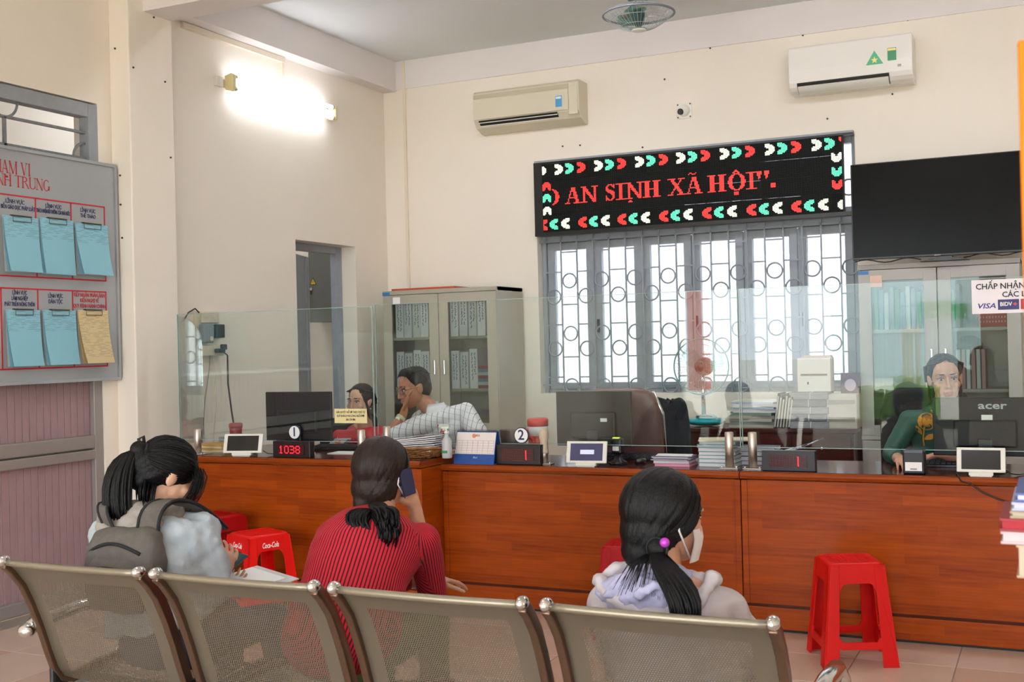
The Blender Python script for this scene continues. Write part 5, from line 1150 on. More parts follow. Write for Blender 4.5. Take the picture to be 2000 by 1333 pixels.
# ---- clerk in the plaid shirt, chin on hand
neck = PY(846, 798, 6.54); head = PY(806, 759, 6.46); hip = V((PY(880, 900, 6.75).x, 6.75, .53))
P = Person('clerk with glasses in a white plaid shirt resting his cheek on his hand', hip, neck, head, (-.5, -.85, -.22), (-.12, -.1, 1), (-1, .12, 0), (0, .05, .03), SKIN2, 1.06, 1.12, LIPM)
shR, shL = PY(814, 832, 6.42), PY(910, 806, 6.62); elR = PY(750, 862, 6.2); wrR = PY(786, 812, 6.34); elL = PY(940, 862, 6.42); wrL = PY(905, 880, 6.2)
P.base([(shL, elL, wrL, (-.6, -.8, -.05), (0, 0, -1), .5), (shR, elR, wrR, (.08, .35, .95), (.55, .25, .1), .35, -1)])
P.hairm = HAIRB; P.finish()
A = P.arms; q = MB(); torso(q, P.hip, P.neck+V((0, 0, -.015)), P.right, P.bulge, .02, 1.12, dk=1.15); q.cap(A[0][0], A[1][0], .062)
for sh, el, wr in A: q.cap(sh, sh+(el-sh)*.72, .066, .066)
PLAID = stripe_mat('white_plaid_cotton', 'd8d4d8', '5a5660', .034, .09, True, .8)
st = remesh(q, .01, 4, 'shirt', PLAID, P.root, disp=wrinkle(9, .01, 1)); attr(st, lambda p: (p.x*.95+.25*p.y+3, p.z+.25*p.x+3, 0))
q = MB(); n0 = P.neck; col = lambda t_, z, k: n0+V((.078*math.cos(t_)*k, .07*math.sin(t_)*k, z))
for s_, a0 in ((1, -math.pi/2+.35), (-1, -math.pi/2-.35)):
    rows = [[col(a0+s_*2.4*i/10-.45, zz+.012*(i/10)-(.028 if i == 0 and j == 2 else 0), k) for j, (zz, k) in enumerate(((-.005, .95), (.03, .92), (.0, 1.12), (-.03, 1.25)))] for i in range(11)]
    q.grid(rows)
q.build('collar', M('shirt_collar', 'd9d6da', .8), st, keep=True)
P.legs([V((hip.x-.12, 6.35, .5)), V((hip.x+.12, 6.35, .5))], [V((hip.x-.12, 6.5, .1)), V((hip.x+.12, 6.5, .1))], M('dark_trousers', '23242c', .85))
hairbase(P, (((0, -.03, .046), (.084, .098, .084)), ((0, -.06, -.0), (.08, .062, .08))), HAIRB, it=4); q = MB()
for i in range(140):
    r0 = random.Random(i); x = r0.uniform(-.075, .075); q.tube([P.H((x, .058-.25*x*x*8, .092-.3*x*x*10)), P.H((x*1.1+.01, .02, .128-.5*x*x*10)), P.H((x*1.15+.02, -.05, .125-.5*x*x*10)), P.H((x*1.1+.02, -.11, .06))], [.002, .003, .003, .001], 4)
q.build('combed_strands', HAIRB, P.root)
GL = thing('eyeglasses', 'thin-rimmed eyeglasses worn by the plaid-shirted clerk', 'glasses', P.o+P.H((0, .1, .0))); gl0 = P.H((0, .1, 0)); rim = M('silver_rim', 'a8a8a8', .2, .9)
for s_ in (-1, 1):
    lens = [P.H((s_*.033+.026*math.cos(t_)*(1 if abs(math.cos(t_)) < .9 else .97), .103-.012*abs(s_*.033+.026*math.cos(t_))/.06, .001+.017*math.sin(t_)))-gl0 for t_ in [6.2832*i/18 for i in range(18)]]
    MB().tube(lens, .0014, 5, closed=True).build('rim', rim, GL); MB().add(lens, [list(range(18))]).build('lens', glassmat('spectacle_lens', (.98, .98, .98), .3) if 'spectacle_lens' not in MATS else MATS['spectacle_lens'], GL, keep=True)
    MB().tube([P.H((s_*.058, .088, .008))-gl0, P.H((s_*.076, .05, .008))-gl0, P.H((s_*.082, -.01, .006))-gl0], .0018, 5).build('temple_arm', rim, GL)
MB().tube([P.H((-.008, .107, .004))-gl0, P.H((0, .11, .007))-gl0, P.H((.008, .107, .004))-gl0], .0014, 5).build('bridge', rim, GL)
sh, el, wr = A[1]; d = (wr-el).normalized(); c_ = el+(wr-el)*.88; a = d.orthogonal().normalized(); b = d.cross(a); wt = thing('wristwatch', 'pale metal wristwatch on the plaid-shirted clerk', 'watch', P.o+c_)
MB().cone(-d*.011, d*.011, .032, .031, 20, caps=False).cone(-d*.011, d*.011, .029, .028, 20, caps=False).build('strap', M('watch_gold', 'cfc6a6', .3, .6), wt, keep=True); MB().cone(V((.0, -.03, .0)), V((0, -.036, 0)), .015, .015, 18).build('dial', WHITE, wt)
# ---- clerk in the red top
neck = PY(716, 830, 6.58); head = PY(703, 786, 6.52); hip = V((PY(720, 900, 6.75).x, 6.75, .5))
P = Person('clerk in a red top with a printed white panel behind the left monitor', hip, neck, head, (-.02, -1, -.02), (0, 0, 1), (-1, .1, 0), (0, .04, .02), SKIN3, .97, 1.0)
shR, shL = PY(664, 856, 6.46), PY(752, 848, 6.58); elR = PY(650, 905, 6.45); wrR = PY(648, 875, 6.22); elL = PY(730, 900, 6.42); wrL = PY(675, 876, 6.24)
P.base([(shL, elL, wrL, (-.8, -.4, -.05), (0, 0, -1), .4), (shR, elR, wrR, (-.3, -.9, -.05), (0, 0, -1), .4)])
P.hairm = HAIRN; P.finish()
A = P.arms; q = MB(); torso(q, P.hip, P.neck+V((0, 0, -.02)), P.right, P.bulge, .016, 1.0); q.cap(A[0][0], A[1][0], .055)
for sh, el, wr in A: q.cap(sh, sh+(el-sh)*.75, .058, .055)
def redprint(c_): return 1 if (abs(c_.x+.03) < .085+.02*noise.noise(c_*30) and .62 < c_.z < .89 and c_.y < 0) else 0
def flower():
    m = M('printed_flower_panel', 'd9d3d0', .8); nt = m.node_tree; L = nt.links.new; N = nt.nodes.new; b = nt.nodes['Principled BSDF']; tc = N('ShaderNodeTexCoord'); no = N('ShaderNodeTexNoise'); no.inputs['Scale'].default_value = 14; no.inputs['Detail'].default_value = 1.5; L(tc.outputs['Object'], no.inputs['Vector'])
    r = N('ShaderNodeValToRGB'); L(no.outputs[0], r.inputs[0]); r.color_ramp.interpolation = 'CONSTANT'; es = r.color_ramp.elements
    es[0].color = (*srgb('56607c'), 1); es[1].position = .38; es[1].color = (*srgb('d9d3d0'), 1)
    for p, c_ in ((.56, 'd8846a'), (.61, 'c86a5a'), (.68, '8a7f78')): e = es.new(p); e.color = (*srgb(c_), 1)
    L(r.outputs[0], b.inputs['Base Color']); return m
remesh(q, .009, 4, 'red_top', [M('red_satin', 'c4141e', .5, var=.08, vs=15), flower()], P.root, disp=wrinkle(10, .006, 3), matfn=redprint)
P.legs([V((hip.x-.1, 6.35, .48)), V((hip.x+.1, 6.35, .48))], [V((hip.x-.1, 6.5, .1)), V((hip.x+.1, 6.5, .1))], M('dark_trousers'))
hairbase(P, (((0, -.03, .042), (.088, .1, .088)), ((0, -.07, -.06), (.08, .05, .11)), ((-.064, -.045, -.03), (.024, .05, .1)), ((.066, -.05, -.02), (.022, .045, .09)), ((-.01, -.08, -.16), (.08, .04, .09))), HAIRN, it=4); q = MB()
for i in range(120):
    r0 = random.Random(i+50); x = r0.uniform(-.08, .08); q.tube([P.H((x*.5-.01, .05-.15*abs(x), .105-.35*abs(x))), P.H((x*1.1, .03, .115-.5*abs(x))), P.H((x*1.25, -.03, .09-.3*abs(x))), P.H((x*1.1, -.1, -.02))], [.0022, .003, .003, .001], 4)
q.build('combed_strands', HAIRN, P.root)
MB().ell(P.H((-.083, -.005, -.045)), (.005,)*3).build('pearl_earring', EYEW, P.root)
c_ = A[0][2]; d = (A[0][2]-A[0][1]).normalized(); MB().cone(c_-d*.05, c_-d*.035, .031, .031, 18).build('green_bangle', M('lime_plastic', '5ee03a', .4), P.root)
# ---- clerk in the dark green dress behind the right monitor
neck = PY(1842, 798, 6.56); head = PY(1846, 741, 6.50); hip = V((PY(1850, 900, 6.75).x, 6.75, .52))
P = Person('clerk in a dark green dress with an embroidered yellow rose', hip, neck, head, (.22, -1, -.06), (-.06, 0, 1), (-1, 0, 0), (0, .03, .02), SKIN, 1.05, 1.0)
shR, shL = PY(1776, 822, 6.52), PY(1912, 822, 6.52); elR = PY(1742, 888, 6.48); wrR = PY(1757, 898, 6.16); elL = PY(1935, 890, 6.42); wrL = PY(1862, 892, 6.2)
P.base([(shL, elL, wrL, (-.85, -.2, .1), (0, 0, -1), .6), (shR, elR, wrR, (.3, -.9, -.08), (0, 0, -1), .5)])
P.hairm = HAIRB; P.finish()
A = P.arms; q = MB(); torso(q, P.hip, P.neck+V((0, 0, .0)), P.right, P.bulge, .016, 1.0); q.cap(A[0][0], A[1][0], .058); q.cap(P.neck, P.neck+V((0, 0, .03)), .064, .06)
for sh, el, wr in A: q.cap(sh, el, .06, .052); q.cap(el, wr-(wr-el)*.35, .052, .042)
GRN = M('dark_green_silk', '0f4a3c', .5, var=.06, vs=15); dr_ = remesh(q, .009, 4, 'green_dress', GRN, P.root, disp=wrinkle(10, .006, 9))
MARI = M('marigold_embroidery', 'd08a1c', .7); MAR2 = M('amber_embroidery', 'b06a12', .7)
from mathutils.bvhtree import BVHTree
bv = BVHTree.FromObject(dr_, bpy.context.evaluated_depsgraph_get())
def onchest(x, z, lift=.003):
    h_ = bv.ray_cast(V((x, -1.5, z)), V((0, 1, 0))); return (h_[0] if h_[0] else V((x, -.1, z)))+V((0, -lift, 0))
rc = P.L(PY(1808, 825, 6.42)); rx, rz_ = rc.x, rc.z
def petal(cx, cz, r0, a0, a1, m_, nm, lift=.003):
    n = 12; pts = [onchest(cx, cz, lift)]+[onchest(cx+r0*math.cos(a0+(a1-a0)*i/n), cz+r0*math.sin(a0+(a1-a0)*i/n)*1.05, lift) for i in range(n+1)]
    MB().add(pts, [(0, i, i+1) for i in range(1, n+1)]).build(nm, m_, dr_, keep=True)
petal(rx, rz_, .046, 0, 6.2832, MARI, 'embroidered_rose'); petal(rx+.004, rz_+.002, .03, .4, 5.2, MAR2, 'rose_inner_petals', .0045); petal(rx, rz_+.003, .02, 2, 7.2, MARI, 'rose_heart', .006)
def leafp(x0, z0, x1, z1, w_, nm):
    d = V((x1-x0, z1-z0)); n = V((-d.y, d.x)).normalized(); pts = []
    for i in range(9): t_ = i/8; k = w_*math.sin(math.pi*t_); pts.append((x0+d.x*t_+n.x*k, z0+d.y*t_+n.y*k))
    for i in range(7, 0, -1): t_ = i/8; k = -w_*math.sin(math.pi*t_); pts.append((x0+d.x*t_+n.x*k, z0+d.y*t_+n.y*k))
    MB().add([onchest(a, b) for a, b in pts], [list(range(16))]).build(nm, MARI, dr_, keep=True)
MB().tube([onchest(rx-.012+.0*i-.012*math.sin(i/8*2.2), rz_-.03-.105*i/8) for i in range(9)], .004, 5).build('embroidered_stem', MARI, dr_)
leafp(rx-.03, rz_-.075, rx-.055, rz_-.02, .013, 'embroidered_leaf'); leafp(rx-.02, rz_-.1, rx+.045, rz_-.07, .015, 'embroidered_leaf')
cl = P.L(PY(1812, 790, 6.45)); leafp(cl.x-.0, cl.z+.012, cl.x+.028, cl.z-.055, .012, 'embroidered_collar_leaf')
P.legs([V((hip.x-.1, 6.35, .5)), V((hip.x+.1, 6.35, .5))], [V((hip.x-.1, 6.5, .1)), V((hip.x+.1, 6.5, .1))], M('dark_trousers'))
hairbase(P, (((0, -.032, .044), (.086, .099, .086)), ((0, -.06, -.06), (.078, .05, .1)), ((0, -.06, -.14), (.075, .04, .1)), ((-.066, -.035, -.04), (.016, .042, .09)), ((.066, -.035, -.04), (.016, .042, .09))), HAIRB, it=4); q = MB()
for i in range(120):
    r0 = random.Random(i+90); x = r0.uniform(-.08, .08); q.tube([P.H((x*.3, .056-.1*abs(x), .106-.25*abs(x))), P.H((x*1.1, .03, .118-.5*abs(x))), P.H((x*1.2, -.03, .09-.3*abs(x))), P.H((x*1.1, -.1, -.02))], [.0022, .003, .003, .001], 4)
q.build('combed_strands', HAIRB, P.root)
# ------------------------------------------------------------------ things on and behind the counter
def mpp(x, y, Y): p = PY(x, y, Y); return (p-O0).dot(CF)/FPX
def span(x0, x1, y0, y1, Y):       # width, height in metres of a picture rectangle facing the hall at depth Y, plus its lower middle point
    a, b = PY(x0, (y0+y1)/2, Y), PY(x1, (y0+y1)/2, Y); t_, l = PY((x0+x1)/2, y0, Y), PY((x0+x1)/2, y1, Y); return b.x-a.x, t_.z-l.z, l
DIG = {'1': ["..#..", ".##..", "..#..", "..#..", "..#..", "..#..", ".###."], '0': [".###.", "#...#", "#...#", "#...#", "#...#", "#...#", ".###."], '3': ["####.", "....#", "....#", ".###.", "....#", "....#", "####."], '8': [".###.", "#...#", "#...#", ".###.", "#...#", "#...#", ".###."], '|': ["#"]*7}
LR = M('red_digit_light', 'ff2030', emit=1.3); LD = M('faint_glow_digit', '5a0810', .4, emit=.12)  # dots that are off still get a faint red glow
def ticket(label, x0, x1, y0, y1, Y, zb, s_, off):
    w_, h, c = span(x0, x1, y0, y1, Y); t = thing('ticket_display', label, 'display', (c.x, Y, zb), group='queue number displays')
    MB().bx(-w_/2, w_/2, 0, .05, 0, h).build('housing', M('display_housing', '1a0c0e', .35), t, bev=.003)
    ww, wh = w_*.72, h*.62; MB().bx(-ww/2, ww/2, -.0015, 0, h*.18, h*.18+wh).build('window', M('display_window', '1c0206', .2), t)
    q, u_ = MB(), MB(); nr = 9; st = wh/nr; nc = int(ww/st); lit_ = set(); cx = off
    for ch in s_:
        g = DIG[ch]
        for r in range(7):
            for k, v in enumerate(g[r]):
                if v == '#': lit_.add((cx+k, r+1))
        cx += len(g[0])+1
    for i in range(nc):
        for j in range(nr):
            x = -ww/2+(i+.5)*st; z = h*.18+wh-(j+.5)*st; L_ = (i, j) in lit_; k = st*(.4 if L_ else .3)
            (q if L_ else u_).add([(x-k, -.0025, z-k), (x+k, -.0025, z-k), (x+k, -.0025, z+k), (x-k, -.0025, z+k)], [(0, 1, 2, 3)])
    tag(q.build('lit_digits', LR, t, keep=True), kind='stuff'); tag(u_.build('faint_glow_dots', LD, t, keep=True), kind='stuff')
    return t
ticket('queue display lit 1038 on the left counter', 533, 605, 862, 894, 5.575, ZL, '1038', 1)
ticket('queue display below the number two disc', 968, 1055, 868, 907, 5.835, ZM, '|', 19)
ticket('queue display on the right counter past the steel posts', 1488, 1592, 880, 920, 5.835, ZM, '|', 20)
def disc(label, x, y, Y, r, s_, stand=None):
    c = PY(x, y, Y); t = thing('number_disc', label, 'number sign', c, group='round window numbers')
    MB().cone((0, 0, 0), (0, .008, 0), r, r, 30).build('rim', M('disc_rim', '1d2340', .4), t); MB().cone((0, -.001, 0), (0, 0, 0), r*.88, r*.88, 30).build('face', PAPER, t)
    text(s_, r*1.75, INKB, (0, -.0022, 0), parent=t, bold=.0012)
    if stand: MB().bx(-.02, .02, .002, .03, -r-stand, -r+.01).build('foot', BLACK, t)
disc('round white disc numbered 1 on the glass above the lit display', 575, 845, 5.64, .043, '1')
disc('round white disc numbered 2 above the second display', 1018, 851, 5.86, .046, '2', .0)
def monitor(label, x0, x1, y0, y1, Y, zb, mat=BLACK, rz=0, logo=None, sticker=None):
    w_, h, c = span(x0, x1, y0, y1, Y); t = thing('monitor', label, 'monitor', (c.x, Y+.02, zb), rz, group='computer monitors seen from behind'); z0 = c.z-zb
    MB().bx(-w_/2, w_/2, -.012, .012, z0, z0+h).build('shell', mat, t, bev=.004)
    MB().bx(-w_*.3, w_*.3, -.03, -.012, z0+h*.15, z0+h*.62).build('back_bulge', mat, t, bev=.012)
    MB().bx(-w_/2+.01, w_/2-.01, .0121, .0135, z0+.015, z0+h-.012).build('screen', M('lit_screen', 'b8c8e0', .3, emit=.2), t)
    MB().bx(-.035, .035, -.04, -.015, .01, z0+h*.3).build('neck', BLACK, t, bev=.005)
    MB().lathe([(.0, 0), (.1, 0), (.1, .008), (.06, .014), (0, .014)], 28).build('stand_base', BLACK, t)
    if logo: text(logo, .05, M('logo_grey', '8f8f92', .3, .4), (w_*.07, -.0135, z0+h*.86), parent=t, width=.13, bold=.001)
    if sticker:
        for (sx, sz, sw, sh_) in sticker: MB().bx(sx-sw/2, sx+sw/2, -.0315, -.03, z0+sz-sh_/2, z0+sz+sh_/2).build('label_sticker', PAPER, t)
    return t
MONM = M('monitor_black', '131214', .4, spec=.2)
monitor('black monitor seen from behind on the left counter', 518, 645, 766, 862, 5.98, ZL, MONM, sticker=[(.0, .09, .05, .008)])
monitor('wide dark monitor seen from behind at window two', 1086, 1232, 765, 872, 6.12, ZM, M('monitor_smoked', '2a2724', .3, spec=.3), sticker=[(.07, .15, .04, .02)])
monitor('black monitor with a maker name facing the green-dressed clerk', 1821, 2030, 777, 892, 6.02, ZM, MONM, logo='acer', sticker=[(.01, .19, .05, .025)])
def tablet(label, x0, x1, y0, y1, Y, zb, scr, rz=0., dialog=False):
    w_, h, c = span(x0, x1, y0, y1, Y); t = thing('tablet', label, 'tablet', (c.x, Y, zb), rz, group='white rating tablets'); R = Matrix.Rotation(-.28, 3, 'X'); h -= .012
    q = MB().box((0, 0, 0), (w_, .012, h)); 
    def put_(mb, nm, mt, **k): mb.v = [R @ (p+V((0, 0, h/2)))+V((0, 0, .018)) for p in mb.v]; return mb.build(nm, mt, t, **k)
    put_(q, 'frame', WHITE, bev=.004); put_(MB().box((0, -.0065, 0), (w_*.8, .001, h*.78)), 'screen', scr)
    if dialog: put_(MB().box((.004, -.0075, 0), (w_*.34, .001, h*.2)), 'dialog_box', M('screen_dialog', 'b9bce8', .4, emit=.3))
    MB().bx(-w_*.25, w_*.25, -.018, .02, .004, .02).build('stand_lip', WHITE, t, bev=.003)
    MB().prism([(-.02, 0), (.1, 0), (.1, .006), (.05, .09), (.044, .09), (.08, .006), (-.02, .006)], 0, -w_*.22, w_*.22).build('stand', M('stand_steel', 'b8b4ac', .3, .7), t)
    MB().tube([V((w_*.5, .02, .03)), V((w_*.6, .03, .012)), V((w_*.75, .06, .005)), V((w_*.9, .12, .005))], .003, 6).build('lead', BLACK, t)
OFF = M('tablet_screen_off', '0c0d14', .08)
tablet('white tablet with a dark screen on the left counter', 441, 506, 846, 888, 5.6, ZL, OFF, rz=.25)
tablet('white tablet showing a small dialog box at window two', 1107, 1183, 858, 906, 5.825, ZM, M('tablet_screen_on', '35355c', .15, emit=.12), rz=.12, dialog=True)
tablet('white tablet with a black screen on the right counter', 1868, 1964, 866, 920, 5.825, ZM, OFF)
# left counter clutter
c = PZ(461, 873, ZL); s_ = mpp(461, 860, c.y); t = thing('red_cup', 'dull red lidded cup behind the left tablet', 'cup', (PY(461, 860, 6.02).x, 6.02, ZL))
MB().lathe([(0, 0), (.034, 0), (.036, .02), (.041, .135), (.041, .14), (0, .14)], 24).build('cup_body', M('cup_red', '9a2f30', .5), t); MB().lathe([(0, .14), (.045, .14), (.045, .16), (.04, .168), (0, .168)], 24).build('lid', M('cup_red'), t)
t = thing('glass_tumbler', 'small clear tumbler behind the left tablet', 'tumbler', (PY(436, 862, 6.08).x, 6.08, ZL)); MB().lathe([(0, 0), (.026, 0), (.03, .07), (.028, .07), (.024, .004), (0, .004)], 20).build('tumbler_body', PLASTIC, t)
for k in range(4):
    o = MB().bx(-.11, .11, -.08, .08, 0, .011).build('envelope', M('kraft_%d' % (k % 2), ('c9a052', 'd8cbb0')[(k+1) % 2 if k < 3 else 0], .75), None, (PY(418, 880, 5.85).x+.012*(k % 2), 5.86+.008*k, ZL+.0115*k), (0, 0, .2-.12*k)); tag(o, ('lowest', 'second', 'third', 'topmost')[k]+' envelope of the pile beside the left tablet', 'envelope', 'envelopes on the left counter')
t = thing('blue_folder', 'dark blue folder lying by the kraft envelopes', 'folder', (PY(430, 868, 6.12).x, 6.16, ZL), .15); MB().bx(-.12, .14, -.07, .07, 0, .02).build('folder_cover', M('folder_blue', '1d3a66', .5), t, bev=.003)
o = MB().cone((-.03, 0, .011), (.03, .015, .011), .011, .011, 14).build('paper_roll', PAPER, None, (PZ(620, 888, ZL).x, 5.70, ZL)); tag(o, 'small roll of white paper beside the lit display', 'paper roll')
def keyboard(label, x, y, z, rz=0, w_=.42):
    t = thing('keyboard', label, 'keyboard', (x, y, z), rz, group='black keyboards'); MB().prism([(-.07, 0), (.07, 0), (.07, .025), (-.07, .014)], 0, -w_/2, w_/2).build('keyboard_case', BLACK, t, bev=.002)
    q = MB()
    for i in range(15):
        for j in range(5): q.bx(-w_/2+.012+i*(w_-.02)/15, -w_/2+.012+(i+.85)*(w_-.02)/15, -.06+j*.024, -.04+j*.024, .016+.002*j, .023+.002*j)
    tag(q.build('keys', M('key_black', '1b1b1e', .5), t), kind='stuff')
keyboard('black keyboard under the red-topped clerk', PY(655, 880, 6.05).x, 6.1, ZL, .1, .36); keyboard('black keyboard before the green-dressed clerk', PY(1850, 900, 6.05).x+.05, 6.24, ZM); keyboard('black keyboard behind the window two tablet', PY(1225, 890, 6.1).x, 6.25, ZM)
# wicker basket with plastic sleeves
c = PZ(822, 893, ZL); bk = thing('wicker_basket', 'brown wicker basket on the left counter corner', 'basket', (PY(820, 885, 5.78).x, 5.79, ZL)); WICK = M('wicker', '8a5a2c', .7, var=.3, vs=40)
def ov(a, b, z, n=40): return [V((a*math.cos(6.2832*i/n), b*math.sin(6.2832*i/n), z)) for i in range(n)]
for k in range(6): MB().tube([p+V((0, 0, .004*math.sin(i*1.57+k*1.57))) for i, p in enumerate(ov(.125+.011*k, .085+.008*k, .008+.0085*k))], .0055, 6, closed=True).build('weave', WICK, bk)
for i in range(26): a = 6.2832*i/26; MB().tube([V((.12*math.cos(a), .08*math.sin(a), .0)), V((.188*math.cos(a), .132*math.sin(a), .058))], .0035, 5).build('stake', WICK, bk)
MB().tube([p+V((0, 0, .003*math.sin(i*2))) for i, p in enumerate(ov(.19, .134, .058))], .008, 6, closed=True).build('rim', WICK, bk); MB().lathe([(0, .002), (.1, .002), (.1, .006), (0, .006)], 24).build('bottom', WICK, bk)
for k in range(9):
    o = MB().bx(-.16, .15, -.09+.003*k, .09, 0, .006).build('plastic_sleeve', PLASTIC if k in (8,) else M('sleeve_white_%d' % (k % 3), ('dcdcde', 'e6e4e2', 'd2d2da')[k % 3], .3), None, (c.x*0+bk.location.x-.02+.004*((k*5) % 4), 5.79, ZL+.035+.0102*k), (.0, -.03-.012*k, .06*((k*3) % 4-1.5)))
    tag(o, '%s document sleeve from the bottom in the wicker basket' % (words+('eighth', 'ninth'))[k], 'document sleeve', 'document sleeves in the basket')
t = thing('spray_bottle', 'clear spray bottle with a red and white trigger', 'spray bottle', (PY(868, 870, 5.98).x, 5.99, ZL))
MB().lathe([(0, 0), (.033, 0), (.035, .01), (.034, .07), (.02, .1), (.012, .115), (.012, .12), (0, .12)], 22).build('bottle', PLASTIC, t); MB().lathe([(0, .118), (.015, .118), (.015, .135), (0, .135)], 18).build('red_collar', M('trigger_red', 'd2282c', .4), t)
MB().prism([(-.04, .155), (-.035, .172), (.03, .175), (.034, .16), (.012, .135), (-.012, .135), (-.014, .15)], 1, -.01, .01).build('spray_head', WHITE, t, bev=.002); MB().prism([(-.02, .15), (-.032, .12), (-.026, .118), (-.012, .148)], 1, -.006, .006).build('trigger', M('trigger_red'), t); MB().bx(-.047, -.04, -.006, .006, .158, .17).build('nozzle', M('trigger_red'), t)
t = thing('pump_bottle', 'white hand sanitizer pump bottle beside the desk calendar', 'pump bottle', (PY(884, 890, 5.84).x-.005, 5.83, ZL)); t.location = (PY(884, 890, 5.75).x-.03, 5.74, ZL)
MB().lathe([(0, 0), (.027, 0), (.029, .01), (.029, .1), (.012, .125), (.012, .14), (0, .14)], 22).build('bottle', M('translucent_white', 'd9dcdc', .3, trans=.3), t); MB().lathe([(0, .138), (.014, .138), (.014, .152), (.005, .154), (.005, .17), (0, .17)], 16).build('pump_collar', WHITE, t); MB().prism([(-.03, .168), (.015, .168), (.018, .178), (-.03, .178)], 1, -.007, .007).build('pump_nozzle', WHITE, t); MB().bx(-.0295*.6, .0295*.6, -.0298, -.029, .03, .045).build('green_band', M('label_green'), t)
# desk calendar
w_, h, c = span(890, 969, 842, 905, 5.83); t = thing('desk_calendar', 'spiral desk calendar on a blue stand before window two', 'calendar', (c.x, 5.83, ZM), -.03)
CALB = M('calendar_blue', '1d4a94', .5, var=.15, vs=10)
MB().prism([(-.03, 0), (.09, 0), (.04, h), (.034, h), (.08, .006), (-.02, .006), (.026, h), (.02, h)], 0, -w_/2, w_/2).build('stand', CALB, t)
q = MB(); k0 = .31; q.add([(-w_/2+.003, -.03+.05*k0-.002, h*k0), (w_/2-.003, -.03+.05*k0-.002, h*k0), (w_/2-.003, .0185, h*.97), (-w_/2+.003, .0185, h*.97)], [(0, 1, 2, 3)]); q.build('page', M('calendar_page', 'e6dcd8', .7), t, keep=True)
def cp(u_, v_, l=.003): return V((-w_/2+w_*u_, -.03+.05*v_-l, h*v_))
q = MB()
for i in range(8): q.tube([cp(.04+.92*i/7, .34), cp(.04+.92*i/7, .72)], .0006, 4)
for j in range(6): q.tube([cp(.04, .34+.38*j/5), cp(.96, .34+.38*j/5)], .0006, 4)
q.build('grid_ruling', M('grid_grey', 'a08f92', .7), t); MB().cone(cp(.45, .86, .002), cp(.45, .86, .004), .012, .012, 16).build('flower_emblem', M('emblem_orange', 'd88a6a', .6), t)
text('2023', .016, INKR, cp(.53, .87), parent=t, R=FACE['-y'])
q = MB()
for i in range(26): q.tube([V((-w_/2+.006+(w_-.012)*i/25, .027+.011*math.cos(a), h-.002+.009*math.sin(a))) for a in [6.2832*k/8 for k in range(8)]], .001, 4, closed=True)
tag(q.build('spiral', BLKM, t), kind='stuff'); q = MB()
for j in range(6): q.bx(w_*.12, w_*.32, -.024+.002*j, -.022+.002*j, .012+.007*j, .0145+.007*j); q.bx(w_*.36, w_*.44, -.024+.002*j, -.022+.002*j, .012+.007*j, .0145+.007*j)
q.build('address_print', M('print_pale_blue', 'a9c2e4', .6), t); text('BH', .022, M('print_pale_blue'), (w_*.02, -.0205, .035), parent=t, shear=.2)
# window two: pen holder, canister, scanner, books
t = thing('pen_holder', 'brown pleated pot beside the number two disc', 'pot', (PY(996, 868, 6.1).x, 6.1, ZM)); q = MB()
q.loft([[V((r_*(1+.05*(-1)**i)*math.cos(6.2832*i/36), r_*(1+.05*(-1)**i)*math.sin(6.2832*i/36), z)) for i in range(36)] for r_, z in ((.042, 0), (.05, .07), (.056, .125), (.05, .124))]); q.build('pot', M('pot_brown', '5f4a3e', .6), t); t.scale = (1, 1, 1.4)
o = MB().bx(-.1, .1, -.14, .14, 0, .02).build('open_book', M('pale_mauve_cover', 'cbb7c6', .6), None, (PY(1005, 850, 6.34).x, 6.36, ZM+.125), (.0, -.35, 0)); 
bpy.data.objects.remove(o)
t = thing('sweet_canister', 'white canister with red lid and red scoop at window two', 'canister', (PY(1051, 862, 6.08).x, 6.08, ZM))
CR_ = M('canister_red', 'd2382c', .4); MB().lathe([(0, 0), (.05, 0), (.056, .01), (.058, .13), (0, .13)], 28).build('canister_body', M('canister_red_wrap', 'cf4a3a', .45), t); MB().lathe([(.0582, .1), (.0595, .1), (.0595, .14), (.0582, .14)], 28).build('white_band', PAPER, t); MB().lathe([(0, .138), (.061, .138), (.062, .165), (.055, .17), (0, .17)], 28).build('lid', CR_, t)
MB().tube([V((-.045, -.06, .13)), V((-.03, -.068, .1)), V((.0, -.072, .09)), V((.02, -.07, .04))], .008, 8).build('scoop_handle', CR_, t); MB().prism([(.035, .03), (.085, .03), (.075, .1), (.05, .1)], 1, -.05, -.044).build('triangle_tag', CR_, t); t.scale = (1, 1, 1.44)
t = thing('tin_mug', 'shiny steel mug behind the number two disc', 'mug', (PY(1033, 866, 6.0).x, 5.995, ZM)); MB().lathe([(0, 0), (.028, 0), (.03, .085), (.028, .085), (.026, .004), (0, .004)], 22).build('mug_body', CHROME, t)
t = thing('yellow_note_pad', 'yellow note pad beside the pleated pot', 'note pad', (PY(990, 866, 6.0).x, 6.01, ZM)); MB().box((0, 0, .04), (.06, .012, .05), R=Matrix.Rotation(.3, 3, 'Y')).build('pad', M('pad_yellow', 'd9c23a', .6), t); MB().bx(-.03, .03, -.01, .02, 0, .016).build('pad_foot', BLACK, t)
t = thing('barcode_scanner', 'black desktop scanner with a green light beside the middle tablet', 'scanner', (PY(1200, 905, 5.93).x, 5.99, ZM)); MB().lathe([(0, 0), (.05, 0), (.05, .012), (.022, .03), (.018, .06), (0, .06)], 22).build('scanner_foot', BLACK, t); MB().box((0, 0, .1), (.06, .06, .09)).build('scanner_head', BLACK, t, bev=.012); MB().bx(-.018, .018, -.032, -.01, .143, .149).build('status_light', M('lime_light', 'c8e04a', .4, emit=.4), t); MB().bx(-.02, .016, -.0315, -.03, .075, .1).build('white_label', PAPER, t)
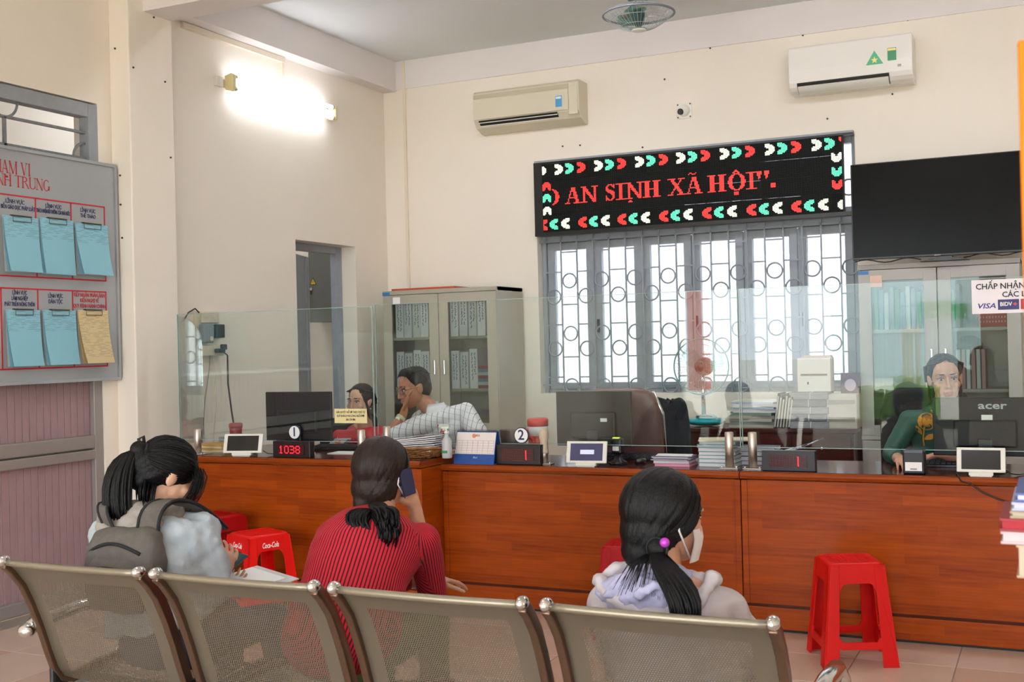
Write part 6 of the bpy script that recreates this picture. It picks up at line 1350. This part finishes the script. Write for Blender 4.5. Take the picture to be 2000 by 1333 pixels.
BKC = [('e58fa8', 'd86a88'), ('2c2550', '1d1838'), ('7a5a80', '8f7896')]
def books(label, x, Y, zb, n, w_, d, th, cov, pages, grp, lab, rz=0, jit=.01, seed=1):
    r = random.Random(seed); z = zb
    for k in range(n):
        hh = th*(.85+.3*r.random()); t = thing('book', lab(k), 'book', (x+r.uniform(-jit, jit), Y+r.uniform(-jit, jit), z), rz+r.uniform(-.05, .05), group=grp)
        cm = cov[k % len(cov)]; MB().bx(-w_/2, w_/2, -d/2, d/2, .0, .0015).bx(-w_/2, w_/2, -d/2, d/2, hh-.0015, hh).build('cover', cm, t); MB().bx(-w_/2+.003, w_/2-.003, -d/2+.002, d/2-.003, .0016, hh-.0016).build('page_block', pages[k % len(pages)], t); z += hh+.0003
    return z
PG = M('page_white', 'd9d6dc', .8); PG2 = M('page_pink', 'd9a0b4', .8)
c = PY(1318, 905, 5.99); z1 = books('', c.x, 5.99, ZM, 2, .2, .15, .017, [M('cover_pink', 'c85a86', .5)], [PG2, PG], 'pink and violet books', lambda k: ('lower', 'upper')[k]+' pink note book in the pile left of the teal books')
z1 = books('', c.x+.004, 5.99, z1, 3, .21, .16, .007, [M('cover_violet', '4b3562', .5), M('cover_mauve', '8f7896', .5)], [PG], 'pink and violet books', lambda k: ('lowest', 'middle', 'top')[k]+' thin violet folder on the pink note books', jit=.012, seed=4)
o = MB().bx(-.1, .09, -.06, .06, 0, .0015).build('loose_sheet', PAPER, None, (c.x+.005, 5.99, z1+.001), (.0, .02, .2)); tag(o, 'loose white sheet on top of the violet folders', 'paper')
c = PY(1402, 900, 6.0); TEAL = M('cover_teal', '2f8f8a', .5)
z1 = books('', c.x+.005, 6.03, ZM, 7, .2, .15, .0185, [TEAL], [PG], 'teal note books', lambda k: words[k]+' teal note book from the bottom of the stack by the posts', jit=.006, seed=2)
o = MB().bx(-.15, .12, -.1, .1, 0, .006).build('cream_folder', M('cream_card', 'd9cdb0', .6), None, (c.x+.04, 6.05, z1+.001), (0, 0, .25)); tag(o, 'cream folder lying on the teal note books', 'folder')
z1 = books('', c.x+.19, 6.16, ZM, 4, .2, .16, .022, [M('cover_navy', '1c2444', .5)], [PG], 'navy books', lambda k: words[k]+' navy book from the bottom of the pile behind the right post', jit=.008, seed=5)
t = thing('clip_folders', 'bundle of clipped papers leaning behind the third display', 'papers', (PY(1530, 878, 6.25).x, 6.27, ZM))
for k in range(5): MB().box((.03*k-.02, .01*k, .055+.006*k), (.2, .16, .004), R=Matrix.Rotation(-.25-.05*k, 3, 'Y')).build('clipped_sheet', (PAPER, M('folder_blue'), BLKM)[k % 3], t)
MB().bx(-.12, .1, -.08, .08, 0, .025).build('tray', BLKM, t)
# card terminal, cable, mouse
w_, h, c = span(1763, 1806, 876, 922, 5.83); t = thing('receipt_printer', 'small black receipt printer with a white label on the right counter', 'printer', (c.x, 5.83, ZM))
MB().bx(-w_/2, w_/2, 0, .1, 0, h).build('case', BLACK, t, bev=.008); MB().bx(-w_*.38, w_*.38, -.0015, 0, h*.15, h*.52).build('label', PAPER, t); MB().bx(-w_*.42, w_*.42, -.003, .02, h*.9, h*1.02).build('paper_cover', M('printer_grey', '5c6270', .25), t, bev=.003); MB().bx(-w_*.15, w_*.15, -.0025, -.0015, h*.2, h*.26).build('label_print', M('grid_grey'), t)
a = PY(1865, 912, 5.80); o = MB().tube([V((a.x, 5.9, ZM+.004)), V((a.x+.01, 5.80, ZM+.006)), V((a.x+.03, 5.765, ZM-.02))] + [PY(x, y, 5.772) for x, y in ((1895, 945), (1920, 963), (1950, 976), (1985, 985), (2020, 987), (2060, 980))], .0038, 6).build('hanging_cable', BLACK); tag(o, 'black cable hanging over the front of the right counter', 'cable')
t = thing('computer_mouse', 'black computer mouse near the pink note books', 'mouse', (PY(1250, 898, 6.05).x, 6.06, ZM)); MB().ell((0, 0, .012), (.03, .052, .02)).build('mouse_shell', BLACK, t); MB().tube([V((0, .04, .012)), V((.01, .1, .006)), V((.05, .2, .005))], .002, 5).build('mouse_lead', BLACK, t)
o = MB().bx(-.105, .105, -.07, .07, 0, .004).build('paper_sheet', PAPER, None, (PY(680, 890, 5.9).x, 5.9, ZL), (0, 0, .1)); tag(o, 'white sheet of paper on the left counter before the keyboard', 'paper')
# ------------------------------------------------------------------ wall electrics on the left wall
c = PX(402, 640, XL); t = thing('wall_switchgear', 'wall board with breaker, adapter and socket left of the doorway', 'switchgear', (XL, c.y, c.z)); IV = M('aged_ivory', 'cfc3ab', .5, var=.1, vs=20)
MB().bx(0, .02, -.13, .12, -.08, .11).build('backboard', IV, t, bev=.004); MB().bx(.02, .04, -.08, .09, .03, .1).build('fuse_box', IV, t, bev=.006); MB().bx(.02, .07, -.1, .01, -.11, .025).build('breaker', M('breaker_grey', '7d8288', .4), t, bev=.012); MB().cone((.07, -.03, -.08), (.075, -.03, -.08), .017, .017, 14).build('breaker_dial', IV, t)
MB().bx(.02, .075, .03, .115, -.075, .02).build('black_adapter', BLACK, t, bev=.006); MB().bx(0, .05, -.1, .13, -.2, -.125).build('socket_box', IV, t, bev=.006); MB().bx(.05, .09, .02, .1, -.18, -.15).build('plug', BLACK, t, bev=.008); MB().bx(.05, .08, .085, .13, -.16, -.12).build('plug', BLACK, t, bev=.006)
def lead(pts, r, mt, nm): MB().tube([V(p) for p in pts], r, 6).build(nm, mt, t)
zc = ZL-c.z
lead([(.06, .1, -.17), (.07, .14, -.2), (.06, .15, -.4), (.07, .17, -.6), (.08, .2, zc+.02)], .006, BLACK, 'power_cord'); lead([(.03, .0, -.2), (.02, .0, -.3), (.02, -.05, -.5), (.03, -.1, -.75), (.03, -.1, -.9)], .004, M('grey_cord', '8f8a7c', .5), 'cord'); lead([(.03, .03, -.2), (.02, .06, -.35), (.03, .05, -.55), (.03, -.0, -.9)], .0035, IV, 'cord'); lead([(.03, -.1, .1), (.02, -.13, .13), (.02, -.2, .1), (.02, -.26, .03)], .005, BLACK, 'cord')
# grey distribution box seen through the doorway
a, b = PY(603, 484, 8.8), PY(664, 628, 8.8); t = thing('distribution_box', 'grey metal electrical box with a warning triangle beyond the doorway', 'electrical box', ((a.x+b.x)/2, 9.0, b.z)); w_ = b.x-a.x+.02; h = a.z-b.z
MB().bx(-w_/2, w_/2, -.2, 0, 0, h).build('box_body', M('box_grey', '6c6e69', .5), t, bev=.004); MB().bx(-w_/2+.008, w_/2-.008, -.208, -.2, .12, h-.008).build('box_door', M('box_grey_door', '63655f', .45), t, bev=.003)
x0 = -w_/2+.055; MB().prism([(x0-.035, h*.5), (x0+.035, h*.5), (x0, h*.5+.065)], 1, -.2095, -.208).build('triangle_edge', INKK, t); MB().prism([(x0-.027, h*.5+.005), (x0+.027, h*.5+.005), (x0, h*.5+.055)], 1, -.2105, -.2095).build('warning_triangle', M('warning_yellow', 'e2b81e', .5), t); MB().prism([(x0-.002, h*.5+.01), (x0+.006, h*.5+.025), (x0, h*.5+.025), (x0+.004, h*.5+.042), (x0-.006, h*.5+.022), (x0, h*.5+.022)], 1, -.2115, -.2105).build('bolt_symbol', INKK, t)
MB().cone((x0-.015, -.208, h*.5-.04), (x0-.015, -.225, h*.5-.04), .013, .013, 12).build('lock', CHROME, t); MB().bx(x0-.025, x0-.013, -.222, -.218, h*.5-.09, h*.5-.045).build('key', BLKM, t)
# ------------------------------------------------------------------ behind the counter: credenza and what stands on it
ZK = .842; cr = thing('credenza', 'long dark brown wooden cabinet under the barred window', 'cabinet', (-1.86, 8.12, 0))
MB().bx(-.64, .6, -.0, .5, .06, ZK-.03).build('carcass', DWOOD, cr, bev=.004); MB().bx(-.66, .62, -.02, .52, ZK-.03, ZK).build('top', DWOOD, cr, bev=.006); MB().bx(-.6, .56, .03, .48, 0, .06).build('plinth', BLKM, cr)
for i in range(3):
    x = -.62+i*.405; d = MB().bx(x, x+.395, -.012, 0, .1, .6).build('door', DWOOD, cr, bev=.004); MB().ell((x+.34, -.02, .4), (.012,)*3).build('knob', CHROME, d); d = MB().bx(x, x+.395, -.012, 0, .62, .8).build('drawer', DWOOD, cr, bev=.004); MB().ell((x+.2, -.02, .71), (.012,)*3).build('knob', CHROME, d)
c = PY(1470, 828, 8.2); r_ = random.Random(3)
for k in range(12):
    low = k < 5; col = ('a9a49a', '7d8a84', 'b3aea6')[k % 3] if low else ('d9d6e0', 'c9cfe4', 'e4e0da')[k % 3]
    o = MB().bx(-.16, .16, -.12, .12, 0, .021 if low else .012).build('paper_stack', M('stack_'+col, col, .8), None, (c.x+r_.uniform(-.015, .015)+(0 if low else .01), 8.3, ZK+(.0215*k if low else .1075+.0125*(k-5))), (0, 0, r_.uniform(-.15, .15))); tag(o, 'paper bundle number %s from the bottom of the tall pile under the window' % ('one two three four five six seven eight nine ten eleven twelve'.split()[k]), 'paper bundle', 'paper bundles on the dark cabinet')
for k in range(6):
    c = PY(1519+k*5.5, 828, 8.24); t = thing('document_file', '%s dark upright file from the left beside the tied bundles' % words[k], 'file', (c.x, 8.24, ZK), group='dark upright files on the dark cabinet'); t.rotation_euler = (0, .14, 0)
    MB().bx(-.008, .007, -.1, .12, .004, .25-.012*(k % 3)).build('file_cover', M('file_dark_%d' % (k % 3), ('3a4048', '5a564e', '2c3440')[k % 3], .7), t, bev=.002); MB().bx(-.006, .005, -.103, -.1, .01, .23-.012*(k % 3)).build('paper_edge', M('stack_b3aea6', 'b3aea6', .8), t)
for k in range(5):
    c = PY(1584, 828, 8.24); t = thing('tied_bundle', '%s string-tied paper bundle from the bottom under the slotted box' % words[k], 'paper bundle', (c.x+.006*(-1)**k, 8.25, ZK+.0505*k), group='string-tied bundles on the dark cabinet')
    MB().bx(-.135, .135, -.11, .12, 0, .049).build('bundle', M('bundle_%d' % (k % 2), ('8f8d92', '6f6e78')[k % 2], .85, var=.25, vs=60, stretch=(.2, .2, 6)), t, bev=.005); MB().tube([V((.01, -.112, 0)), V((.012, -.112, .049)), V((.012, .1, .0495)), V((.01, .121, .02))], .002, 5).build('string', PAPER, t)
c = PY(1593, 767, 8.25); t = thing('slotted_box', 'white card collection box with a dark slot on the tied bundles', 'box', (c.x, 8.26, ZK+.254)); w_, h, _ = span(1562, 1627, 702, 767, 8.25)
MB().bx(-w_/2, w_/2, -.06, .09, 0, h).build('box_body', M('box_white', 'd4cec8', .5), t, bev=.004); MB().bx(-w_*.4, w_*.4, -.0615, -.06, h*.48, h*.54).build('slot', M('slot_brown', '6a5348', .6), t); MB().prism([(-w_*.5, h), (w_*.5, h), (w_*.45, h+.02), (-w_*.3, h+.02)], 1, -.02, .08).build('lid_flap', M('box_tan', 'b59a84', .6), t); MB().bx(-w_*.2, -w_*.16, -.0615, -.06, h*.22, h*.3).build('keyhole', BLKM, t)
c = PY(1656, 832, 8.22); t = thing('computer_case', 'beige computer case at the right end of the dark cabinet', 'computer', (c.x-.03, 8.25, ZK)); MB().bx(-.105, .105, -.1, .2, 0, .24).build('case', M('case_beige', 'bdb6ac', .5), t, bev=.006); MB().bx(-.09, .09, -.104, -.1, .05, .08).build('vent_panel', M('vent_grey', '8d867e', .5), t); MB().bx(-.09, .09, -.104, -.1, .17, .2).build('drive_slot', M('vent_grey'), t)
c = PY(1659, 766, 8.22); t = thing('photo_frame', 'purple picture card standing on the beige computer case', 'picture', (c.x, 8.28, ZK+.2405)); w_, h, _ = span(1641, 1679, 728, 768, 8.22); MB().bx(-w_/2, w_/2, -.01, .01, 0, h).build('card', M('purple_card', '4a2342', .5, var=.5, vs=25), t); MB().prism([(-.01, 0), (.06, 0), (.01, h*.6)], 0, -.02, .02).build('prop', BLKM, t); MB().ell((0, -.011, h*.4), (w_*.3, .002, h*.3)).build('white_figure', M('figure_lilac', 'b9a8be', .6), t)
c = PY(1893, 706, 8.5); t = thing('black_cap', 'black cap on the second shelf of the right cabinet', 'cap', (c.x, 8.55, 1.1005+.2705))
MB().lathe([(.085, 0), (.088, .03), (.075, .07), (.04, .09), (0, .095)], 24).build('crown', BLKM, t); MB().prism([(-.07, -.06), (.07, -.06), (.06, -.125), (0, -.14), (-.06, -.125)], 2, 0, .006).build('visor', BLKM, t)
# desk fan behind the jacket chair
c = PY(1367, 717, 8.26); t = thing('desk_fan', 'caged desk fan with a teal base on the dark cabinet', 'fan', (c.x, 8.3, ZK)); rf = PY(1421, 717, 8.26).x-c.x; zf = c.z-ZK
q = MB(); q.ell((.02, 0, .035), (.15, .1, .034)); q.ell((.03, -.01, .06), (.085, .07, .03)); q.build('base', M('teal_plastic', '129aa2', .2), t); MB().tube([V((-.03, -.06, .075)), V((0, -.075, .083)), V((.06, -.075, .083)), V((.09, -.06, .075))], .006, 6).build('switch_panel', M('breaker_grey'), t); MB().cone((0, .03, .05), (0, .03, zf), .017, .013, 12).build('pole', CHROME, t); MB().lathe([(0, -.06), (.06, -.05), (.07, .02), (.05, .1), (0, .12)], 20, (0, .07, zf), R=Matrix.Rotation(-math.pi/2, 3, 'X')).build('motor', M('fan_motor_green', '39584f', .4), t)
for dy in (-.06, .04):
    q = MB()
    for i in range(46): a = 6.2832*i/46; q.tube([V((rf*k*math.cos(a), dy*(1-k*k)*1.0-.01, zf+rf*k*math.sin(a))) for k in (.2, .5, .8, 1)], .0011, 4)
    for k in (.2, .5, .8): q.tube([V((rf*k*math.cos(a), dy*(1-k*k)-.01, zf+rf*k*math.sin(a))) for a in [6.2832*i/40 for i in range(40)]], .0014, 4, closed=True)
    q.build('front_cage' if dy < 0 else 'rear_cage', M('cage_wire', '8aa09e', .3, .5), t)
MB().tube([V((rf*math.cos(a), -.01, zf+rf*math.sin(a))) for a in [6.2832*i/48 for i in range(48)]], .0055, 6, closed=True).build('cage_rim', M('rim_teal', '6f9a94', .35), t); MB().lathe([(0, 0), (.035, 0), (.035, .05), (0, .06)], 18, (0, .03, zf), R=Matrix.Rotation(math.pi/2, 3, 'X')).build('hub', M('hub_green'), t)
BLT = glassmat('blade_clear_teal', (.7, .9, .88), 1.2, .05, .1)
for k in range(3):
    a = 6.2832*k/3+.3; rows = [[V(((.03+.15*i/5)*math.cos(a)-s_*(.02+.045*math.sin(math.pi*(.2+.7*i/5)))*math.sin(a), .0+.018*s_, zf+(.03+.15*i/5)*math.sin(a)+s_*(.02+.045*math.sin(math.pi*(.2+.7*i/5)))*math.cos(a))) for s_ in (-1, -.3, .3, 1)] for i in range(6)]
    MB().grid(rows).build('blade', BLT, t, keep=True)
# office chairs
def office_chair(label, x, y, zt_, w_, mat, rz=0, jacket=False):
    t = thing('office_chair', label, 'chair', (x, y, 0), rz, group='office chairs behind the counter'); hb_ = zt_-.5
    q = MB(); pr = lambda z, k, th, y0: [V((w_/2*k*(abs(math.cos(a))**.5)*(1 if math.cos(a) > 0 else -1), y0+th*(abs(math.sin(a))**.5)*(1 if math.sin(a) > 0 else -1), z)) for a in [6.2832*i/28 for i in range(28)]]
    q.loft([pr(.5, .8, .03, .2), pr(.53, .95, .045, .2), pr(.5+hb_*.4, 1, .045, .22), pr(.5+hb_*.8, .98, .045, .26), pr(.5+hb_*.95, .85, .04, .28), pr(zt_, .55, .025, .285)]); q.build('backrest', mat, t)
    MB().box((0, 0, .47), (w_*1.02, .46, .09)).build('seat', mat, t, bev=.03, seg=3); MB().cone((0, 0, .1), (0, 0, .43), .03, .03, 14).build('gas_lift', CHROME, t)
    for k in range(5): a = 6.2832*k/5; MB().tube([V((0, 0, .12)), V((.15*math.cos(a), .15*math.sin(a), .1)), V((.29*math.cos(a), .29*math.sin(a), .07))], [.03, .022, .016], 8).build('base_arm', BLACK, t); MB().ell((.29*math.cos(a), .29*math.sin(a), .03), (.03, .03, .03)).build('castor', BLACK, t)
    for s_ in (-1, 1): MB().tube([V((s_*w_*.5, .2, .62)), V((s_*w_*.56, .05, .68)), V((s_*w_*.56, -.12, .67)), V((s_*w_*.53, -.12, .5))], .018, 8).build('armrest', BLACK, t)
    return t
BRL = M('brown_leather', '6a4a44', .35, var=.08, vs=10)
c = PY(1222, 755, 6.75); t = office_chair('brown leather executive chair behind the wide dark monitor', c.x+.02, 6.75, c.z, .5, BRL, math.pi+.15)
MB().tube([V((-.25, .2, .55)), V((-.255, .225, .8)), V((-.25, .26, 1.05)), V((-.2, .29, c.z-.02))], .011, 8).build('chrome_trim', CHROME, t)
c = PY(1298, 772, 7.6); t = office_chair('chair hung with a dark navy jacket at window two', c.x, 7.6, c.z-.06, .36, BLKM, math.pi)
jk = thing('hanging_jacket', 'dark navy jacket draped over a chair back', 'jacket', (c.x, 7.6, .55)); q = MB(); zt_ = c.z-.55
q.loft([[V((a_*math.cos(s_), -.24+b_*math.sin(s_)+dy, z)) for s_ in [6.2832*i/28 for i in range(28)]] for a_, b_, z, dy in ((.24, .09, .05, -.0), (.235, .1, .25, 0), (.21, .1, .42, 0), (.185, .09, .56, -.01), (.15, .08, zt_-.1, -.02), (.1, .06, zt_-.02, -.03), (.05, .04, zt_, -.03))])
q.cap(V((-.17, -.26, .5)), V((-.23, -.3, .12)), .06, .05); q.cap(V((.17, -.26, .5)), V((.23, -.3, .12)), .06, .05)
remesh(q, .012, 4, 'jacket_cloth', M('navy_cloth', '15161f', .85, var=.1, vs=12), jk, disp=wrinkle(10, .018, 7, (1, 1, .5)))
c = PY(755, 812, 7.0); office_chair('black office chair behind the red-topped clerk', PY(722, 812, 7.0).x, 6.98, c.z, .48, M('black_fabric', '1b191a', .8), math.pi); c = PY(1775, 755, 6.9); office_chair('rounded black chair behind the green-dressed clerk', PY(1815, 812, 6.9).x, 6.98, c.z, .5, M('black_fabric'), math.pi)
c = PY(880, 812, 7.1); office_chair('low black chair under the plaid-shirted clerk', c.x, 7.02, .98, .46, M('black_fabric'), math.pi)
# ------------------------------------------------------------------ stand with books and orange sign at the right edge of the picture
EY = 1.75
def EP(x, y): return PY(x, y, EY)
e0 = EP(2004, 1122); rk = thing('book_stand', 'narrow wooden stand for the books at the right edge', 'stand', (e0.x+.17, EY+.05, 0)); zt_ = e0.z
MB().bx(-.16, .2, -.16, .2, zt_-.03, zt_).build('stand_top', WOODE, rk, bev=.003)
for sx in (-.14, .16):
    for sy in (-.14, .16): MB().bx(sx, sx+.03, sy, sy+.03, 0, zt_-.03).build('stand_leg', WOODE, rk)
z = zt_; 
for k, (xl, yt, cols, lab) in enumerate(((1986, 1057, ('b39d82', 'b8a894'), 'thick cream book at the bottom of the pile at the right edge'), (1956, 1031, ('b8a4a8', 'bdb0b2'), 'white book second in the pile at the right edge'), (1954, 1006, ('8e1220', '9c2630'), 'red book in the middle of the pile at the right edge'), (1974, 992, ('9a8a6c', 'b0a898'), 'tan book above the red one at the right edge'), (1977, 975, ('a4a8c0', 'b8b9c6'), 'pale blue book near the top of the pile at the right edge'), (1984, 957, ('4a5a94', 'c0c4d8'), 'blue book on top of the pile at the right edge'))):
    p = EP(xl, yt); hh = p.z-z; t = thing('stacked_book', lab, 'book', (p.x+.12, EY+.06, z), group='books on the stand at the right edge')
    MB().bx(-.12, .12, -.09, .09, 0, .003).bx(-.12, .12, -.09, .09, hh-.004, hh-.001).build('cover', M('edge_cover_%d' % k, cols[0], .5), t); MB().bx(-.117, .118, -.088, .087, .0031, hh-.0041).build('page_block', M('edge_pages_%d' % k, cols[1], .8), t); z = p.z
a, b = PY(1987, 82, 1.3), PY(1989, 640, 1.3); t = thing('orange_sign', 'orange edged upright sign board at the right edge', 'sign', (a.x+.2, 1.3, 0))
OR_ = M('orange_edge', 'd0700c', .6, spec=.2); MB().bx(-.2, -.02, -.008, .008, b.z, a.z).build('board', OR_, t, bev=.003); MB().bx(-.192, -.028, -.01, -.008, b.z+.015, a.z-.015).build('face', M('orange_face', 'cf7f1e', .6, spec=.2), t); MB().cone((-.08, .023, .02), (-.08, .023, b.z+.2), .015, .015, 12).build('pole', CHROME, t); MB().lathe([(0, 0), (.15, 0), (.15, .015), (.03, .03), (0, .03)], 24, (-.08, .02, 0)).build('base', BLKM, t)
